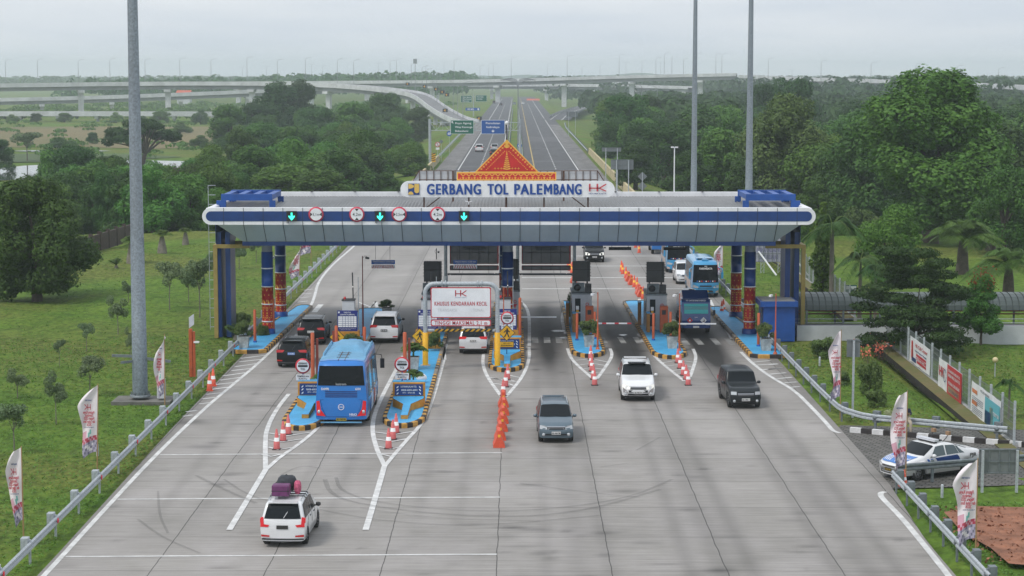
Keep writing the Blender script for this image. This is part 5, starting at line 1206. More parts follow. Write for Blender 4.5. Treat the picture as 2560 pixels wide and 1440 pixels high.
# rear view coach between the first two islands
p = P(862, 1064); LB = 8.3
t, b = coach('blue coach seen from behind, squeezed between the two front islands', (p.x - .14, p.y + LB / 2 - .35, 0), 0, LB, 2.62, 3.26, BUSB, True, BUSR, '')
mb = MB(); b.facegrid(mb, -1.14, 1.14, 2.02, 2.98, False, 0, .02, xt=(-1.06, 1.06)); rw_ = mb.build('rear_window', [GLASS], t)
mb = MB(); mb.text('lestrem', (.0, b.fy(0, 2.1, False) - .035, 2.1), .11, w=.5, bold=.02); mb.build('window_lettering', [GALV], rw_)
mb = MB(); yb = b.fy(0, 1.75, False) - .02; mb.text('DAMRI', (-.78, yb - .004 + .02, 1.86), .11, w=.36, bold=.04); mb.text('6101', (.82, yb + .012, 1.86), .11, w=.24, bold=.04); mb.text('HINO', (.58, b.fy(.58, .62, False) - .03, .62), .09, w=.36, bold=.03); mb.text('LORENA', (.58, b.fy(.58, .55, False) - .03, .545), .05, w=.36); mb.lathe([(.15, 0), (.12, 0)], 20, (0, b.fy(0, .98, False) - .03, .98), ax='y'); mb.box(-.1, .1, b.fy(0, .98, False) - .034, b.fy(0, .98, False) - .03, .965, .995); mb.build('lettering', [WHITE], t)
mb = MB()
for i in range(4): b.facegrid(mb, -.78, .78, 1.45 + i * .085, 1.5 + i * .085, False, 0, .016)
mb.build('engine_grille', [NAVY], t)
mb = MB(); 
for s_ in (-1, 1): mb.tube([(s_ * 1.02, b.fy(1.0, 1.3, False) - .012, 1.32), (s_ * .92, b.fy(.9, .9, False) - .012, .9), (s_ * .74, b.fy(.7, .5, False) - .012, .5)], .008, 4)
mb.tube([(-1.02, b.fy(1.0, 1.3, False) - .012, 1.32), (1.02, b.fy(1, 1.3, False) - .012, 1.32)], .008, 4); mb.tube([(-.74, b.fy(.7, .5, False) - .012, .5), (.74, b.fy(.7, .5, False) - .012, .5)], .008, 4); mb.build('hatch_seam', [NAVY], t)
for s_ in (-1, 1):
    mb = MB(); b.face(mb, [(s_ * 1.2, .55), (s_ * 1.21, 1.25), (s_ * 1.06, 1.28), (s_ * 1.0, .85), (s_ * .76, .52)], False, 0, .02); mb.f = [f if s_ > 0 else f[::-1] for f in mb.f]; mb.build('tail_light', [TAILON], t)
    mb = MB(); mb.lathe([(0, -.05), (.09, -.04), (.09, 0)], 14, (s_ * 1.07, b.fy(1.07, .8, False) + .02, .74), ax='y'); mb.build('indicator_lamp', [LAMP], t)
    mb = MB(); mb.tube([(s_ * 1.02, -2.2, 3.14), (s_ * 1.04, -1.9, 3.3), (s_ * 1.04, 2.4, 3.32), (s_ * 1.02, 2.7, 3.18)], .045, 6); mb.build('roof_fairing', [BUSR], t)
plate(t, b, 'BG 7362 AU', .37, False, PLATEY, BLACK, .5)
mb = MB(); mb.grid(lambda u, v: ((-.88 + 1.76 * u) * (1 - .08 * math.sin(PI * v)), -.9 + 3.6 * v, 3.24 + .26 * min(1, 5 * u, 5 * (1 - u)) * min(1, 6 * v, 5 * (1 - v))), 16, 16); o = mb.build('roof_pod', [BUSR], t)
mb = MB()
def rf(u, v):
    q = 8.0 + 2 * (1 - abs(2 * u - 1)); x, y, z = b.pt(.04 + .92 * v, q); return ((-x if u < .5 else x), y, z + .012)
mb.grid(rf, 14, 20); mb.build('roof_panel', [BUSR], t)
mb = MB(); mb.box(-.2, .2, 2.9, 3.2, 3.2, 3.36); mb.build('roof_hatch', [SIGNBLUE], t)
mb = MB()
for x in (-.16, .16): mb.tube([(x, -3.7, 3.22), (x, -1.2, 3.28)], .018, 5)
for y in (-3.0, -2.2, -1.5): mb.tube([(-.3, y, 3.27), (.3, y, 3.27)], .014, 5)
mb.build('rusty_rack', [RUSTY], t)
for s_ in (-1, 1):
    n = 5
    for i in range(n):
        a, c = .1 + .74 * i / n + .006, .1 + .74 * (i + 1) / n - .006; mb = MB(); b.glass_side(mb, a, c, a, c, s_, v0=4.95, v1=6.7); mb.build('side_window', [GLASS if i % 2 == 0 else mat('reflection_tint_glass', (.16, .42, .6), .08, .5)], t)  # alternate panes carry a pale blue reflection painted into the glass colour
    mb = MB(); b.glass_side(mb, .3, .42, .26, .38, s_, v0=2.2, v1=4.8, m=0); mb.build('side_stripe', [mat('livery_white', (.5, .65, .8), .4)], t)
    mb = MB(); b.glass_side(mb, .52, .62, .5, .58, s_, v0=2.2, v1=4.8, m=0); mb.build('side_stripe', [POSTR], t)
    mb = MB(); b.glass_side(mb, .86, .93, .86, .93, s_, v0=2.2, v1=6.6); mb.build('door', [BLACK], t)
    x, y, z = b.pt(.97, 6); mb = MB(); mb.tube([(s_ * x, y, 2.5), (s_ * (x + .25), y + .2, 2.45), (s_ * (x + .3), y + .2, 2.2)], .02, 5); mb.box(min(s_ * (x + .2), s_ * (x + .42)), max(s_ * (x + .2), s_ * (x + .42)), y + .15, y + .23, 1.75, 2.25); mb.build('mirror', [BLACK], t)
mb = MB(); b.facegrid(mb, -1.1, 1.1, 1.3, 2.7, True, 0, .02); mb.build('windscreen', [GLASS], t)
mb = MB(); mb.box(-1.0, 1.0, -LB / 2 - .07, -LB / 2 + .05, .2, .25); mb.build('step', [BUSR], t)
wheels(t, b, 2.5, .46, .28)

def front_coach(lab, loc, pm, L=7.4, W=2.16, H=2.85, txt='PARIWISATA'):
    t, b = coach(lab, loc, PI, L, W, H, pm, True, pm, txt)
    mb = MB(); b.facegrid(mb, -W / 2 + .09, W / 2 - .09, 1.18, H - .32, True, 0, .02, xt=(-W / 2 + .16, W / 2 - .16)); ws = mb.build('windscreen', [GLASS], t)
    mb = MB(); mb.text('MINI', (0, b.fy(0, H - .42, True) + .04, H - .42), .08, w=.2, right=(-1, 0, 0), bold=.03); mb.text(txt, (0, b.fy(0, H - .58, True) + .04, H - .6), .15, w=1.0, right=(-1, 0, 0), bold=.05); mb.build('destination_lettering', [WHITE], ws)
    mb = MB(); 
    for k in range(9): b.facegrid(mb, -.75 + k * .17, -.66 + k * .17, 1.24, 1.32, True, k % 3, .03, n=1)
    mb.build('dashboard_items', [RED, WHITE, SIGNBLUE], ws)
    mb = MB(); b.facegrid(mb, -.45, .45, .86, .96, True, 0, .02); b.facegrid(mb, -.62, .62, .42, .58, True, 0, .02, xt=(-.5, .5)); b.facegrid(mb, -.6, .6, .7, .73, True, 0, .02); mb.build('grille', [BLACK], t)
    for s_ in (-1, 1):
        mb = MB(); b.face(mb, [(s_ * x, z) for x, z in ((W / 2 - .08, .78), (W / 2 - .08, .98), (W / 2 - .25, .98), (W / 2 - .55, .84), (W / 2 - .45, .76))], True, 0, .02); mb.f = [f if s_ > 0 else f[::-1] for f in mb.f]; mb.build('headlight', [LAMP], t)
        mb = MB(); b.face(mb, [(s_ * x, z) for x, z in ((W / 2 - .08, .4), (W / 2 - .1, .58), (W / 2 - .3, .5), (W / 2 - .34, .4))], True, 0, .02); mb.f = [f if s_ > 0 else f[::-1] for f in mb.f]; mb.build('fog_lamp', [mat('amber_white', (.6, .45, .35), .3)], t)
        mb = MB(); mb.tube([(s_ * (W / 2 - .1), L / 2 - .3, H - .5), (s_ * (W / 2 + .18), L / 2 + .05, H - .6), (s_ * (W / 2 + .2), L / 2 + .05, H - .85)], .04, 6); mb.cbox((s_ * (W / 2 + .17), L / 2 + .04, 1.75), (.16, .1, .5)); mb.build('mirror', [pm], t)
        for i in range(4): a = .12 + .19 * i; mb = MB(); b.glass_side(mb, a, a + .18, a, a + .18, s_, v0=5.0, v1=6.75); mb.build('side_window', [GLASS], t)
        mb = MB(); b.glass_side(mb, .1, .88, .1, .8, s_, v0=2.3, v1=4.2, m=0); mb.build('side_stripe', [mat('coach_side_beige', (.5, .42, .38), .5, nz=(1, .3))], t)
    plate(t, b, 'BG 7096 AU', .5, True, PLATEY, BLACK, .4)
    for x0, x1 in ((-.62, -.08), (.08, .62)): mb = MB(); mb.box(x0, x1, L / 2 - 2.4, L / 2 - 1.3, H - .02, H + .1); mb.box(x0 + .08, x1 - .08, L / 2 - 1.4, L / 2 - 1.29, H + .0, H + .085, 1); mb.build('roof_vent', [pm, GLASS], t)
    mb = MB(); mb.cbox((0, L / 2 - .8, H + .0), (.5, .3, .14)); mb.build('roof_pod', [pm], t)
    wheels(t, b, W - .06, .42, .25)
    return t
BLU2 = paint('coach_sky_blue', (.05, .33, .62), .1, .35)
front_coach('sky blue coach lettered PARIWISATA waiting behind the tanker truck', (14.62, 152.6 + 3.6, 0), BLU2)
front_coach('sky blue coach further back, behind the white minivan in the queue', (14.1, 171.6 + 3.7, 0), BLU2, txt='SEKOLAH')
# blue lorry furthest in the queue
t = thing('lorry', 'small blue lorry furthest back in the queue, cut off by the canopy edge', 'lorry', (14.0, 193, 0), PI)
mb = MB(); mb.yz([(1.0, .45), (2.9, .45), (3.0, 1.1), (2.75, 2.0), (2.5, 2.1), (1.0, 2.1)], -.98, .98); mb.build('cab', [BUSB], t, bevel=.06)
mb = MB(); mb.poly([(-.85, 3.0, 1.2), (.85, 3.0, 1.2), (.82, 2.79, 1.95), (-.82, 2.79, 1.95)][::-1]); mb.build('windscreen', [GLASS], t)
mb = MB(); mb.box(-1.0, 1.0, -2.9, .9, .9, 2.2); mb.build('cargo_box', [BUSB], t, bevel=.03); mb = MB(); mb.box(-.4, .4, -2.8, 2.8, .5, .75); mb.build('chassis', [BLACK], t)
class _B: wh = (-1.9, 2.1)
wheels(t, _B, 1.96, .4, .24)

# tanker truck
TN = paint('tanker_navy', (.012, .06, .23), .1, .35)
p = P(1743, 834); t = thing('tanker_truck', 'dark blue tanker truck with teal sun visor leaving the booth', 'truck', (p.x - .1, p.y + 2.9, 0), PI)
mb = MB(); mb.yz([(1.55, .38), (3.1, .38), (3.16, .9), (3.12, 1.25), (2.86, 2.15), (2.6, 2.28), (1.55, 2.28)], -.95, .95); mb.build('cab', [TN], t, bevel=.07)
mb = MB(); mb.poly([(-.8, 3.125, 1.36), (.8, 3.125, 1.36), (.78, 2.92, 2.0), (-.78, 2.92, 2.0)][::-1]); mb.build('windscreen', [mat('greenish_screen', (.07, .32, .34), .15)], t)
mb = MB(); mb.poly([(-.78, 3.14, 1.36), (.78, 3.14, 1.36), (.78, 3.05, 1.62), (-.78, 3.05, 1.62)][::-1]); mb.poly([(-.8, 2.99, 1.83), (.8, 2.99, 1.83), (.79, 2.93, 1.99), (-.79, 2.93, 1.99)][::-1]); mb.build('sun_visor', [TEAL], t)
mb = MB(); mb.text('PT. CATUR BAKTI NIAGA', (0, 2.86, 2.2), .1, w=1.3, right=(-1, 0, 0), up=(0, -.4, .92), bold=.04); mb.text('ISUZU', (-.0, 3.17, 1.12), .06, w=.2, right=(-1, 0, 0)); mb.build('lettering', [WHITE], t)
mb = MB(); mb.yz([(1.5, 2.3), (2.7, 2.3), (1.7, 2.75), (1.5, 2.75)], -.86, -.82); mb.yz([(1.5, 2.3), (2.7, 2.3), (1.7, 2.75), (1.5, 2.75)], .82, .86); mb.add([(-.86, 2.72, 2.3), (.86, 2.72, 2.3), (.86, 1.7, 2.78), (-.86, 1.7, 2.78)], [(0, 1, 2, 3)]); mb.build('wind_deflector', [TN], t)
mb = MB(); mb.lathe([(0, -2.9), (.6, -2.86), (.86, -2.7), (.86, 1.1), (.6, 1.26), (0, 1.3)], 24, (0, 0, 1.62), ax='y'); tk = mb.build('tank', [mat('tank_steel', (.45, .47, .5), .3, .6, nz=(.6, .2))], t)
mb = MB(); mb.lathe([(.2, 0), (.2, .12), (.0, .14)], 12, (0, -.6, 2.46)); mb.build('manhole', [DARK], tk)
mb = MB(); mb.box(-.42, .42, -2.9, 2.8, .55, .78); mb.box(-.9, .9, -2.5, 1.2, .7, .85); mb.build('chassis', [BLACK], t)
for s_ in (-1, 1):
    mb = MB(); mb.cbox((s_ * .76, 3.13, .66), (.26, .06, .13)); mb.build('headlight', [LAMPON if False else LAMP], t)
    mb = MB(); mb.tube([(s_ * .93, 2.9, 1.9), (s_ * 1.2, 3.0, 1.8), (s_ * 1.2, 3.0, 1.5)], .015, 5); mb.cbox((s_ * 1.2, 3.0, 1.4), (.16, .08, .36)); mb.build('mirror', [BLACK], t)
    mb = MB(); mb.poly([(s_ * .951, 2.0, 1.35), (s_ * .951, 2.9, 1.35), (s_ * .951, 2.72, 2.05), (s_ * .951, 2.0, 2.05)]); mb.build('side_window', [GLASS], t)
mb = MB(); mb.box(-.8, .8, 3.12, 3.18, .4, .54); mb.build('bumper', [TN], t); mb = MB(); mb.box(-.2, .2, 3.185, 3.2, .42, .55); mb.build('number_plate', [PLATEW], t)
mb = MB(); d = lambda cx, cz, r_, m: mb.poly([(cx, 3.19, cz - r_), (cx + r_, 3.19, cz), (cx, 3.19, cz + r_), (cx - r_, 3.19, cz)][::-1], m)
d(.42, .92, .2, 0); d(-.48, .92, .22, 1); mb.build('hazard_placard', [RED, WHITE], t)
mb = MB(); mb.poly([(-.55, 3.2, .98), (-.5, 3.2, .98), (-.5, 3.2, .86), (-.42, 3.2, .86), (-.42, 3.2, .82), (-.55, 3.2, .82)]); mb.disc((.42, 3.2, .92), .06, 1); mb.build('placard_symbol', [BLACK, WHITE], t)
class _B2: wh = (-1.6, 2.25)
wheels(t, _B2, 1.9, .42, .26)

# ---------------------------------------------------------------- police saloon in the lay-by
t = thing('police_car', 'white and blue POLISI saloon parked on the paved lay-by', 'police car', (17.75, 84.2, 0), R(90 + 30))
L, W, H = 4.6, 1.78, 1.46
top = [(0, .86), (.01, .95), (.05, 1.06), (.13, 1.1), (.2, 1.16), (.36, 1.42), (.5, 1.46), (.6, 1.42), (.76, 1.02), (.8, .98), (.93, .86), (.985, .74), (1, .64)]
belt = [(0, .82), (.1, .98), (.3, .97), (.5, .94), (.75, .9), (.9, .8), (1, .6)]
b = Body(L, W, H, top, belt, (-1.38, 1.38), rw=.32, slf=.2, slr=.15, tum=.3, bendf=.28, sill=.24)
mb = MB(); b.skin(mb, 0); mb.build('body', [PW], t)
for sg in (-1, 1):
    for (a, c, e, f) in ((.235, .30, .31, .335), (.305, .46, .34, .46), (.475, .69, .475, .585)): mb = MB(); b.glass_side(mb, a, c, e, f, sg); mb.build('side_window', [mat('pale_glass', (.06, .09, .1), .08, spec=.8)], t)
    mb = MB(); b.glass_side(mb, .27, .56, .33, .62, sg, v0=2.6, v1=4.8, m=0); b.glass_side(mb, .6, .63, .66, .69, sg, v0=2.6, v1=4.8, m=1); b.glass_side(mb, .65, .68, .71, .74, sg, v0=2.6, v1=4.8, m=1); p_ = mb.build('livery_panel', [NAVY, mat('livery_mid_blue', (.02, .12, .45), .35)], t)
    mb = MB(); q = b.pt(.42, 3.8); mb.text('POLISI', (sg * (q[0] + .02), q[1], .6), .24, w=.95, right=(0, sg, 0), bold=.05); mb.text('PJR', (sg * (b.pt(.1, 4)[0] + .025), b.pt(.13, 4)[1], .86), .15, w=.36, right=(0, sg, 0), bold=.04, m=1); mb.build('lettering', [WHITE, BLACK], t)
    mb = MB(); b.face(mb, [(sg * x, z) for x, z in ((.82, .6), (.83, .74), (.5, .68), (.36, .6))], True, 0, .014); mb.f = [f if sg > 0 else f[::-1] for f in mb.f]; mb.build('headlight', [LAMP], t)
    mb = MB(); b.face(mb, [(sg * x, z) for x, z in ((.84, .78), (.83, .92), (.5, .9), (.55, .8))], False, 0, .014); mb.f = [f if sg > 0 else f[::-1] for f in mb.f]; mb.box(min(sg * .78, sg * .875), max(sg * .78, sg * .875), -2.22, -2.0, .8, .92); mb.build('tail_light', [TAIL], t)
mb = MB(); b.glass_top(mb, .757, .605); mb.build('windscreen', [GLASS], t); mb = MB(); b.glass_top(mb, .2, .345); mb.build('rear_window', [GLASS], t)
mb = MB(); b.glass_top(mb, .98, .8, m=0, side=8.2); 
mb.build('bonnet_blue', [mat('bonnet_blue', (.02, .17, .55), .35, coat=.6)], t)
mb = MB()
for sg in (-1, 1):
    for k in range(4):
        def fn(u, v, k=k, sg=sg):
            x = sg * (.14 + k * .12 + .05 * u + .1 * v); tt = .965 - .09 * v; r_ = b.row(tt); z = float(np.interp(x * sg, [0, r_[9][0], r_[8][0]], [r_[10][1], r_[9][1], r_[8][1]])); yy = (tt - .5) * L; return (x, yy / (L / 2) * b.fy(x, z, True), z + .02)
        mb.grid(fn, 1, 4, 0, True, flip=sg > 0)
mb.build('bonnet_stripes', [WHITE], t)
mb = MB(); b.facegrid(mb, -.4, .4, .56, .63, True, 0, .014); b.facegrid(mb, -.4, .4, .59, .6, True, 1, .02); b.facegrid(mb, -.6, .6, .28, .4, True, 0, .014); mb.build('grille', [BLACK, CHROME], t)
plate(t, b, '11-1141 VII', .45, True, PLATEK, PLATEY, .42); plate(t, b, '', .6, False, PLATEK)
mb = MB(); mb.cbox((0, .15, 1.56), (1.15, .24, .09)); mb.build('light_bar', [mat('lightbar_white', (.6, .62, .66), .3)], t); mb = MB(); mb.box(-.5, .5, .05, .25, 1.45, 1.515); mb.cbox((0, -.2, 1.5), (.7, .3, .06)); mb.build('roof_mount', [BLACK], t)
mb = MB(); mb.tube([(-.4, -.35, 1.45), (-.45, -.5, 1.62), (-.45, -.6, 1.75)], .02, 5); mb.tube([(.4, -.35, 1.45), (.45, -.5, 1.62), (.45, -.6, 1.75)], .02, 5); mb.cbox((-.45, -.6, 1.8), (.2, .12, .16), 1); mb.cbox((.45, -.6, 1.8), (.2, .12, .16), 1); mb.build('roof_speaker', [BLACK, mat('cardboard_brown', (.3, .18, .1), .8)], t)
mirrors(t, b, .66, PW); wheels(t, b, W - .05, .32)
mb = MB(); mb.box(-.75, .75, -2, 2, .18, .4); mb.build('underbody', [BLACK], t)

# ================================================================= STREET FURNITURE
def guardrail(pts, lab, step=4.0, refl=mat('reflector_red', (.8, .02, .04), .4), plate_=True, zr=.6, mt=GALV, side=-1, every=2, group='galvanised guard rails'):
    pts = [Vector((p[0], p[1], 0)) for p in pts]; t = thing('guard_rail', lab, 'guard rail', pts[0], group=group); o = pts[0]
    mb = MB(); prof = [(-.03, -.16), (.04, -.12), (.04, -.05), (-.02, 0), (.04, .05), (.04, .12), (-.03, .16)]
    q = []; n = len(pts)
    if n > 2:
        for _ in range(2):
            r = [pts[0]]
            for a, b in zip(pts[:-1], pts[1:]): r += [a.lerp(b, .15), a.lerp(b, .85)]
            pts = r + [pts[-1]]
    for i, p in enumerate(pts):
        d = (pts[min(i + 1, len(pts) - 1)] - pts[max(i - 1, 0)]).normalized(); nr = Vector((d.y, -d.x, 0)) * -side
        q.append([(p.x - o.x + nr.x * a, p.y - o.y + nr.y * a, zr + z) for a, z in prof])
    m_ = len(prof); vs = [v for r in q for v in r]
    mb.add(vs, [(i * m_ + j, i * m_ + j + 1, (i + 1) * m_ + j + 1, (i + 1) * m_ + j) for i in range(len(q) - 1) for j in range(m_ - 1)], 0, False)
    mb.add([(v[0], v[1], v[2]) for v in vs], [(i * m_ + j, (i + 1) * m_ + j, (i + 1) * m_ + j + 1, i * m_ + j + 1) for i in range(len(q) - 1) for j in range(m_ - 1)], 0) if False else None
    mb.build('rail', [mt], t)
    # posts, blocks and reflectors at even steps along the rail
    seg = []; acc = 0
    for a, b in zip(pts[:-1], pts[1:]): seg.append((acc, a, b)); acc += (b - a).length
    P0 = R0 = None; k = 0; s_ = .5
    while s_ < acc:
        for (c, a, b) in seg:
            if c <= s_ <= c + (b - a).length: p = a.lerp(b, (s_ - c) / (b - a).length); d = (b - a).normalized(); break
        rz = math.atan2(d.y, d.x)
        if P0 is None:
            mb = MB(); mb.box(-.06, .06, -.02, .13 * side if False else .05, -.1, zr + .22) ; mb.box(-.17, .17, .05, .3, zr - .25, zr + .3) if plate_ else None
            mb.v = [(v[0], -v[1] * -side * -1 if False else (v[1] + .04) * -1 * -side * -1, v[2]) for v in mb.v] if False else [(v[0], (v[1] + .03) * (1 if side < 0 else -1), v[2]) for v in mb.v]
            P0 = mb.build('post', [GALV if plate_ and side < 0 else GALV_D], t)
            mb = MB(); mb.lathe([(0, -.02), (.1, -.02), (.105, 0)], 10, ax='y'); mb.v = [(v[0], (v[1] - .045) * (1 if side < 0 else -1), v[2]) for v in mb.v]; R0 = mb.build('reflector', [refl], t) if refl else None
            cp, crf = P0, R0
        else:
            cp = P0.copy(); col.objects.link(cp); cp.parent = t; crf = None
            if R0 and k % every == 0: crf = R0.copy(); col.objects.link(crf); crf.parent = t
        cp.location = (p.x - o.x, p.y - o.y, 0); cp.rotation_euler = (0, 0, rz)
        if crf: crf.location = (p.x - o.x, p.y - o.y, zr); crf.rotation_euler = (0, 0, rz)
        s_ += step; k += 1
    return t
guardrail([(-17.0, 64), (-17.25, 120), (-17.3, 160), (-17.4, 205)], 'long galvanised guard rail with red reflectors along the left lawn', side=-1)
guardrail([(22.9, 91.6), (19.5, 93.6), (16.9, 95.2), (16.05, 97.5), (15.95, 104), (15.95, 126)], 'guard rail at the right that bends round behind the black and white kerb', step=3.0, side=1, refl=GALV_D)
guardrail([(15.55, 64), (15.6, 81.3)], 'short guard rail at the bottom right corner beside the red earth', step=2.3, side=-1 if False else 1, refl=GALV_D)
guardrail([(22.5, 84.4), (15.9, 81.9)], 'weathered grey guard rail in front of the police car', step=2.4, plate_=False, zr=.72, mt=GALV_D, refl=None, side=1)
guardrail([(16.3, 140), (16.5, 200)], 'guard rail behind the right patterned columns beside the coaches', step=3.5, side=1, refl=GALV_D)

def feather_flag(x, y, h, lab, lean=0, w=.75, sway=.2, turn=0, z0=0, seed=0, cut=False):
    t = thing('feather_flag', lab, 'flag', (x, y, z0), R(turn), group='white feather flags on poles'); r_ = random.Random(seed)
    mb = MB(); mb.tube([(0, 0, 0), (lean * .5, 0, h * .5), (lean, 0, h + .05)], [.03, .028, .018], 7); mb.build('pole', [WOOD], t)
    H_ = h * .74; zb = h - H_
    def fn(u, v):           # u across from the pole, v upwards
        wv = w * min(1, (1 - v) * 3.6 + .12) ** .7 * (1 - .18 * math.sin(v * 7 + seed * 2.1)) * (.55 + .45 * min(1, v * 5 + .3) if cut else 1)
        xl = lean * ((zb + H_ * v) / h); z = zb + H_ * v - (u ** 2) * .30 * (1 - v) - u * .16 * v
        return (xl - u * wv + sway * math.sin(v * 4 + seed) * u, -.13 * math.sin(u * 6 + v * 9 + seed) * u - .01, z)
    mb = MB(); nu, nv = 10, 28; k = nu + 1
    vs = [fn(i / nu, j / nv) for j in range(nv + 1) for i in range(nu + 1)]; mb.v = vs
    for j in range(nv):
        for i in range(nu):
            u, v = (i + .5) / nu, (j + .5) / nv; m = 0
            if v < .17: m = 3 if (i + j) % 3 else 5
            if .05 < v < .15 and 2 < i < 8 and (i * 3 + j) % 4 < 2: m = 0
            elif .17 < v < .26: m = 1 if (i * 7 + j * 3) % 5 < 3 else 2
            elif .26 < v < .36: m = 4 if 3 < i < 6 and (i + j) % 3 < 2 else 2 if i > 6 else 0
            mb.f.append((j * k + i, j * k + i + 1, (j + 1) * k + i + 1, (j + 1) * k + i)); mb.m.append(m); mb.sm.append(True)
    fb = mb.build('banner', [mat('flag_white', (.8, .74, .77), .8), mat('flag_crimson', (.45, .06, .1), .8), mat('flag_pink', (.62, .34, .42), .8), mat('flag_lilac', (.42, .38, .5), .8), mat('flag_teal', (.2, .5, .45), .8), mat('flag_grey', (.18, .17, .24), .8)], t)
    mb = MB(); xm = lambda v: (fn(.52, v)[0])
    def put(txt, v, hh, ww, m=0): p = fn(.5, v); mb.text(txt, (p[0], p[1] - .1, p[2]), hh, w=ww, m=m, mirror=True, bold=.03)
    put('Hutama Karya', .62, .12, w * .72); put('Sambut', .575, .12, w * .5); put('Nataru 2025', .53, .12, w * .66); put('dan Tahun Baru', .485, .12, w * .75); put('2026', .44, .12, w * .3); put('Kolaborasi Bersama', .40, .045, w * .6, 1); put('DANANTARA', .8, .06, w * .42, 1)
    p = fn(.52, .7); hk(mb, (p[0], p[1] - .1, p[2]), w * .4, .24, 0, -1)
    mb.build('lettering', [mat('flag_letter_red', (.5, .03, .06), .7), NAVY], fb)
    return t
def base(px_, py_, z=0): p = P(px_, py_, z); return p.x, p.y
b_ = base(30, 1440); feather_flag(-17.95, 71.2, 3.6, 'feather flag cut by the left edge of the photo', w=.5, seed=1)
feather_flag(-17.95, 84.0, 3.9, 'feather flag on the left lawn between the mast and the photo edge', w=.66, lean=.12, seed=2)
feather_flag(-17.75, 99.4, 4.05, 'feather flag just right of the left mast', w=.33, lean=.05, seed=3)
feather_flag(-17.6, 160.5, 3.3, 'small feather flag far behind, right of the left rear column', w=.6, lean=.15, seed=4)
feather_flag(-18.4, 178, 4.6, 'feather flag hanging half behind the canopy edge on the left lawn', w=.75, seed=5)
feather_flag(16.15, 98.0, 4.45, 'feather flag right of the bend in the right guard rail', w=.62, lean=-.02, seed=6, cut=True)
feather_flag(16.1, 81.0, 4.1, 'feather flag in front of the bonnet of the police car', w=.66, seed=7)
feather_flag(16.05, 68.2, 3.75, 'feather flag at the bottom right corner beside the red earth', w=.68, seed=8)
feather_flag(16.9, 162, 3.6, 'feather flag far behind, right of the PARIWISATA coach', w=.5, seed=9)

def cone(x, y, lab, faded=False, h=.75, group='traffic cones', z=0, yel=False):
    t = thing('traffic_cone', lab, 'cone', (x, y, z), group=group); m_ = CONEF if faded else CONE
    mb = MB(); mb.box(-.19, .19, -.19, .19, 0, .035); mb.build('base', [BLACK if faded else m_], t)
    k = h / .75; mb = MB(); mb.lathe([(.15, .035), (.135 , .3 * k), (.125, .3 * k), (.105, .44 * k), (.095, .44 * k), (.075, .6 * k), (.065, .6 * k), (.04, .75 * k), (0, .75 * k)], 14, ms=[0, 0, 1 if not yel else 2, 0, 0, 1, 0, 0]); mb.build('cone_body', [m_, REFL, REFY], t)
    return t
def cones(pts, labs, **k):
    for (px_, py_), lab in zip(pts, labs): p = P(px_, py_ - 2); cone(p.x, p.y + .15, lab, **k)
cones([(691, 1127), (707, 1106), (720, 1089)], ['frontmost faded cone before the island left of the blue coach', 'middle faded cone before the island left of the blue coach', 'rearmost faded cone, touching the kerb left of the blue coach'], faded=True, h=.95)
cones([(971, 1125), (982, 1102), (990, 1086)], ['frontmost faded cone before the island right of the blue coach', 'middle faded cone before the island right of the blue coach', 'rearmost faded cone, touching the kerb right of the blue coach'], faded=True, h=.95)
cones([(523, 980), (532, 968)], ['nearer of the two plain orange cones by the left guard rail', 'farther of the two plain orange cones by the left guard rail'], h=.98)
cones([(1264, 970), (1269, 952), (1258, 993)], ['middle cone before the centre island', 'rearmost cone before the centre island', 'frontmost cone before the centre island, touching the orange barriers'], faded=True, h=.9)
cones([(1477, 901), (1478, 919), (1480, 931), (1484, 951), (1487, 966)], [o_ + ' cone counted from the island right of the centre column' for o_ in ('first', 'second', 'third', 'fourth', 'fifth and frontmost')], faded=True, h=.85)
cones([(1695, 910), (1701, 924), (1709, 941), (1716, 952), (1721, 966)], [o_ + ' cone counted from the island beside the tanker truck' for o_ in ('first', 'second', 'third', 'fourth', 'fifth and frontmost')], faded=True, h=.85)
cones([(1554, 681), (1557, 687), (1565, 697), (1586, 720), (1593, 725), (1608, 749)], [o_ + ' bright orange cone from the far end of the diagonal row behind the booths' for o_ in ('first', 'second', 'third', 'fourth', 'fifth', 'nearest')], h=.95, yel=True)
cones([(1421, 672), (1425, 679), (1430, 684), (1433, 689)], [o_ + ' bright cone from the far end of the row beside the gantry post' for o_ in ('first', 'second', 'third', 'fourth')], h=.95, yel=True)
cones([(1598, 634), (1589, 621)], ['lone bright cone left of the queue of blue coaches', 'cone hidden at the canopy edge left of the blue lorry'], h=.95, yel=True)
cones([(1805, 787), (1809, 783)], ['nearer orange cone beside the right rear column', 'farther orange cone beside the right rear column'], h=.95)
cone(16.0, 80.9, 'red and white cone on the end of the guard rail at the police car', h=.7, z=.15)
def barrier(px_, py_, lab):
    p = P(px_, py_); t = thing('plastic_barrier', lab, 'barrier', (p.x, p.y + .5, 0), R(2), group='orange water-filled plastic barriers')
    mb = MB(); mb.xz([(-.27, 0), (.27, 0), (.27, .1), (.09, .5), (.075, .8), (-.075, .8), (-.09, .5), (-.27, .1)], -.5, .5); mb.build('barrier_body', [CONE], t, bevel=.03)
    mb = MB(); mb.box(-.06, .06, -.52, -.5, .5, .62); mb.build('reflector', [REFY], t)
for (px_, py_), lab in zip([(1247, 1120), (1250, 1102), (1255, 1080), (1257, 1060), (1259, 1039), (1258, 1019)], ['frontmost orange barrier of the row on the centre joint', 'second orange barrier from the front of the centre row', 'third orange barrier from the front of the centre row', 'fourth orange barrier from the front of the centre row', 'fifth orange barrier from the front of the centre row', 'rearmost orange barrier of the centre row, below the cones']): barrier(px_, py_, lab)
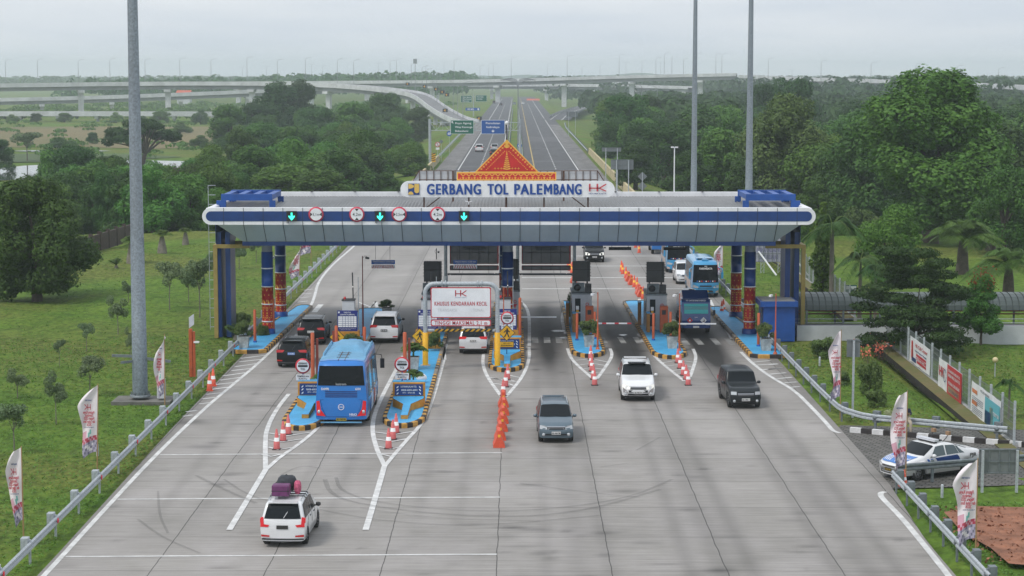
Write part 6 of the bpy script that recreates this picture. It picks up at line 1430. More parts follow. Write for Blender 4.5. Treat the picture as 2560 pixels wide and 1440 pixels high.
for (px_, py_), lab in zip([(1572, 704), (1579, 713), (1598, 737), (1602, 743), (1434, 708)], ['first orange barrier from the far end of the diagonal row', 'second orange barrier of the diagonal row', 'third orange barrier of the diagonal row', 'orange barrier next to the nearest bright cone of the diagonal row', 'orange barrier at the foot of the gantry post right of centre']): barrier(px_, py_, lab)

# ---------------------------------------------------------------- high masts
def mast(px_, py_, lab, foot=True, Y=None, d0=.8, h=31):
    p = P(px_, py_) if Y is None else Vector((Q(px_, 400, Y).x, Y, 0)); t = thing('high_mast', lab, 'mast', (p.x, p.y, 0), group='tall galvanised lighting masts')
    r0 = d0 / 2; r1 = r0 * .45
    mb = MB(); N_ = 24; zs = [.35, 8.6, 8.6, 16, 16, 23.5, 23.5, h]; rr = lambda z: r0 + (r1 - r0) * z / h
    prof = []
    for i in range(0, 8, 2): prof += [(rr(zs[i]) + .006, zs[i]), (rr(zs[i + 1]) + .012, zs[i + 1] + .03)]
    mb.lathe(prof, N_); mb.build('shaft', [mat('mast_zinc', (.19, .23, .26), .65, .15, nz=(9, .4))], t)
    mb = MB(); mb.lathe([(r0 * 1.35, .25), (r0 * 1.35, .36), (r0, .37)], N_)
    for a in range(12): mb.cbox(((r0 * 1.18) * math.cos(a * PI / 6), (r0 * 1.18) * math.sin(a * PI / 6), .42), (.05, .05, .2))
    mb.build('base_flange', [GALV_D], t)
    if foot:
        mb = MB(); mb.box(-1.35, 1.7, -1.0, 1.1, -.1, .12); mb.build('foundation', [mat('dark_concrete', (.17, .165, .15), .9, nz=(1.5, .35))], t)
        mb = MB(); mb.cbox((-.75, 0, 3.1 - .7), (1.4, .08, .14), ry=.03); mb.cbox((1.0, -.1, 2.2), (1.3, .08, .14), ry=.12); mb.cbox((-.5, -.4, 2.15), (.9, .08, .12), rz=.7); mb.build('service_bracket', [GALV_D], t)
        mb = MB(); mb.box(.95, 1.35, -.4, .0, .22, 1.2); mb.build('junction_box', [CONCW], t)
    mb = MB(); mb.lathe([(.3, h - .1), (1.0, h - .1), (1.0, h + .05), (.3, h + .05)], 16)
    for a in range(8): mb.cbox((1.2 * math.cos(a * PI / 4), 1.2 * math.sin(a * PI / 4), h - .1), (.5, .35, .12), rz=a * PI / 4)
    mb.build('lamp_ring', [DARK], t)
mast(351, 1003, 'tall galvanised mast on the left lawn with a concrete foot')
mast(1735, 0, 'tall galvanised mast behind the canopy, left one of the right pair', False, Y=215, d0=.72); mast(1873, 0, 'tall galvanised mast behind the canopy, right one of the pair', False, Y=197, d0=.78)

# posts and boards on the left lawn
p = P(481, 942); t = thing('roadside_post', 'tall orange-red post carrying a small white notice, left of the guard rail', 'post', (p.x, p.y, 0))
mb = MB(); mb.box(-.16, .04, -.1, .1, 0, 2.75); mb.build('shaft', [POSTR], t, bevel=.03); mb = MB(); mb.box(.045, .19, -.06, .08, 0, 2.6); mb.build('back_shaft', [POSTR], t, bevel=.02)
mb = MB(); mb.poly([(-.14, -.05, 2.8), (.06, .4, 2.95), (.06, .4, 3.55), (-.14, -.05, 3.4)]); mb.poly([(-.12, -.05, 2.8), (.08, .4, 2.95), (.08, .4, 3.55), (-.12, -.05, 3.4)][::-1]); mb.build('notice_board', [WHITE], t)
mb = MB(); mb.text('3,1 m', (-.045, .17, 3.3), .12, w=.3, right=(.4, .9, .3), bold=.03); mb.text('MAKS', (-.045, .17, 3.08), .1, w=.3, right=(.4, .9, .3), bold=.03); mb.v = [(v[0] - .02, v[1], v[2]) for v in mb.v]; mb.build('lettering', [NAVY], t)
mb = MB(); mb.cbox((.27, -.05, 2.0), (.3, .14, .1)); mb.build('camera_housing', [WHITE], t)

# ---------------------------------------------------------------- right side: back of a sign, lay-by kerb, fence, banners
def signback(px0, px1, py0, py1, Y, zb, lab, posts=(.5,), cells=(2, 1), name='road_sign', zpost=0):
    a, c = Q(px0, py1, Y), Q(px1, py0, Y); t = thing(name, lab, 'sign', ((a.x + c.x) / 2, Y, zpost)); w = c.x - a.x; z0, z1 = a.z - zpost, c.z - zpost
    mb = MB(); mb.box(-w / 2, w / 2, .05, .08, z0, z1); mb.build('panel', [mat('sign_back_grey', (.2, .22, .23), .5, .3, nz=(1.2, .15))], t)
    mb = MB(); mb.box(-w / 2, w / 2, .0, .048, z0 + .02, z0 + .06); mb.box(-w / 2, w / 2, .0, .048, z1 - .06, z1 - .02)
    for i in range(1, cells[0]): x = -w / 2 + w * i / cells[0]; mb.box(x - .02, x + .02, .01, .047, z0 + .062, z1 - .062)
    for i in range(1, cells[1]): z = z0 + (z1 - z0) * i / cells[1]; mb.box(-w / 2, w / 2, -.012, .008, z - .02, z + .02)
    mb.build('stiffener', [GALV_D], t)
    for q in posts: mb = MB(); x = -w / 2 + w * q; mb.box(x - .05, x + .05, -.12, -.014, 0, z1 - .05); mb.build('post', [GALV], t)
    return t
signback(2117, 2151, 849, 893, 98.5, 0, 'grey back of a small road sign beside the right guard rail')
signback(2447, 2550, 1122, 1185, 80.5, 0, 'large grey framed back of a road sign behind the police car', posts=(.08, .93), cells=(4, 2))
signback(1527, 1584, 399, 424, 205, 0, 'framed back of a road sign on the right embankment', posts=(.25, .78), cells=(4, 2), zpost=0)
signback(1505, 1553, 369, 379, 245, 0, 'low wide sign back further up the right embankment', posts=(.2, .8), cells=(4, 1), zpost=-1)
signback(1416, 1444, 279, 292, 560, 0, 'distant framed sign back beside the slip road', posts=(.2, .8), cells=(4, 2), zpost=-1)
for px_, py_ in ((1606, 441),):
    t = thing('diamond_signs', 'pair of diamond road signs seen from behind on one post', 'sign', (Q(px_, py_, 190).x, 190, 0)); c = Q(px_, py_, 190)
    for dz in (0, -.92): mb = MB(); z = c.z + dz; mb.xz([(-.45, z), (0, z - .45), (.45, z), (0, z + .45)], 0, .03); mb.build('diamond_plate', [MATS['sign_back_grey']], t)
    mb = MB(); mb.tube([(0, -.04, 0), (0, -.04, c.z + .35)], .04, 6); mb.build('post', [GALV], t)
t = thing('street_lamp', 'slim white pole with two small lamp heads in front of the dark trees', 'street lamp', (Q(1686, 400, 183).x, 183, 0)); zt = Q(1686, 368, 183).z
mb = MB(); mb.tube([(0, 0, 0), (0, 0, zt)], [.09, .05], 8); mb.build('pole', [WHITE], t)
for s_ in (-1, 1): mb = MB(); mb.cbox((s_ * .18, 0, zt), (.3, .2, .12)); mb.build('lamp_head', [WHITE], t)

t = thing('black_white_kerb', 'black and white kerb stones behind the police car', 'kerb', (16.2, 95.6, 0)); mb = MB()
a = P(2126, 1080); b__ = P(2560, 1117); b__ = a + (b__ - a) * 1.12; n = 17
for i in range(n):
    p0, p1 = a.lerp(b__, i / n) - t.location, a.lerp(b__, (i + 1) / n) - t.location
    mb.beam(p0 + Vector((0, 0, .1)), p1 + Vector((0, 0, .1)), .22, .26, 1 if i % 2 else 0)
mb.build('kerb_stones', [KERBW, KERBK], t)

FX = lambda y: 23.0 + (y - 92) * .018
FENCE = mat('fence_wire', (.22, .25, .25), .6, .4, nz=(2, .2))
def mesh_fence(y0, y1, lab, h=2.0):
    t = thing('mesh_fence', lab, 'fence', (FX(y0), y0, 0), group='wire mesh fences'); mb = MB(); n = max(2, int((y1 - y0) / .16))
    q = lambda y: FX(y) - FX(y0)
    for i in range(n): y = (y1 - y0) * i / n; mb.box(q(y0 + y) - .006, q(y0 + y) + .006, y - .006, y + .006, .05, h)
    for z in np.arange(.15, h, .3): mb.beam((0, 0, z), (q(y1), y1 - y0, z), .014, .014)
    mb.build('wire_mesh', [FENCE], t)
    P0 = None
    for y in np.arange(0, y1 - y0 + .1, 2.5):
        if P0 is None: mb = MB(); mb.box(-.05, .05, -.05, .05, -.5, h + .15); P0 = c = mb.build('post', [GALV], t)
        else: c = P0.copy(); col.objects.link(c); c.parent = t
        c.location = (q(y0 + y) - .03, y, 0)
    mb = MB(); mb.box(-.12, .12, -.1, 0, -.5, .12)
    mb.beam((0, 0, .0), (q(y1), y1 - y0, .0), .18, .3); mb.build('footing', [CONC], t)
mesh_fence(90.5, 126, 'mesh fence carrying the three printed banners at the right'); mesh_fence(139, 172, 'mesh fence running away behind the covered walkway')
def banner(y0, y1, z0, z1, lab, draw, sag=.0):
    t = thing('banner', lab, 'banner', (FX(y0) - .12, y0, 0), group='printed banners tied to the fence'); L_ = y1 - y0; sl = .018
    mb = MB(); mb.grid(lambda u, v: (sl * L_ * u + .02 * math.sin(u * 17 + v * 3), L_ * u, z0 + (z1 - z0) * v - sag * (1 - v) * math.sin(PI * (1 - u)) ), 16, 6, 0, True); c = mb.build('cloth', [WHITE, RED], t)
    mb = MB(); draw(mb, L_, sl); mb.build('print', [RED, NAVY, mat('print_grey', (.2, .22, .25), .7), mat('banner_teal', (.12, .42, .48), .7), mat('banner_cream', (.65, .6, .35), .7), WHITE, REDCL, mat('banner_orange', (.6, .2, .08), .7)], c)
# reading direction runs from the far end (left in view) to the near end, text axis = -y
def rct(mb, L_, u0, u1, z0, z1, m): mb.poly([(.018 * L_ * (1 - u0) - .03, L_ * (1 - u0), z0), (.018 * L_ * (1 - u1) - .03, L_ * (1 - u1), z0), (.018 * L_ * (1 - u1) - .03, L_ * (1 - u1), z1), (.018 * L_ * (1 - u0) - .03, L_ * (1 - u0), z1)], m)
def tx(mb, L_, s, u, z, h, wd, m): mb.text(s, (.018 * L_ * (1 - u) - .045, L_ * (1 - u), z), h, w=wd * L_, right=(-.018, -1, 0), m=m, bold=.03)
def d1(mb, L_, sl):
    rct(mb, L_, .1, .17, .5, 1.55, 6); rct(mb, L_, .12, .34, .38, .62, 1); rct(mb, L_, .35, .84, .62, .78, 0); rct(mb, L_, .35, .84, .82, .96, 0); rct(mb, L_, .38, .84, .44, .58, 0)
    tx(mb, L_, 'HK Call Center', .6, 1.42, .2, .6, 0); tx(mb, L_, 'Layanan Pengaduan Pelanggan', .58, 1.12, .1, .58, 1); tx(mb, L_, '0858-6003-6003', .58, .7, .1, .4, 5)
def d2(mb, L_, sl):
    rct(mb, L_, .4, 1.0, .12, 1.68, 0); tx(mb, L_, 'HK', .17, 1.05, .55, .22, 0); mb.lathe([(.36, 0), (.3, 0)], 20, (.018 * L_ * .7 - .05, L_ * .69, .95), ax='x', m=1)
    rct(mb, L_, .45, .9, .22, .55, 4); tx(mb, L_, 'DILARANG MELINTAS', .7, 1.4, .13, .48, 5); tx(mb, L_, 'DAERAH MILIK JALAN TOL', .7, 1.15, .16, .5, 5); tx(mb, L_, 'PIDANA KURUNGAN', .7, .75, .16, .46, 5); tx(mb, L_, 'UU JALAN', .68, .38, .12, .36, 2)
def d3(mb, L_, sl):
    rct(mb, L_, .5, .99, .15, 1.45, 3); rct(mb, L_, .5, .7, .15, .8, 1); rct(mb, L_, .66, .78, .3, 1.1, 4); rct(mb, L_, .05, .22, 1.2, 1.4, 7); rct(mb, L_, .05, .22, .62, .82, 7)
    for i in range(4): rct(mb, L_, .05, .44, 1.0 - i * .09, 1.03 - i * .09, 2); rct(mb, L_, .05, .42, .5 - i * .09, .53 - i * .09, 2)
    tx(mb, L_, 'PELAYANAN', .5, 1.55, .12, .3, 2); tx(mb, L_, 'TERTIB', .87, .9, .16, .2, 5)
def ys(px_): # y on the fence line seen at column px_
    lo, hi = 60, 200
    for _ in range(40):
        m_ = (lo + hi) / 2; v = (RM.transposed() @ (Vector((FX(m_), m_, 1)) - Vector((0, 0, CAMH)))); x = 1280 + FOC * v.x / -v.z
        lo, hi = (m_, hi) if x > px_ else (lo, m_)
    return lo
banner(ys(2330), ys(2280), .25, 1.75, 'white banner with red stripes, farthest along the fence', d1); banner(ys(2411), ys(2352), .12, 1.7, 'half white half red banner in the middle of the fence', d2); banner(ys(2508), ys(2434), .2, 1.72, 'pale blue sagging banner nearest the camera on the fence', d3, .25)
mb = MB(); bk_ = MB()
for y0 in np.arange(85, 188, 3.0):
    if 126 < y0 < 138: continue
    a0, a1 = FX(y0), FX(y0 + 3); j = lambda: rng.uniform(-.06, .06)
    mb.add([(a0 - .8, y0, -.45), (a1 - .8, y0 + 3, -.45), (a1 - .8, y0 + 3, .04), (a0 - .8, y0, .04)], [(0, 1, 2, 3)]); mb.add([(a0 - 1.15, y0, -.1), (a1 - 1.15, y0 + 3, -.1), (a1 - .8, y0 + 3, -.42), (a0 - .8, y0, -.42)], [(0, 1, 2, 3)])
    bk_.add([(a0 - .8, y0, .04), (a1 - .8, y0 + 3, .04), (a1 - .1, y0 + 3, .12), (a0 - .1, y0, .12)], [(0, 1, 2, 3)])
setting('ditch', mb, mat('ditch_mud', (.03, .028, .02), .95, nz=(1, .5))); setting('earth_bank', bk_, mat('dry_bank', (.1, .12, .03), .95, nz=(.9, .45), c2=(.16, .12, .05), bump=(5, .08)))
# garden globes
for px_, py_, lab in ((2487, 948, 'garden globe lamp on a thin post on the right lawn'), (2364, 875, 'garden globe lamp in front of the white wall at the dark tree')):
    p = P(px_, py_); t = thing('globe_lamp', lab, 'garden lamp', (p.x, p.y, 0), group='cream globe garden lamps'); mb = MB(); mb.tube([(0, 0, 0), (0, 0, .95)], .03, 6); mb.build('post', [GALV], t)
    mb = MB(); mb.lathe([(.001 + .16 * math.sin(a), 1.1 - .16 * math.cos(a)) for a in np.linspace(0, PI, 9)], 14); mb.build('globe', [mat('cream_globe', (.6, .5, .28), .4)], t)
# stubs in the grass
for px_, py_, lab in ((2049, 915, 'short white marker stub in the grass left of the grey sign back'), (2355, 1244, 'short grey stub in the grass below the guard rail'), (244, 1140, 'short grey marker stub on the left lawn by the flag')):
    p = P(px_, py_); t = thing('marker_stub', lab, 'marker', (p.x, p.y, 0)); mb = MB(); mb.lathe([(.06, 0), (.06, .5), (.04, .55), (0, .56)], 10); mb.build('stub', [GALV], t)

# covered walkway
t = thing('covered_walkway', 'covered walkway with a dark vaulted corrugated roof over a white wall', 'walkway', (36, 131, 0)); X0, X1 = 18.2 - 36, 70 - 36
mb = MB(); n = int((X1 - X0) / .42)
cs = [(129.3 - 131 + 3.6 * (1 - math.cos(a)) / 2 * 1.0, 1.78 + 1.0 * math.sin(a)) for a in np.linspace(0.0, PI, 11)]
for i in range(n):
    xa = X0 + (X1 - X0) * i / n; xb = xa + (X1 - X0) / n
    for (ya, za), (yb, zb) in zip(cs[:-1], cs[1:]): mb.add([(xa, ya, za), (xb - .07, ya, za), (xb - .07, yb, zb), (xa, yb, zb)], [(0, 1, 2, 3)], 0, False); mb.add([(xb - .07, ya, za - .04), (xb, ya, za - .04), (xb, yb, zb - .04), (xb - .07, yb, zb - .04)], [(0, 1, 2, 3)], 1, False)
mb.build('vaulted_roof', [mat('walkway_roof', (.075, .095, .09), .4, .2, nz=(1, .2)), mat('roof_groove', (.03, .04, .04), .6)], t)
mb = MB(); mb.box(X0, X1, -3.05, -2.9, -.3, .92); mb.build('white_wall', [CONCW], t)
mb = MB(); mb.box(X0, X1, -2.895, -1.75, .55, .9); mb.build('inner_ledge', [mat('ledge_grey', (.1, .1, .11), .8)], t)  # inner ledge in one even dark grey
P0 = None
for i, x in enumerate(np.arange(X0 + .8, X1, 2.4)):
    for yy in (-1.72, 1.72):
        if P0 is None: mb = MB(); mb.box(-.06, .06, -.05, .05, 0, 1.75); P0 = c = mb.build('column', [GALV_D], t)
        else: c = P0.copy(); col.objects.link(c); c.parent = t
        c.location = (x, yy, 0)
mb = MB(); 
for z in (.95, 1.2): mb.tube([(X0, -1.68, z), (X1, -1.68, z)], .025, 5)
mb.build('handrail', [GALV], t); mb = MB()
for z in (1.35, 1.15): mb.tube([(X0, 1.6, z), (X1, 1.6, z)], .045, 5)
mb.build('red_rail', [mat('rail_red', (.3, .07, .05), .6)], t)

# billboard seen from behind at the far right of the plaza
c = Q(1922, 628, 172); t = thing('billboard', 'billboard seen from behind through its steel frame, right of the columns', 'billboard', (c.x, 172, 0))
a, e = Q(1886, 655, 172), Q(1953, 612, 172); mb = MB(); mb.box(a.x - c.x, e.x - c.x, .05, .1, a.z, 5.0); pnl = mb.build('panel', [mat('lilac_white', (.5, .5, .6), .6)], t)
mb = MB(); mb.text('UP SALDO ANDA', (0, -.0, a.z + 1.05), .35, w=2.1, mirror=True, bold=.03); mb.text('DI JALUR TOL', (0, -.0, a.z + .45), .35, w=1.6, mirror=True, bold=.03); mb.build('print', [mat('faint_violet', (.25, .24, .42), .7)], pnl)
mb = MB()
for i in range(7): x = a.x - c.x + (e.x - a.x) * i / 6; mb.box(x - .025, x + .025, -.06, -.02, a.z, 5)
for z in (a.z, a.z + .7, a.z + 1.4): mb.box(a.x - c.x, e.x - c.x, -.1, -.062, z, z + .05)
mb.build('frame', [GALV_D], t)
for x in (-.55, .95):
    mb = MB(); 
    for dx in (-.14, .14): mb.beam((x + dx, -.1, 0), (x + dx, -.1, a.z), .06, .06)
    for k in range(6): mb.beam((x - .14, -.1, k * .35), (x + .14, -.1, k * .35 + .35), .03, .03)
    mb.build('lattice_leg', [GALV], t)
for s_, lab in ((-.9, 0), (1.8, 0)): mb = MB(); mb.beam((s_ , -.1, 1.9), (s_ + 1.3, -2.2, .02), .1, .1); mb.build('stay', [WHITE], t)
t = thing('small_green_sign', 'small green and white board on the far fence', 'sign', (Q(2128, 722, 150).x, 150, 0)); z = Q(0, 722, 150).z; mb = MB(); mb.box(-.42, .42, 0, .05, z - .3, z + .3, 0); mb.box(-.38, .38, -.01, -.002, z - .02, z + .22, 1); mb.build('board', [mat('dark_green', (.01, .12, .09), .5), WHITE], t); mb = MB(); mb.tube([(0, .08, 0), (0, .08, z)], .04, 6); mb.build('post', [GALV], t)
# flood lights / cameras under the canopy edge
c = Q(719, 643, 150); t = thing('camera', 'white camera on a thin rod right of the left rear column', 'camera', (c.x, 141, Q(719, 643, 141).z)); mb = MB(); mb.cbox((0, -.05, 0), (.2, .4, .16), rz=.5); mb.build('camera_body', [WHITE], t); mb = MB(); mb.tube([(.15, 0, .0), (.2, 0, .2), (.2, 0, 6.24 - t.location.z)], .015, 5); mb.build('rod', [DARK], t)

# ================================================================= HIGHWAY AND VIADUCTS BEYOND THE GATE
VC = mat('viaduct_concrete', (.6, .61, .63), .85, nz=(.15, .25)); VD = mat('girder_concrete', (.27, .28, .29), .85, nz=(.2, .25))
POLEM = mat('pole_grey', (.28, .3, .32), .5, .4)
def smooth(q, n=2):
    for _ in range(n):
        r = [q[0]]
        for a, b in zip(q[:-1], q[1:]): r += [a.lerp(b, .25), a.lerp(b, .75)]
        q = r + [q[-1]]
    return q
def viaduct(px, lab, w=9, girder=2.5, span=42, ground=-3.2, pierw=2.6, par=1.0, first=10, low=None):
    q = smooth([Q(*p) for p in px]); t = thing('viaduct', lab, 'viaduct', (q[0].x, q[0].y, 0), group='concrete viaducts of the interchange'); o = Vector(t.location)
    nr = []
    for i, p in enumerate(q):
        d = q[min(i + 1, len(q) - 1)] - q[max(i - 1, 0)]; d.z = 0; d.normalize(); n_ = Vector((-d.y, d.x, 0)); nr.append(n_ if n_.y > 0 else -n_)
    def ribbon(sec, name, m):
        mb = MB(); k = len(sec); vs = []
        for p, n_ in zip(q, nr): vs += [p - o + n_ * a + Vector((0, 0, b)) for a, b in sec]
        mb.add(vs, [(i * k + j, i * k + (j + 1) % k, (i + 1) * k + (j + 1) % k, (i + 1) * k + j) for i in range(len(q) - 1) for j in range(k)]); mb.build(name, [m], t)
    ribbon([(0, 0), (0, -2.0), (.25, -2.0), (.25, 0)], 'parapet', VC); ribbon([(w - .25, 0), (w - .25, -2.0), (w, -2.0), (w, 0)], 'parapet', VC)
    ribbon([(.26, -par), (.26, -par - .34), (w - .26, -par - .34), (w - .26, -par)], 'deck', mat('deck_grey', (.2, .2, .205), .85, nz=(.3, .2)))
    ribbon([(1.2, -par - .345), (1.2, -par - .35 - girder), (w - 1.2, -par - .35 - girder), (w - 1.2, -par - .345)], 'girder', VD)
    acc = 0; nxt = first
    for i in range(len(q) - 1):
        a, b = q[i], q[i + 1]; L_ = (b - a).length
        while acc + L_ > nxt:
            p = a.lerp(b, (nxt - acc) / L_) + nr[i] * w / 2 - o; zt = p.z - par - .35 - girder; nxt += span
            if zt - ground < 1.2: continue
            mb = MB(); c = (p.x, p.y, (zt - 1.3 + ground) / 2); ang = math.atan2(nr[i].y, nr[i].x) - PI / 2
            mb.cbox(c, (pierw, pierw * .6, zt - 1.3 - ground), rz=ang); mb.cbox((p.x, p.y, zt - .65), (pierw * 1.25, w * .85, 1.3), rz=ang); mb.build('pier', [VC], t)
        acc += L_
    return t, q
viaduct([(-320, 212, 960), (0, 209, 980), (300, 204.5, 1000), (600, 203.5, 1000), (760, 206, 990), (880, 212, 970), (1000, 225, 925), (1037, 236, 888), (1075, 267, 812), (1120, 292, 765), (1150, 299, 735)], 'long upper ramp viaduct that curves down to the highway at its left', w=7.2, first=15)
viaduct([(-300, 251, 1090), (0, 245, 1100), (217, 240.5, 1110), (480, 231, 1120), (640, 224, 1130), (860, 216, 1150)], 'lower ramp viaduct seen below the upper one at the far left', w=8, span=38, pierw=2.2)
viaduct([(-300, 279, 880), (300, 279, 880), (620, 280, 885), (760, 281, 890)], 'low causeway on short piers nearest the camera at the far left', w=9, girder=.5, span=17, pierw=1.3)
viaduct([(560, 204, 1330), (800, 202.5, 1320), (1000, 201, 1310), (1190, 199, 1300), (1365, 194.5, 1290), (1500, 190, 1285), (1620, 187, 1280), (1840, 182.5, 1270)], 'main viaduct crossing over the highway in the middle of the horizon', w=12, girder=2.8, span=44, pierw=3, first=8)
viaduct([(1060, 210, 1480), (1340, 209, 1480), (1500, 210.5, 1450), (1610, 213, 1420), (1720, 216, 1400)], 'second lower viaduct deck right behind the main crossing', w=9, span=40, pierw=2.4)
viaduct([(1846, 187, 1350), (1950, 191.5, 1220), (2063, 195.5, 1150), (2240, 200, 1080), (2475, 210, 980), (2700, 222, 900)], 'far right viaduct half hidden behind the tree tops', w=9, span=36)

def lamp_proto(h, arms, name='street_lamp'):
    t = thing(name, 'x', 'street lamp'); mb = MB(); mb.tube([(0, 0, 0), (0, 0, h - 1.2)] + [(0, 0, h - 1)], [.13, .08, .08], 6); mb.build('pole', [POLEM], t)
    for s_ in arms:
        mb = MB(); mb.tube([(0, 0, h - 1.1), (s_ * .5, 0, h - .35), (s_ * 1.4, 0, h - .05), (s_ * 2.2, 0, h)], .055, 5); mb.cbox((s_ * 2.5, 0, h), (.8, .3, .12)); mb.build('lamp_arm', [POLEM], t)
    return t
LAMPS = {}
P1, P2 = lamp_proto(11.5, (1,)), lamp_proto(11.5, (1, -1)); used = {}
def lamp(px_, ytop, Y, two=False, lab=None, flip=False, h=None, group='street lamps along the distant viaducts'):
    c = Q(px_, ytop, Y); h = h or 11.5; pr = P2 if two else P1; loc = (c.x, Y, c.z - h); k = h / 11.5
    if pr.name in used: o = dup(pr, loc=loc)
    else: o = pr; used[pr.name] = 1; o.location = loc
    o.scale = (-k if flip else k, k, k); o.rotation_euler = (0, 0, 0); o['group'] = group; LAMPS.setdefault((group, lab), []).append((px_, o)); return o
for i, (px_, yt) in enumerate([(13, 149), (93, 147), (195, 149), (274, 146), (362, 147), (449, 145), (527, 147), (617, 142), (693, 148), (763, 144), (843, 147), (884, 149)]): lamp(px_, yt, 1000, h=11.9)
for px_, yt in ((975, 151), (991, 147), (1135, 147), (1278, 143), (1418, 139), (1548, 136), (1640, 144), (1661, 132), (1680, 140), (1709, 146), (1743, 132), (1790, 133), (1805, 134)): lamp(px_, yt, 1280, h=13.5)
for px_, yt in ((1921, 145), (2053, 151), (2178, 155), (2290, 158), (2393, 163), (2497, 169)): lamp(px_, yt, 1100, h=12.5)
for px_, yt in ((606, 167), (779, 160), (946, 157), (1110, 155), (1565, 155), (1980, 173), (666, 165), (1652, 155)): lamp(px_, yt, 1700, True, h=12, lab='small two-armed street lamp beyond the viaducts', group='two-armed lamps beyond the viaducts')
for px_, yt in ((1222, 158), (1233, 157), (1368, 159), (1500, 160), (1605, 150), (806, 163), (1064, 163), (1200, 163), (1455, 165)): lamp(px_, yt, 1650, h=13)
for i, (px_, yt, yb, D_) in enumerate([(1028, 158, 216, 940), (1055, 165, 221, 925), (1066, 172, 228, 900), (1082, 182, 243, 880), (1092, 190, 256, 850), (1112, 208, 272, 820), (1133, 209, 285, 790), (1144, 208, 292, 770), (1157, 204, 298, 740)]):
    lamp(px_, yt, D_, h=(yb - yt) / 4978 * D_, lab='slim street lamp on the curved ramp', group='street lamps on the curved ramp')
for Y_ in (457, 530, 610, 700, 800): lamp(1295, 190 + 4978 * .9 / Y_, Y_, True, h=16, lab='tall two-armed lamp in the highway median', group='two-armed lamps in the highway median')
for px_, yt, Y_ in ((1604, 206, 640), (1643, 214, 760), (1712, 220, 900), (1748, 224, 950)): lamp(px_, yt, Y_, h=14.5, flip=True, lab='slim street lamp along the slip road at the right', group='street lamps of the right slip road')
t = thing('antenna_mast', 'thin mast with a cage top above the far viaduct', 'mast', (Q(1038, 200, 1290).x, 1290, 0)); zt = Q(0, 147, 1290).z; mb = MB(); mb.tube([(0, 0, 0), (0, 0, zt - 3)], .2, 6); mb.build('pole', [POLEM], t); mb = MB(); mb.box(-1.2, 1.2, -.6, .6, zt - 3, zt); mb.build('cage', [POLEM], t)

ORD = 'first second third fourth fifth sixth seventh eighth ninth tenth eleventh twelfth thirteenth fourteenth fifteenth sixteenth seventeenth eighteenth nineteenth twentieth'.split()
def nth(k): return ORD[k] if k < 20 else ('twenty-' if k < 29 else 'thirty-' if k < 39 else 'forty-') + ORD[(k + 1) % 10 - 1] if (k + 1) % 10 else {29: 'thirtieth', 39: 'fortieth'}[k]
for (g_, l_), v in LAMPS.items():
    for k, (a_, o) in enumerate(sorted(v, key=lambda q: q[0])): o['label'] = nth(k) + ' from the left of the ' + g_ if 'median' not in g_ else ['nearest', 'second nearest', 'middle', 'second farthest', 'farthest'][k] + ' of the tall ' + g_
# overhead signs
def gsign(x0, y0, x1, y1, Y, lab, lines, m, arrow=None, post=None):
    a, c = Q(x0, y1, Y), Q(x1, y0, Y); t = thing('road_sign', lab, 'road sign', ((a.x + c.x) / 2, Y, a.z)); w, h = c.x - a.x, c.z - a.z
    mb = MB(); mb.box(-w / 2, w / 2, 0, .08, 0, h, 1); mb.box(-w / 2 + .07, w / 2 - .07, -.02, -.003, .07, h - .07, 0); p = mb.build('panel', [m, WHITE], t)
    mb = MB()
    for (s_, u, v, hh, ww) in lines: mb.text(s_, (w * (u - .5), -.04, h * v), h * hh, w=w * ww, bold=.03)
    if arrow == 'down': mb.poly([(-.1, -.04, h * .3), (-.1, -.04, h * .22), (-.35, -.04, h * .24), (0, -.04, h * .1), (.35, -.04, h * .24), (.1, -.04, h * .22), (.1, -.04, h * .3)])
    if arrow == 'ul': x, z = -w * .42, h * .84; mb.poly([(x - .15, -.04, z + .2), (x - .15, -.04, z - .15), (x - .04, -.04, z - .05), (x + .18, -.04, z - .25), (x + .26, -.04, z - .17), (x + .05, -.04, z + .06), (x + .18, -.04, z + .2)][::-1])
    mb.build('lettering', [WHITE], p)
    return t, w, h
GRN = mat('sign_green', (.005, .13, .08), .45); BLU = mat('guide_blue', (.01, .09, .35), .45)
gsign(1126, 300, 1184.5, 335, 380.4, 'green direction board lettered Kayu Agung, Way Kenanga, Bakauheni', [('Kayu Agung', .55, .78, .13, .68), ('Way Kenanga', .57, .5, .13, .74), ('Bakauheni', .48, .22, .13, .55)], GRN, 'ul')
gsign(1203, 300, 1262, 335, 380.4, 'blue direction board lettered Pemulutan and Indralaya', [('Pemulutan', .5, .78, .14, .6), ('Indralaya', .5, .5, .14, .55)], BLU, 'down')
gsign(1152, 239, 1179.5, 256, 846, 'left one of two distant green direction boards', [('Kayu Agung', .55, .78, .15, .68), ('Way Kenanga', .57, .5, .15, .74), ('Bakauheni', .48, .22, .15, .55)], GRN)
gsign(1189, 238, 1217, 254, 846, 'right one of two distant green direction boards', [('Pemulutan', .4, .75, .16, .6), ('Indralaya', .36, .42, .16, .5)], GRN)
t = thing('sign_gantry', 'grey truss gantry over the left carriageway carrying the green and blue boards', 'gantry', (Q(1075, 412, 381).x, 381, 0)); x0 = t.location.x; xr = Q(1300, 300, 381).x - x0
z1, z0 = Q(0, 306, 381).z, Q(0, 326, 381).z
mb = MB(); mb.tube([(0, 0, -.5), (0, 0, z1 + .6)], .27, 10); mb.build('post', [GALV], t)
mb = MB(); mb.tube([(xr, 0, 0), (xr, 0, z1 + .6)], .27, 10); mb.build('post', [GALV], t)
mb = MB()
for yy in (-.35, .35): mb.beam((0, yy, z1), (xr, yy, z1), .12, .12); mb.beam((0, yy, z0), (xr, yy, z0), .12, .12)
n = 14
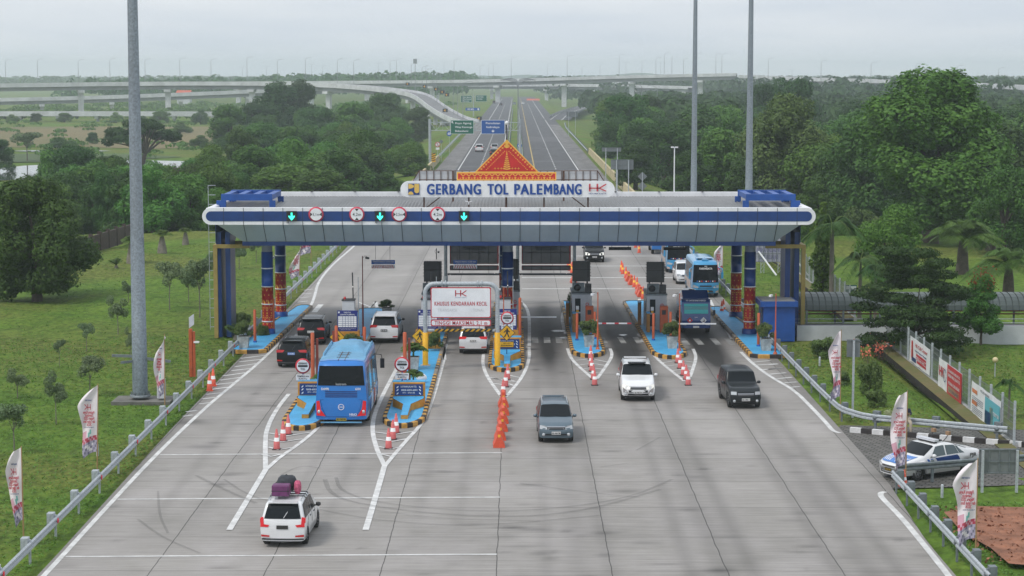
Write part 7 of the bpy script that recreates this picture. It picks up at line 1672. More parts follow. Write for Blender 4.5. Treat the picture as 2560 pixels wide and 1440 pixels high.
for i in range(n): xa, xb = xr * i / n, xr * (i + 1) / n; mb.beam((xa, -.35, z0 if i % 2 else z1), (xb, -.35, z1 if i % 2 else z0), .07, .07); mb.beam((xa, .35, z0), (xa, .35, z1), .06, .06)
mb.build('truss', [GALV], t)
t = thing('sign_post', 'thin post holding the two distant green boards', 'post', (Q(1184, 250, 846.5).x, 846.5, 0)); mb = MB(); mb.tube([(0, 0, 0), (0, 0, 9.5)], .2, 6); mb.build('pole', [GALV], t)
mb = MB(); mb.beam((-5, -.1, 8.2), (5, -.1, 8.2), .2, .2); mb.build('crossarm', [GALV], t)
def small(px_, py_, Y, kind, lab, zg=0):
    c = Q(px_, py_, Y); t = thing('small_sign', lab, 'road sign', (c.x, Y, zg)); z = c.z - zg
    mb = MB(); mb.tube([(0, .06, 0), (0, .06, z)], .04, 6); mb.build('post', [GALV], t)
    if kind == 'stop':
        mb = MB(); mb.disc((0, 0, z), .5, 0, 20); mb.disc((0, -.01, z), .38, 1, 20); mb.text('S', (0, -.02, z), .42, m=2, bold=.05); mb.add([(-.3, -.03, z + .24), (-.24, -.03, z + .3), (.3, -.03, z - .24), (.24, -.03, z - .3)], [(0, 3, 2, 1)], 0); mb.build('disc', [RED, WHITE, BLACK], t); mb = MB(); mb.box(-.35, .35, 0, .03, z - 1.05, z - .62); mb.build('lower_plate', [WHITE], t)
    elif kind == 'chev':
        mb = MB(); mb.box(-.35, .35, 0, .04, z - .8, z + .8, 1)
        for k in range(4): zz = z - .7 + .4 * k; mb.poly([(-.35, -.01, zz), (.35, -.01, zz + .25), (.35, -.01, zz + .42), (-.35, -.01, zz + .17)])
        mb.build('striped_panel', [BLACK, YEL], t)
    elif kind == 'dia': mb = MB(); mb.xz([(-.45, z), (0, z - .45), (.45, z), (0, z + .45)], 0, .03); mb.build('diamond_plate', [GALV_D], t)
    elif kind == 'arrow': mb = MB(); mb.box(-1.0, 1.0, 0, .05, z - .7, z + .7); mb.poly([(-.6, -.01, z), (.1, -.01, z + .5), (.1, -.01, z - .5)][::-1], 1); mb.build('panel', [BLACK, YEL], t)
    elif kind == 'board': mb = MB(); mb.box(-2.9, 2.9, 0, .06, z - .55, z + .55); mb.text('REST AREA', (-.8, -.02, z), .6, m=1, w=2.6, bold=.04); mb.disc((2.2, -.02, z), .4, 1, 12); mb.build('panel', [SIGNBLUE, WHITE], t)
    else: mb = MB(); mb.disc((0, 0, z), .55, 0, 20); mb.text('60', (0, -.01, z), .5, m=1, w=.6, bold=.05); mb.build('disc', [SIGNBLUE, WHITE], t)
small(1094, 361, 392, 'stop', 'red-ringed no stopping sign left of the highway', -.6); small(1103, 354, 398, 'dia', 'diamond sign back beside the no stopping sign', -.6); small(1084, 394, 362, 'chev', 'yellow and black striped hazard board at the left highway wall')
small(1123, 334, 425, 'disc', 'small blue round sign reading 60 beside the green board'); small(1299, 364, 440, 'disc', 'small blue round sign in the highway median')
small(1182, 273, 800, 'board', 'long low blue board beside the far ramp'); small(1113, 276, 790, 'arrow', 'orange curve warning board on the ramp', .5); small(1198, 296, 745, 'arrow', 'yellow and black board at the tip of the ramp')
for (px_, py_, Y_) in ((1019, 210, 950), (1062, 216, 915), (1090, 223, 890), (1106, 230, 865), (1117, 237, 845)): small(px_, py_, Y_, 'arrow', 'black chevron board on the outer parapet of the ramp', Q(px_, py_, Y_).z - 1)
for k, o in enumerate([x for x in col.objects if x.get('label') == 'black chevron board on the outer parapet of the ramp']): o['group'] = 'chevron boards on the ramp'; o['label'] = nth(k) + ' chevron board from the left on the ramp parapet'

# highway edges: ochre parapets, rails and median
def wall(x, y0, y1, h, lab, m, lean=0):
    t = thing('road_wall', lab, 'wall', (x, y0, 0)); mb = MB(); n = max(2, int((y1 - y0) / 12)); L_ = (y1 - y0) / n
    for i in range(n): mb.xz([(-.3, -.4), (.3, -.4), (.14, h), (-.14, h)], L_ * i + .08, L_ * (i + 1) - .08)
    mb.build('parapet', [m], t); mb = MB(); mb.box(-.18, .18, 0, y1 - y0, h + .002, h + .14); mb.build('coping', [m], t)
PY = mat('ochre_parapet', (.5, .42, .24), .8, nz=(.4, .25))
wall(16.2, 262, 440, 1.1, 'ochre concrete parapet along the right edge of the highway', PY); wall(-15.6, 262, 400, 1.1, 'ochre concrete parapet along the left edge of the highway', PY)
guardrail([(15.8, 442), (15.9, 640), (17, 700)], 'guard rail beyond the right ochre parapet', step=8, side=1, refl=None); guardrail([(-15.8, 402), (-15.8, 600), (-16, 700)], 'guard rail beyond the left ochre parapet', step=8, side=-1, refl=None)
guardrail([(-1.75, 300), (-1.75, 1000)], 'left guard rail of the highway median', step=14, side=1, refl=None, mt=WHITE_G); guardrail([(1.35, 300), (1.35, 1000)], 'right guard rail of the highway median', step=14, side=-1, refl=None, mt=WHITE_G)
# slip road joining from the right
def road(px, w, name, m, z=.03):
    q = smooth([P(*p) for p in px]); s_ = Strip(); s_.line(q, w, z); setting(name, s_, m); return q
q = road([(1390, 300), (1408, 285), (1440, 272), (1480, 262), (1560, 252), (1660, 246)], 11, 'slip_road', ASPH, .034)
s_ = Strip(); s_.line([p + Vector((-2, 5, 0)) for p in q], .25, .05); s_.line([p + Vector((2, -5, 0)) for p in q], .25, .05); setting('slip_road_lines', s_, MARK)
guardrail([(a.x + 3, a.y - 7) for a in (q[0], q[len(q) // 2], q[-1])], 'guard rail along the slip road at the right', step=12, side=1, refl=None); guardrail([(a.x - 3, a.y + 8) for a in (q[2], q[len(q) // 2], q[-1])], 'guard rail on the far side of the slip road', step=12, side=1, refl=None)
# a lorry and red hoarding near the far viaduct
t = thing('box_lorry', 'white lorry crossing the distant lower viaduct', 'lorry', (Q(1541, 208, 1405).x, 1440, Q(0, 210, 1405).z - 1)); mb = MB(); mb.box(-5, 3.5, -1.2, 1.2, .9, 4); mb.build('cargo_box', [WHITE], t); mb = MB(); mb.box(3.7, 5.6, -1.2, 1.2, .6, 3.2); mb.build('cab', [WHITE_G], t)
for px_, py_, D_, lab in ((1333, 249, 1400, 'red hoarding right of the highway under the far viaduct'), (458, 228, 1250, 'red roofed shed between the left viaducts')):
    c = Q(px_, py_, D_); t = thing('shed', lab, 'shed', (c.x, D_, -3)); zz = c.z + 3; mb = MB(); mb.box(-4, 4, 0, 8, 0, max(2, zz - 1)); mb.build('wall', [WHITE_G], t); mb = MB(); mb.yz([(-1, zz - 1), (9, zz - 1), (4, zz + .6)], -4.5, 4.5); mb.build('roof', [mat('red_roof', (.5, .1, .05), .7)], t)
# brick wall at the back of the left lawn
a, e = P(205, 640), P(330, 598); t = thing('brick_wall', 'old brown brick wall at the back of the left lawn', 'wall', (a.x, a.y, 0)); mb = MB(); n = 6
for i in range(n):
    p0 = (e - a) * (i / n); p1 = (e - a) * ((i + 1) / n); mb.beam(p0 + Vector((0, 0, .75)), p1 + Vector((0, 0, .75)), .2, 1.7); mb.cbox(p0 + Vector((0, 0, .85)), (.35, .35, 1.95))
mb.build('masonry', [mat('brown_brick', (.07, .05, .042), .9, nz=(2, .4))], t)
# timber bridge far right
c = P(2485, 340, -3); t = thing('timber_bridge', 'grey truss footbridge between the trees at the far right', 'bridge', (c.x, c.y, -3)); mb = MB()
for i in range(5): x = -9 + i * 4.5; mb.beam((x, 0, 1.5), (x + 2.25, 0, 4.5), .25, .25); mb.beam((x + 2.25, 0, 4.5), (x + 4.5, 0, 1.5), .25, .25)
mb.beam((-9, 0, 4.5), (13, 0, 4.5), .3, .3); mb.beam((-11, 0, 1.5), (15, 0, 1.5), .5, .5); mb.build('truss', [mat('old_timber', (.1, .09, .08), .9)], t)

# ================================================================= VEGETATION
def quads(name, C, Nn, S, mtl, parent=None, asp=1.0, rnd=None, up=None):
    """one mesh of many leaf-sized quads: centres C, facings Nn, sizes S"""
    rnd = rnd or np.random.RandomState(1); n = len(C); Nn = Nn / (np.linalg.norm(Nn, axis=1, keepdims=True) + 1e-9)
    rv = rnd.normal(size=(n, 3)); U = np.cross(Nn, rv); U /= np.linalg.norm(U, axis=1, keepdims=True) + 1e-9; V = np.cross(Nn, U)
    if up is not None: U = up / (np.linalg.norm(up, axis=1, keepdims=True) + 1e-9); V = np.cross(Nn, U); V /= np.linalg.norm(V, axis=1, keepdims=True) + 1e-9
    S = S[:, None]; b = Nn * S * .18
    v = np.stack([C - U * S, C - V * S * asp * .62 + b, C + U * S, C + V * S * asp * .62 + b], 1).reshape(-1, 3).astype(np.float32)
    me = bpy.data.meshes.new(name); me.vertices.add(4 * n); me.vertices.foreach_set('co', v.ravel()); me.loops.add(4 * n); me.loops.foreach_set('vertex_index', np.arange(4 * n, dtype=np.int32))
    me.polygons.add(n); me.polygons.foreach_set('loop_start', np.arange(0, 4 * n, 4, dtype=np.int32)); me.polygons.foreach_set('loop_total', np.full(n, 4, np.int32))
    me.materials.append(mtl); me.update(calc_edges=True); me.validate()
    o = bpy.data.objects.new(name, me); col.objects.link(o)
    if parent: o.parent = parent
    return o
LG1 = leafmat('leaf_mid_green', (.045, .12, .02), (.115, .225, .036)); LG2 = leafmat('leaf_dark_green', (.03, .082, .018), (.075, .155, .032)); LG3 = leafmat('leaf_bright_green', (.065, .15, .018), (.15, .27, .04), .15)
LG4 = leafmat('leaf_blue_green', (.1, .16, .07), (.22, .29, .15), .12); LGO = leafmat('leaf_olive', (.06, .115, .025), (.17, .24, .07), .12); LRED = leafmat('leaf_red_tip', (.12, .09, .02), (.4, .08, .03), .1); LBROWN = leafmat('twig_brown', (.1, .08, .06), (.16, .13, .1), .2); LPALE = leafmat('leaf_variegated', (.3, .36, .15), (.55, .58, .38), .1)
def lobes_for(kind, rs):
    L_ = []
    if kind == 'round':
        for _ in range(40): z = rs.uniform(1.2, 8.5); a = rs.uniform(0, 2 * PI); r = rs.uniform(.25, .98) ** .7 * 3.3 * (math.sqrt(max(.04, 1 - ((z - 3.4) / 5.7) ** 2)) if z > 3.4 else .97); L_.append((r * math.cos(a), r * math.sin(a), z, rs.uniform(.95, 1.6), rs.uniform(.9, 1.4)))
    elif kind == 'tall':
        for _ in range(32): z = rs.uniform(1.3, 9.2); w = 2.6 * (math.sqrt(max(.03, 1 - ((z - 3.6) / 5.9) ** 2)) if z > 3.6 else .95); a = rs.uniform(0, 2 * PI); r = rs.uniform(.35, .95) * w; L_.append((r * math.cos(a), r * math.sin(a), z, rs.uniform(.85, 1.45), rs.uniform(.85, 1.35)))
    elif kind == 'umbrella':
        for _ in range(30): a = rs.uniform(0, 2 * PI); r = math.sqrt(rs.uniform(0, 1)) * 6.2; L_.append((r * math.cos(a), r * math.sin(a), 8.0 - (r / 6.2) ** 2 * 3.0 + rs.uniform(-.3, .3), rs.uniform(1.1, 1.8), rs.uniform(.5, .8)))
    elif kind == 'bush':
        for _ in range(14): a = rs.uniform(0, 2 * PI); r = rs.uniform(0, .9) * 3.2; L_.append((r * math.cos(a), r * math.sin(a), rs.uniform(1.0, 8 - r * 1.3), rs.uniform(1.2, 1.9), rs.uniform(1, 1.6)))
    elif kind == 'tiers':
        for k in range(9):
            z = 1.2 + k * .98; w = 4.5 * math.sqrt(1 - (k / 9.3) ** 2.2) + .2
            for _ in range(9 if k < 7 else 4): a = rs.uniform(0, 2 * PI); r = rs.uniform(.25, .95) * w; L_.append((r * math.cos(a), r * math.sin(a), z + rs.uniform(-.3, .3), rs.uniform(1.0, 1.6), .42))
    elif kind == 'cone':
        for _ in range(44): z = rs.uniform(2, 9.2); w = 2.3 * (1 - ((z - 2) / 8.2) ** 1.5) + .25; a = rs.uniform(0, 2 * PI); r = rs.uniform(.3, .85) * w; L_.append((r * math.cos(a), r * math.sin(a), z, rs.uniform(.6, .95), rs.uniform(.55, .9)))
    elif kind == 'sapling':
        for k in range(7): a = k * 2.4 + rs.uniform(0, .8); r = rs.uniform(.6, 2.0); L_.append((r * math.cos(a), r * math.sin(a), rs.uniform(5.0, 9.0), rs.uniform(.8, 1.25), rs.uniform(.9, 1.5)))
    return L_
def make_tree(name, kind, mtl, seed, n=6000, leaf=.3, bark=BARK, trunk=.3, lean=0, fork=3.2, cat='tree', shell=.62, nlimb=8):
    rs = np.random.RandomState(seed); t = thing(name, 'x', cat); Ls = lobes_for(kind, rs)
    wts = np.array([l[3] ** 2 * (l[4] + .3) for l in Ls]); idx = rs.choice(len(Ls), n, p=wts / wts.sum()); A = np.array(Ls)[idx]
    d = rs.normal(size=(n, 3)); d /= np.linalg.norm(d, axis=1, keepdims=True)
    r = shell + (1 - shell) * rs.rand(n) ** .6; r *= 1 + .22 * np.sin(d[:, 0] * 7 + A[:, 0] * 3) * np.cos(d[:, 1] * 6 + A[:, 2])
    C = A[:, :3] + d * r[:, None] * np.stack([A[:, 3], A[:, 3], A[:, 4]], 1)
    Nn = d + rs.normal(size=(n, 3)) * .55 + np.array([0, 0, .35])
    quads('crown', C, Nn, leaf * rs.uniform(.55, 1.25, n), mtl, t, rnd=rs)
    mb = MB(); mb.tube([(0, 0, -.4), (lean * .1, .03, fork * .5), (lean * .3, -.05, fork)], [trunk * 1.3, trunk, trunk * .8], 8)
    pick = sorted(rs.choice(len(Ls), min(nlimb, len(Ls)), replace=False))
    for i in pick: l = Ls[i]; b0 = Vector((lean * .3, -.05, fork)); e = Vector(l[:3]); md = b0.lerp(e, .5) + Vector((0, 0, .25)); mb.tube([b0 - Vector((0, 0, .3)), md, e], [trunk * .55, trunk * .32, trunk * .1], 6)
    mb.build('trunk', [bark], t)
    return t
PROT = {}
for k, (kind, m, seed, n, leaf, kw) in dict(
    big=('tall', LG1, 11, 60000, .105, dict(trunk=.28)), bigl=('round', LG1, 31, 60000, .12, dict(trunk=.34)), bushy=('tall', LGO, 5, 36000, .12, {}), bush2=('bush', LG1, 6, 15000, .17, {}),
    r1=('round', LG2, 12, 20000, .17, {}), r2=('round', LG1, 13, 20000, .17, {}), t1=('tall', LG2, 14, 20000, .165, {}), t2=('tall', LG1, 15, 20000, .165, {}), r3=('round', LG3, 16, 20000, .165, {}),
    um=('umbrella', LG2, 17, 24000, .17, dict(trunk=.42, lean=2.5, nlimb=16)), tier=('tiers', LG2, 18, 46000, .12, dict(trunk=.2, fork=2)), con=('cone', LG1, 19, 20000, .13, dict(trunk=.14, fork=2)),
    sap=('sapling', LG4, 20, 2200, .2, dict(trunk=.1, fork=4.6, nlimb=5, bark=BARKG)), sap2=('sapling', LG4, 23, 2600, .19, dict(trunk=.1, fork=4.2, nlimb=5, bark=BARKG)), shr=('bush', LGO, 21, 6000, .28, dict(trunk=.1)), bare=('tall', LBROWN, 22, 1500, .14, dict(nlimb=24, bark=BARKG, trunk=.16, shell=.1))).items():
    PROT[k] = make_tree('broadleaf_tree' if k not in ('shr', 'sap', 'sap2', 'bare', 'con') else {'shr': 'shrub', 'sap': 'sapling', 'sap2': 'sapling', 'bare': 'bare_tree', 'con': 'topiary_tree'}[k], kind, m, seed, n, leaf, cat='shrub' if k == 'shr' else 'tree', **kw)
PW_ = dict(round=8.4, tall=6.6, umbrella=14.5, bush=8.2, tiers=9.4, cone=5.2, sapling=5.5); KIND = dict(big='tall', bigl='round', bushy='tall', bush2='bush', r1='round', r2='round', t1='tall', t2='tall', r3='round', um='umbrella', tier='tiers', con='cone', sap='sapling', sap2='sapling', shr='bush', bare='tall')
PH = dict(round=9.9, tall=10.1, umbrella=8.9, bush=9, tiers=10, cone=10, sapling=10)
USED = set()
def plant(k, x, y, w, h, lab, group=None, zg=None, rz=None):
    pr = PROT[k]; kd = KIND[k]; sx, sz = w / PW_[kd], h / PH[kd]; zg = float(TZ(x, y)) if zg is None else zg; rz = rng.uniform(0, 6.28) if rz is None else rz
    if k in USED: o = dup(pr)
    else: o = pr; USED.add(k)
    o.location = (x, y, zg); o.rotation_euler = (0, 0, rz); o.scale = (sx, sx, sz); o['label'] = lab
    if group: o['group'] = group
    elif 'group' in o.keys(): del o['group']
    return o
def tr(k, px_, Y, ytop, wpx, lab, group=None, rz=None, zg=None):
    c = Q(px_, ytop, Y); z_ = float(TZ(c.x, Y)) if zg is None else zg; return plant(k, c.x, Y, wpx * Y / FOC, c.z - z_, lab, group, z_, rz)
tr('bigl', 85, 152, 428, 300, 'large dark green tree with drooping crown at the left edge, on the lawn', rz=.6)
tr('um', 352, 425, 293, 205, 'spreading umbrella-shaped tree behind the left mast, by the pond', rz=0)
tr('r1', 190, 300, 358, 160, 'dark round tree left of the mast, in front of the pond')
tr('r1', -10, 420, 343, 110, 'dark tree cut by the left edge beyond the pond'); tr('sap', 66, 470, 326, 80, 'thin open tree standing in the marsh at the far left')
tr('bush2', 150, 560, 340, 85, 'low green bush clump in the marsh at the far left'); tr('r1', 232, 590, 329, 34, 'small dark lone tree in the brown field'); tr('r2', 175, 460, 352, 70, 'green bush tree right of the thin marsh tree')
tr('t1', 262, 238, 428, 90, 'dark tree at the back of the left lawn, behind the brick wall'); tr('r1', 310, 250, 420, 120, 'dark tree just left of the mast at the back of the lawn'); tr('r2', 215, 245, 500, 110, 'low green tree beside the brick wall')
tr('bare', 425, 270, 395, 110, 'leafless brown tree just right of the left mast'); tr('bare', 470, 285, 410, 100, 'leafless grey tree behind the small palms'); tr('bare', 505, 262, 425, 80, 'leafless thin tree near the left end of the canopy')
tr('r3', 520, 330, 352, 118, 'bright green tree above the left end of the canopy'); tr('r2', 470, 300, 450, 90, 'olive tree low behind the small palms'); tr('t2', 575, 520, 262, 120, 'pale green tree left of the tall dark clump')
tr('t1', 700, 600, 208, 150, 'tall dark tree in the clump left of the highway'); tr('t1', 755, 610, 203, 110, 'tallest tree of the clump left of the highway'); tr('r1', 650, 560, 250, 140, 'broad dark tree at the left side of the clump'); tr('r1', 790, 540, 262, 130, 'dark tree at the right side of the clump')
tr('r3', 745, 300, 335, 165, 'rounded bright tree above the left half of the canopy roof'); tr('r2', 900, 312, 352, 170, 'rounded tree above the canopy left of the name board'); tr('r3', 1015, 345, 348, 130, 'fresh green tree close to the highway, left of the name board')
tr('t2', 890, 540, 255, 130, 'grey green tree under the curve of the ramp'); tr('r1', 960, 620, 226, 130, 'dark tree touching the curved ramp'); tr('t2', 1040, 600, 268, 90, 'small tree directly left of the ramp'); tr('r2', 960, 440, 320, 110, 'mid green tree between the ramp and the fresh green tree')
tr('t1', 840, 400, 330, 120, 'dark tree between the two rounded bright trees'); tr('r1', 640, 420, 345, 130, 'dark tree behind the left half of the canopy'); tr('r2', 590, 280, 420, 120, 'low tree just above the left blue roof frame'); tr('r1', 670, 290, 425, 110, 'low dark tree above the roof, left of the rounded bright tree')
tr('bush2', 820, 270, 420, 110, 'low bush tree above the roof behind the rounded trees'); tr('bush2', 970, 275, 425, 110, 'low bush tree above the roof, left of the name board'); tr('r2', 530, 245, 470, 100, 'green tree behind the left roof frame')
tr('t1', 455, 240, 455, 70, 'dark slender tree above the small palms'); tr('r1', 395, 232, 470, 80, 'dark tree at the back of the lawn right of the mast'); tr('bush2', 540, 228, 530, 90, 'bush at the back of the lawn by the canopy end')
MK = [30, 90, 160, 290, 350, 400, 450, 500, 501, 560, 610, 611, 680, 730, 850, 930, 1000]
for px_, Y_, yt, w_ in ((1000, 700, 262, 60), (930, 800, 248, 70), (850, 780, 252, 60), (611, 760, 268, 70), (501, 830, 268, 50), (400, 850, 275, 60), (290, 860, 278, 40), (160, 870, 280, 45), (90, 865, 282, 40), (30, 860, 284, 40), (730, 820, 262, 60), (350, 800, 288, 45), (450, 700, 300, 60), (560, 640, 310, 60), (680, 660, 290, 80), (610, 570, 330, 70), (500, 560, 335, 60)):
    tr(rng.choice(['bush2', 'r2', 'r1']), px_, Y_, yt, w_, nth(MK.index(px_)) + ' from the left of the small far marsh trees', 'small trees in the far left marsh')
# right wood: named trees first
tr('big', 2335, 205, 172, 430, 'huge tree towering over the wood at the right'); tr('bushy', 1970, 258, 238, 260, 'bushy olive tree right of the two masts'); tr('r1', 1985, 480, 186, 150, 'rounded dark crown above the bushy olive tree'); tr('r1', 1905, 500, 200, 110, 'dark crown right behind the masts')
tr('t1', 2160, 232, 290, 190, 'dark tall tree left of the huge tree'); tr('t2', 2085, 240, 380, 150, 'dark green tree right of the bushy olive tree'); tr('r3', 2225, 163, 498, 170, 'round bright green tree behind the covered walkway'); tr('r2', 2515, 190, 398, 190, 'green tree cut by the right edge above the palms')
tr('t2', 1800, 275, 322, 170, 'green tree between the two masts'); tr('r1', 1660, 330, 298, 170, 'dark round tree left of the masts'); tr('t1', 1590, 300, 360, 120, 'dark tree right of the embankment signs'); tr('r2', 1545, 420, 286, 110, 'mid green tree by the embankment top'); tr('r3', 1560, 480, 262, 70, 'bright small crown near the highway, right side')
tr('t1', 1720, 260, 380, 140, 'dark tree at the foot of the left mast of the pair'); tr('t1', 1860, 240, 400, 120, 'dark tree at the foot of the right mast of the pair'); tr('bush2', 2040, 215, 440, 150, 'dark bush tree behind the right end of the canopy'); tr('t2', 2270, 260, 300, 180, 'tree filling the gap behind the huge tree'); tr('r2', 2440, 235, 330, 200, 'tree right of the huge tree')
tr('tier', 2290, 121.5, 600, 270, 'layered dark green tree in front of the covered walkway', rz=1, zg=-.1); tr('con', 2457, 126.0, 676, 120, 'cone-shaped shrub tree with red tips against the white wall', zg=-.1)
LK = dict(r1='dark rounded tree', r2='mid green rounded tree', r3='bright green rounded tree', t1='dark upright tree', t2='mid green upright tree', bush2='low bushy tree')
def wood(x, y, w, h, tail, grp, ks): k = rng.choice(ks); return plant(k, x, y, w, h, LK[k] + tail, LK[k] + 's' + tail)
for i in range(128):
    Yt = 245 + 720 * (i / 300) ** 1.15; xm = .275 * Yt + 10; x = rng.uniform(33, xm)
    if i > 200 and x > .2 * Yt and rng.random() < .6: continue
    if Yt < 300 and x > 60: continue
    if Yt > 330 and rng.random() < .16: x = rng.uniform(23, 34)
    if 640 < Yt < 1000 and x < 75: continue
    sz = rng.uniform(.8, 1.2); wood(x, Yt + rng.uniform(-4, 4), 13 * sz * rng.uniform(.85, 1.15), min(15.5, 12.6 * sz), ' in the dense wood right of the highway', 0, ['r1', 'r1', 't1', 'r2', 't2', 't1', 'r3', 'bush2'])
for i in range(26):
    x, y = rng.uniform(28, 58), rng.uniform(205, 260); plant(rng.choice(['shr', 'bush2']), x, y, rng.uniform(3, 6), rng.uniform(2.5, 5), 'shrub at the foot of the right-hand wood', 'shrubs at the foot of the right wood')
for i in range(26):
    x, y = -rng.uniform(26, 58), rng.uniform(222, 290); plant(rng.choice(['shr', 'bush2', 'r2']), x, y, rng.uniform(4, 7), rng.uniform(3, 6), 'undergrowth tree behind the left lawn', 'undergrowth behind the left lawn')
for i in range(56):
    Yt = 262 + 350 * (i / 56) ** .9; x = rng.uniform(-.138, -.052) * Yt; x = min(x, -24 if Yt < 400 else -32)
    wood(x, Yt + rng.uniform(-5, 5), rng.uniform(8, 12), rng.uniform(7, 11), ' in the wood left of the highway', 0, ['r1', 'r2', 't2', 'r2', 'r3', 'bush2', 't2'])
for i in range(30): yy = 226 + i * 3; plant(rng.choice(['r1', 'r2', 't2', 'bush2']), -rng.uniform(.15, .235) * yy, yy, rng.uniform(6, 9.5), rng.uniform(6.5, 9.5), 'dark tree in the row behind the left lawn', 'dark trees in the row behind the left lawn')
# saplings on the left lawn
for i, (px_, py_, yt, w_, lab) in enumerate([(293, 830, 735, 60, 'pale sapling left of the mast, middle of the lawn'), (215, 870, 805, 44, 'small sapling left of the pale sapling'), (325, 905, 808, 30, 'little sapling hidden at the left side of the mast'), (422, 775, 650, 74, 'broad low sapling right of the mast'), (470, 755, 668, 52, 'sapling behind the broad low one'), (497, 792, 640, 80, 'tall sapling nearest the left portal frame'), (536, 700, 610, 60, 'sapling touching the left portal frame'),
        (147, 925, 845, 32, 'two-tiered slim sapling left of the flag'), (137, 1060, 925, 66, 'forked sapling above the flag, on the dry grass'), (223, 990, 888, 80, 'wide sparse sapling left of the mast foot'), (42, 1000, 920, 66, 'pale sapling at the left edge'), (32, 1130, 1000, 90, 'two-headed sapling cut by the left edge'), (597, 668, 600, 50, 'sapling seen between portal and columns'), (640, 650, 600, 44, 'sapling directly left of the first column'), (320, 760, 700, 40, 'faint sapling behind the pale one')]):
    p = P(px_, py_); tr('sap' if i % 2 else 'sap2', px_, p.y, yt, w_, lab)
# shrubs
for px_, py_, yt, w_, k, lab in [(2063, 893, 828, 76, 'shr', 'olive green bush in front of the white wall'), (2175, 985, 875, 70, 'shr', 'sparse bush with coral flowers beside the grey sign back'), (2105, 960, 920, 60, 'shr', 'low bush behind the right guard rail'), (2190, 1015, 960, 60, 'shr', 'low ragged bush near the bend of the guard rail'), (2222, 1050, 1015, 44, 'shr', 'variegated pale bush beside the sitting person'),
        (595, 815, 770, 66, 'shr', 'dark leafy shrub at the foot of the left portal frame'), (655, 845, 800, 40, 'shr', 'shrub between the portal frame and the guard rail')]:
    p = P(px_, py_); o = tr(k, px_, p.y, yt, w_, lab)
    if 'variegated' in lab: 
        for c in KIDS(o):
            if c.name.startswith('crown'): c.data = c.data.copy(); c.data.materials[0] = LPALE
def flowers(px_, py_, n, spread, lab, m):
    p = P(px_, py_); t = thing('flower_cluster', lab, 'flowers', (p.x, p.y, 0)); rs = np.random.RandomState(n); C = rs.normal(size=(n, 3)) * spread; C[:, 2] = abs(C[:, 2]) * .8 + .7; quads('petals', C, rs.normal(size=(n, 3)), np.full(n, .07), m, t)
    mb = MB()
    for c in C[::8]: mb.tube([(c[0] * .3, c[1] * .3, 0), tuple(c)], .012, 4)
    mb.build('stem', [BARK], t)
CORAL = mat('coral_petals', (.7, .16, .1), .7)
flowers(2172, 920, 90, .45, 'coral red flowers on thin stems behind the grey sign back', CORAL); flowers(2204, 900, 50, .3, 'coral red flowers nearest the ditch', CORAL)
# red tips of the cone tree
t = thing('red_shoots', 'red young shoots on top of the cone-shaped tree', 'foliage', (Q(2457, 700, 126).x, 126.0, 0)); rs = np.random.RandomState(4); n = 260; C = rs.normal(size=(n, 3)) * [.4, .4, .45]; C[:, 2] += Q(0, 703, 126).z; quads('leaves', C, rs.normal(size=(n, 3)), rs.uniform(.05, .12, n), LRED, t)

# palms
def palm(name, h, nf, fl, mtl, seed, tr_=.2, bulge=0, droop=1.0, leafw=.55, up=.5, barkm=BARKG):
    rs = np.random.RandomState(seed); t = thing(name, 'x', 'palm'); mb = MB()
    mb.tube([(0, 0, -.2), (0, 0, h * .25), (0, 0, h * .7), (0, 0, h)], [tr_ * (1.25 + bulge), tr_ * (1 + bulge * 1.2), tr_ * (.95 + bulge * .3), tr_ * .7], 10); mb.build('trunk', [barkm], t)
    C, Nn, S, Up = [], [], [], []; rb = MB()
    for k in range(nf):
        a = 2 * PI * k / nf * 2.618 + rs.uniform(0, .3); el = up + rs.uniform(-.45, .75); pts = []
        for i in range(13):
            s_ = i / 12; r = fl * (s_ * math.cos(el) * 1.0); z = h + fl * (s_ * math.sin(el) - droop * .62 * s_ ** 2.2); pts.append(Vector((r * math.cos(a), r * math.sin(a), z)))
        rb.tube(pts, [.05 * (1 - .8 * i / 12) for i in range(13)], 4)
        for i in range(2, 12):
            for sub in (0, .33, .66):
                p = pts[i].lerp(pts[min(12, i + 1)], sub); d = (pts[min(12, i + 1)] - pts[i - 1]).normalized(); side = d.cross(Vector((0, 0, 1))).normalized(); ll = leafw * (math.sin(PI * (i + sub) / 12.5) * .8 + .25)
                for sg in (-1, 1):
                    v = (side * sg * .8 + d * .35 + Vector((0, 0, -.35 - .2 * rs.rand()))).normalized(); C.append(p + v * ll * .5); S.append(ll * .5); Up.append(v); Nn.append(Vector((0, 0, 1)).cross(v).cross(v) * -1 + Vector(rs.normal(size=3)) * .15)
    o = quads('frond_leaflets', np.array([tuple(c) for c in C]), np.array([tuple(c) for c in Nn]), np.array(S), mtl, t, asp=.16, up=np.array([tuple(c) for c in Up])); rb.build('frond_ribs', [LGO], t)
    return t
LP1 = leafmat('palm_green', (.05, .11, .015), (.12, .2, .035), .12); LP2 = leafmat('palm_dark', (.03, .08, .015), (.07, .14, .03), .12)
PAL = dict(oil=palm('oil_palm', 3.4, 42, 5.2, LP1, 3, .5, .2, 1.0, 1.15, .75, BARK), royal=palm('feather_palm', 5.4, 14, 2.9, LP2, 4, .17, 0, 1.35, 1.0, .6), bottle=palm('bottle_palm', 1.7, 18, 1.5, LP1, 5, .28, .55, .9, .5, .8), low=palm('young_palm', .35, 14, 1.3, LP1, 6, .16, .3, .55, .45, 1.0), areca=palm('potted_palm', .25, 26, .95, LP1, 7, .05, 0, .9, .34, 1.05, LGO), banana=palm('banana_plant', 2.2, 9, 2.4, LG3, 8, .2, 0, .9, .9, .9))
UP = set()
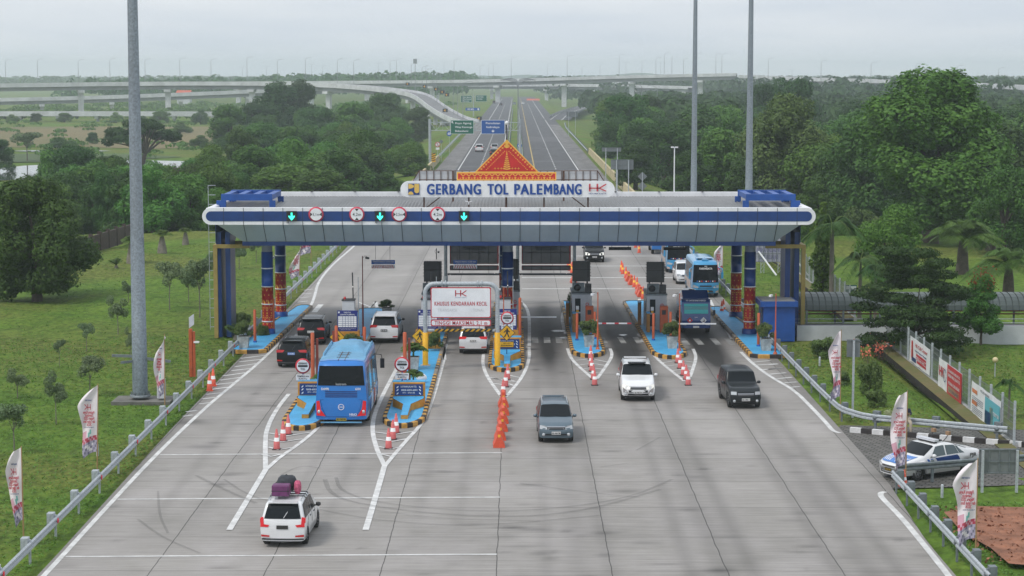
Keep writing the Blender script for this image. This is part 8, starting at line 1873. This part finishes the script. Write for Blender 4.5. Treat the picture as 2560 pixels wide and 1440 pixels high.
def pp(k, px_, Y, ytop, hN, lab, group=None, zg=None, py_=None, sx=None):
    if py_: Y = P(px_, py_, zg or 0).y
    c = Q(px_, ytop, Y); z_ = float(TZ(c.x, Y)) if zg is None else zg; s_ = (c.z - z_) / hN
    if k in UP: o = dup(PAL[k])
    else: o = PAL[k]; UP.add(k)
    o.location = (c.x, Y, z_); o.scale = ((sx or 1) * s_, (sx or 1) * s_, s_); o.rotation_euler = (0, 0, rng.uniform(0, 6)); o['label'] = lab
    if group: o['group'] = group
    return o
pp('oil', 2525, 150, 572, 7.4, 'oil palm with arching yellow-green fronds at the right edge'); pp('oil', 2410, 172, 502, 7.4, 'dark feathery palm behind the oil palm'); pp('oil', 2480, 195, 480, 7.4, 'palm deep in shade above the oil palm')
pp('royal', 2082, 148, 515, 6.9, 'tall drooping palm beside the start of the rear fence'); pp('royal', 2152, 140, 612, 6.9, 'smaller drooping palm behind the covered walkway'); pp('royal', 2190, 138, 645, 6.9, 'young feather palm with brown fronds by the walkway')
pp('bottle', 404, 0, 556, 3.1, 'bottle palm second from the right on the left lawn', py_=632); pp('bottle', 463, 0, 556, 3.1, 'bottle palm nearest the canopy on the left lawn', py_=613); pp('bottle', 328, 0, 568, 3.1, 'bottle palm with yellow fronds touching the mast', py_=655); pp('low', 290, 0, 640, 1.35, 'young fan-shaped palm on the open left lawn', py_=672)
pp('banana', 600, 150, 742, 4.0, 'leafy plant at the foot of the left portal frame', zg=0); pp('banana', 395, 236, 500, 4.4, 'banana plant right of the left mast'); pp('banana', 600, 330, 385, 4.4, 'banana plant by the pond edge'); pp('banana', 665, 330, 395, 4.4, 'second banana plant beside the pond, farther right')
pp('low', 590, 128, 800, 1.35, 'small palm clump behind the left guard rail', zg=0); pp('royal', 2525, 98, 935, 6.9, 'thin young palm on the lawn by the garden lamp', zg=0)
t = thing('climber_tree', 'yellow-green climber covering a trunk beside the drooping palm', 'tree', (Q(2057, 600, 150).x, 150, 0)); rs = np.random.RandomState(9); n = 2600; z_ = rs.uniform(0, 9.6, n); a_ = rs.uniform(0, 2 * PI, n); r_ = .75 * np.sqrt(rs.rand(n)) * (1 + .3 * np.sin(z_ * 2)) * np.clip((10 - z_) / 3, .25, 1); quads('foliage', np.stack([r_ * np.cos(a_), r_ * np.sin(a_), z_ * .78], 1), rs.normal(size=(n, 3)), rs.uniform(.1, .22, n), LG3, t); mb = MB(); mb.tube([(0, 0, 0), (0, 0, 7)], .15, 6); mb.build('trunk', [BARK], t)

# planters on the islands
def planter(x, y, lab, kind='shr', h=.75, pl=1.1):
    t = thing('planter', 'weathered white concrete planter ' + lab, 'planter', (x, y, .2), group='white concrete planters'); mb = MB(); mb.xz([(-.26, 0), (.26, 0), (.34, h), (-.34, h)], -.3, .3); mb.build('planter_box', [mat('stained_white', (.45, .45, .42), .85, nz=(3, .45))], t, bevel=.02); mb = MB(); mb.box(-.28, .28, -.26, .26, h - .02, h + .012); mb.build('soil', [BARK], t)
    if kind == 'shr': plant('shr', x, y, 1.35, pl + .15, 'green shrub in the white planter ' + lab, zg=.2 + h)
    else: pp('areca', 0, y, 0, 1, 'x'); o = bpy.data.objects[[q.name for q in col.objects if q.get('label') == 'x' and q.get('category') == 'palm'][-1]]; o.location = (x, y, .2 + h); o.scale = (1.15, 1.15, 1.15); o['label'] = 'potted palm in the white planter ' + lab
def potted(x, y, lab, h=.75, s_=1.15):
    t = thing('planter', 'weathered white concrete planter ' + lab, 'planter', (x, y, .2), group='white concrete planters'); mb = MB(); mb.xz([(-.26, 0), (.26, 0), (.34, h), (-.34, h)], -.3, .3); mb.build('planter_box', [mat('stained_white', (.45, .45, .42), .85, nz=(3, .45))], t, bevel=.02); mb = MB(); mb.box(-.28, .28, -.26, .26, h - .02, h + .012); mb.build('soil', [BARK], t)
    o = PAL['areca'] if 'areca' not in UP else dup(PAL['areca']); UP.add('areca'); o.location = (x, y, .2 + h); o.scale = (s_,) * 3; o.rotation_euler = (0, 0, rng.uniform(0, 6)); o['label'] = 'potted palm in the planter ' + lab; o['group'] = 'potted palms'
planter(IX[3] + .1, 123.2, 'in front of the booth right of the centre column'); planter(IX[4] + .2, 122.6, 'in front of the booth beside the tanker'); planter(15.4, 121.6, 'on the right end island'); planter(-16.9, 122.6, 'on the left end island'); planter(-9.0, 138, 'behind the first tariff board', pl=.55)
potted(-5.9, 113.5, 'left of the yellow gantry leg'); potted(-5.55, 106.6, 'behind the middle GERBANG TOL sign', .4, .9); potted(-10.3, 110.5, 'left of the blue coach roof', .5, 1.2); potted(-10.4, 106.2, 'behind the leftmost GERBANG TOL sign', .3, .9)
plant('shr', -10.1, 121.0, 1.6, 1.5, 'dark shrub against the first orange block', zg=.2); plant('shr', -4.95, 121.4, 1.2, 1.3, 'dark shrub against the second orange block', zg=.4)
plant('shr', 3.9, 137.5, 1.1, 2.4, 'dark creeper left of the booth right of the centre column', zg=.2)
t = thing('rubble_stone', 'white painted stone beside the planter behind the middle sign', 'stone', (-5.2, 108.6, .2)); mb = MB(); mb.grid(lambda u, v: (.3 * math.cos(2 * PI * u) * math.sin(PI * v), .25 * math.sin(2 * PI * u) * math.sin(PI * v), .25 - .25 * math.cos(PI * v)), 12, 6); mb.build('stone', [WHITE], t)
for ch in list(col.objects):                       # prototypes left without a place go away
    if ch.get('label') == 'x':
        for c in KIDS(ch): bpy.data.objects.remove(c)
        bpy.data.objects.remove(ch)

# far woods, one mass each
def far_wood(name, Y0, Y1, xs, hfun, n, leafn, size, mtl, lab, seed=1):
    rs = np.random.RandomState(seed); x = rs.uniform(xs[0], xs[1], n); y = rs.uniform(Y0, Y1, n); keep = (np.abs(x) > 24); x, y = x[keep], y[keep]; h = hfun(x, y, rs); n = len(x)
    i = np.repeat(np.arange(n), leafn); d = rs.normal(size=(len(i), 3)); d /= np.linalg.norm(d, axis=1, keepdims=True); d[:, 2] = np.abs(d[:, 2]) * 1.1 - .25
    w = size * rs.uniform(.6, 1.4, n)[i]; C = np.stack([x[i] + d[:, 0] * w, y[i] + d[:, 1] * w, -3 + h[i] * (.55 + .45 * d[:, 2])], 1)
    o = quads(name, C, d + rs.normal(size=d.shape) * .35, size * .24 * rs.uniform(.6, 1.3, len(i)), mtl, rnd=rs); tag(o, lab, 'woodland', kind='stuff')
far_wood('distant_wood', 1380, 2300, (-330, -40), lambda x, y, r: r.uniform(10, 20, len(x)) + 6 * np.exp(-((x + 60) / 160) ** 2), 800, 60, 6.5, LG2, 'dark wooded belt behind the left viaducts')
far_wood('distant_wood', 1350, 2500, (24, 640), lambda x, y, r: r.uniform(9, 22, len(x)), 1100, 55, 7, LG2, 'wooded belt behind the right-hand viaducts', 2)
far_wood('distant_wood', 880, 1300, (130, 330), lambda x, y, r: r.uniform(9, 21, len(x)), 300, 90, 6, LG2, 'hazy wood in front of the far right viaduct', 3)
far_wood('distant_wood', 2400, 4200, (-1100, 1100), lambda x, y, r: r.uniform(10, 22, len(x)), 1800, 36, 12, LG2, 'pale far woodland along the horizon', 4)
far_wood('wood', 500, 980, (34, 235), lambda x, y, r: r.uniform(8.5, 14.5, len(x)), 420, 420, 5.5, LG2, 'hazy mass of trees between the right-hand wood and the viaducts', 9)
far_wood('scrub', 880, 1300, (-280, -40), lambda x, y, r: r.uniform(1.5, 5, len(x)), 420, 40, 3.5, LG1, 'low scrub between and under the left viaducts', 5)
far_wood('scrub', 245, 330, (-70, -32), lambda x, y, r: r.uniform(1, 3, len(x)), 160, 60, 1.8, LG1, 'rough undergrowth between lawn and pond', 6)
far_wood('scrub', 480, 860, (-220, -30), lambda x, y, r: r.uniform(.6, 1.8, len(x)), 150, 40, 2.6, LG1, 'scattered scrub over the left marsh', 7)
far_wood('scrub', 240, 700, (30, 180), lambda x, y, r: r.uniform(1.5, 4, len(x)), 520, 40, 2.6, LG2, 'undergrowth beneath the right-hand wood', 8)
# low hills on the horizon
mb = MB(); n = 160
def hz(x): return 14 + .6 * (10 * math.sin(x * .0021 + 1) + 7 * math.sin(x * .006) + 5 * math.sin(x * .019 + 2) + 3 * math.sin(x * .051) + 9 * math.exp(-((x + 330) / 240) ** 2) + 12 * math.exp(-((x + 1300) / 500) ** 2))
mb.grid(lambda u, v: (-3600 + 7200 * u, 4000 + 1100 * v, -3 + hz(-3600 + 7200 * u) * math.sin(PI * min(1, v * 1.6) * .5 if v < .62 else PI * .5 * (1 - (v - .62) / .38)) + rng.uniform(-1, 1)), 260, 6); o = mb.build('hills', [mat('wooded_hill', (.04, .075, .03), .95, nz=(.01, .3))]); tag(o, kind='structure')

# grass tufts on the near verges
rs = np.random.RandomState(12); C = []
for (x0, x1, y0, y1, n) in ((-34, -17.5, 66, 130, 26000), (-17.4, -16.75, 66, 150, 2600), (16.2, 34, 96.8, 126, 15000), (15.75, 24, 66, 78.5, 5200), (15.9, 22, 128, 190, 3500), (-45, -18, 130, 200, 9000)):
    x, y = rs.uniform(x0, x1, n), rs.uniform(y0, y1, n); C.append(np.stack([x, y, TZ(x, y)], 1))
C = np.concatenate(C); ok = ~((C[:, 0] > 17.2) & (C[:, 1] < 76.5) & (C[:, 1] > 66)) | (rs.rand(len(C)) < .12); C = C[ok]; n = len(C); S = rs.uniform(.04, .1, n); upv = np.stack([rs.normal(size=n) * .5, rs.normal(size=n) * .5, np.ones(n)], 1)
C[:, 2] += S * .7
o = quads('grass', C, np.stack([rs.normal(size=n) * .5, rs.normal(size=n) * .5, np.ones(n)], 1), S, leafmat('grass_blades', (.085, .17, .02), (.16, .28, .045), .05), asp=.7, rnd=rs); tag(o, 'short tufted grass on the verges beside the plaza', 'grass', kind='stuff')
# debris on the red earth
rs = np.random.RandomState(5); p0, p1 = P(2400, 1300), P(2600, 1430); n = 500; C = np.stack([rs.uniform(p0.x - 1.2, p0.x + 5, n), rs.uniform(68, 77, n), np.full(n, .18)], 1); o = quads('loose_clods', C, rs.normal(size=(n, 3)) + [0, 0, 1], rs.uniform(.03, .12, n), DIRT, rnd=rs); tag(o, 'loose clods of red earth', 'soil', kind='stuff')

# ---------------------------------------------------------------- person on the guard rail
p = P(2232, 1098); pz = thing('person', 'person in dark blue top and beige trousers sitting on the guard rail', 'person', (18.55, 93.75, 0), R(178))
def skin(name, chains, mtl, parent, sub=1):
    me = bpy.data.meshes.new(name); vs = []; es = []; rad = []
    for ch in chains:
        pr = None
        for q in ch:
            if isinstance(q, int): pr = q; continue
            vs.append(q[:3]); rad.append(q[3]); i = len(vs) - 1
            if pr is not None: es.append((pr, i))
            pr = i
    me.from_pydata(vs, es, []); o = bpy.data.objects.new(name, me); col.objects.link(o); o.parent = parent; me.materials.append(mtl)
    o.modifiers.new('s', 'SKIN'); o.modifiers.new('u', 'SUBSURF').levels = sub; o.modifiers['u'].render_levels = sub
    for i, r in enumerate(rad): me.skin_vertices[0].data[i].radius = (r, r * .92)
    me.skin_vertices[0].data[0].use_root = True
    return o
SK = mat('skin', (.28, .15, .09), .6); sh = .72
body = [[(0, 0, sh + .08, .15), (0, .02, sh + .28, .14), (0, .06, sh + .46, .16), (0, .07, sh + .56, .08), (0, .09, sh + .63, .055), (0, .12, sh + .72, .09), (0, .12, sh + .8, .085)],
        [2, (.18, .08, sh + .5, .06), (.24, .16, sh + .28, .048), (.1, .36, sh + .32, .038), (.03, .42, sh + .38, .03)], [2, (-.18, .08, sh + .5, .06), (-.24, .14, sh + .28, .048), (-.12, .34, sh + .3, .038), (-.04, .4, sh + .38, .03)],
        [0, (.11, .08, sh + .04, .1), (.17, .46, sh - .05, .07), (.18, .42, sh - .42, .048), (.18, .38, .14, .035), (.18, .5, .06, .04)], [0, (-.11, .08, sh + .04, .1), (-.2, .42, sh - .08, .07), (-.2, .5, sh - .4, .048), (-.2, .48, .14, .035), (-.2, .6, .06, .04)]]
bo = skin('body', body, SK, pz)
sk2 = lambda nm, ch, m: skin(nm, ch, m, pz)
sk2('dark_shirt', [[(0, 0, sh + .1, .17), (0, .02, sh + .28, .165), (0, .06, sh + .47, .185), (0, .07, sh + .55, .1)], [2, (.19, .08, sh + .5, .08), (.25, .16, sh + .28, .062), (.16, .29, sh + .3, .055)], [2, (-.19, .08, sh + .5, .08), (-.25, .14, sh + .28, .062), (-.17, .28, sh + .29, .055)]], mat('navy_shirt', (.02, .025, .06), .8, nz=(5, .4)))
sk2('beige_trousers', [[(0, 0, sh + .08, .165), (.11, .08, sh + .04, .125), (.17, .47, sh - .05, .09), (.18, .42, sh - .42, .068), (.18, .38, .14, .06)], [0, (-.11, .08, sh + .04, .125), (-.2, .43, sh - .08, .09), (-.2, .5, sh - .4, .068), (-.2, .48, .14, .06)]], mat('beige_cloth', (.42, .36, .28), .85, nz=(4, .2)))
for s_, (fx, fy) in ((1, (.18, .4)), (-1, (-.2, .5))): mb = MB(); mb.grid(lambda u, v: (fx + .055 * math.cos(2 * PI * u) * math.sin(PI * v), fy + .06 + .15 * math.sin(2 * PI * u) * math.sin(PI * v), .055 - .05 * math.cos(PI * v)), 10, 6); mb.build('shoe', [mat('white_shoe', (.6, .58, .52), .7)], pz)
mb = MB(); mb.grid(lambda u, v: (.1 * math.cos(2 * PI * u) * math.sin(PI * v * .62), .105 + .115 * math.sin(2 * PI * u) * math.sin(PI * v * .62), sh + .77 + .11 * math.cos(PI * v * .62)), 12, 6); mb.build('hair', [BLACK], pz)
for s_ in (-1, 1):
    hx, hy, hz_ = s_ * .035, .42, sh + .38
    for k in range(5): a = (-.7 + .35 * k) * s_ if k < 4 else 1.5 * -s_; skin('finger', [[(hx, hy, hz_, .012), (hx + .02 * math.sin(a), hy + .035, hz_ + .02, .009), (hx + .03 * math.sin(a), hy + (.055 if k < 4 else .03), hz_ + .05, .008)]], SK, bo, 0)
mb = MB(); mb.cbox((0, .47, sh + .45), (.075, .012, .15), rx=.3); mb.build('phone', [BLACK], None); ph = col.objects[-1]; ph.parent = None
ph.location = pz.location; ph.rotation_euler = pz.rotation_euler; tag(ph, 'black phone held by the person sitting on the guard rail', 'phone')

# ---------------------------------------------------------------- haze: one even body of air
mb = MB(); mb.box(-4200, 4200, -300, 5300, -5.5, 52); hz_ = mb.build('haze', []); tag(hz_, 'pale humid haze over the plain', 'haze', kind='stuff')
m = bpy.data.materials.new('haze_air'); m.use_nodes = True; m.node_tree.nodes.clear(); ou = m.node_tree.nodes.new('ShaderNodeOutputMaterial'); pv = m.node_tree.nodes.new('ShaderNodeVolumePrincipled')
pv.inputs['Color'].default_value = (.84, .93, 1, 1); pv.inputs['Density'].default_value = .00024; pv.inputs['Anisotropy'].default_value = 0; m.node_tree.links.new(pv.outputs[0], ou.inputs['Volume']); hz_.data.materials.append(m)
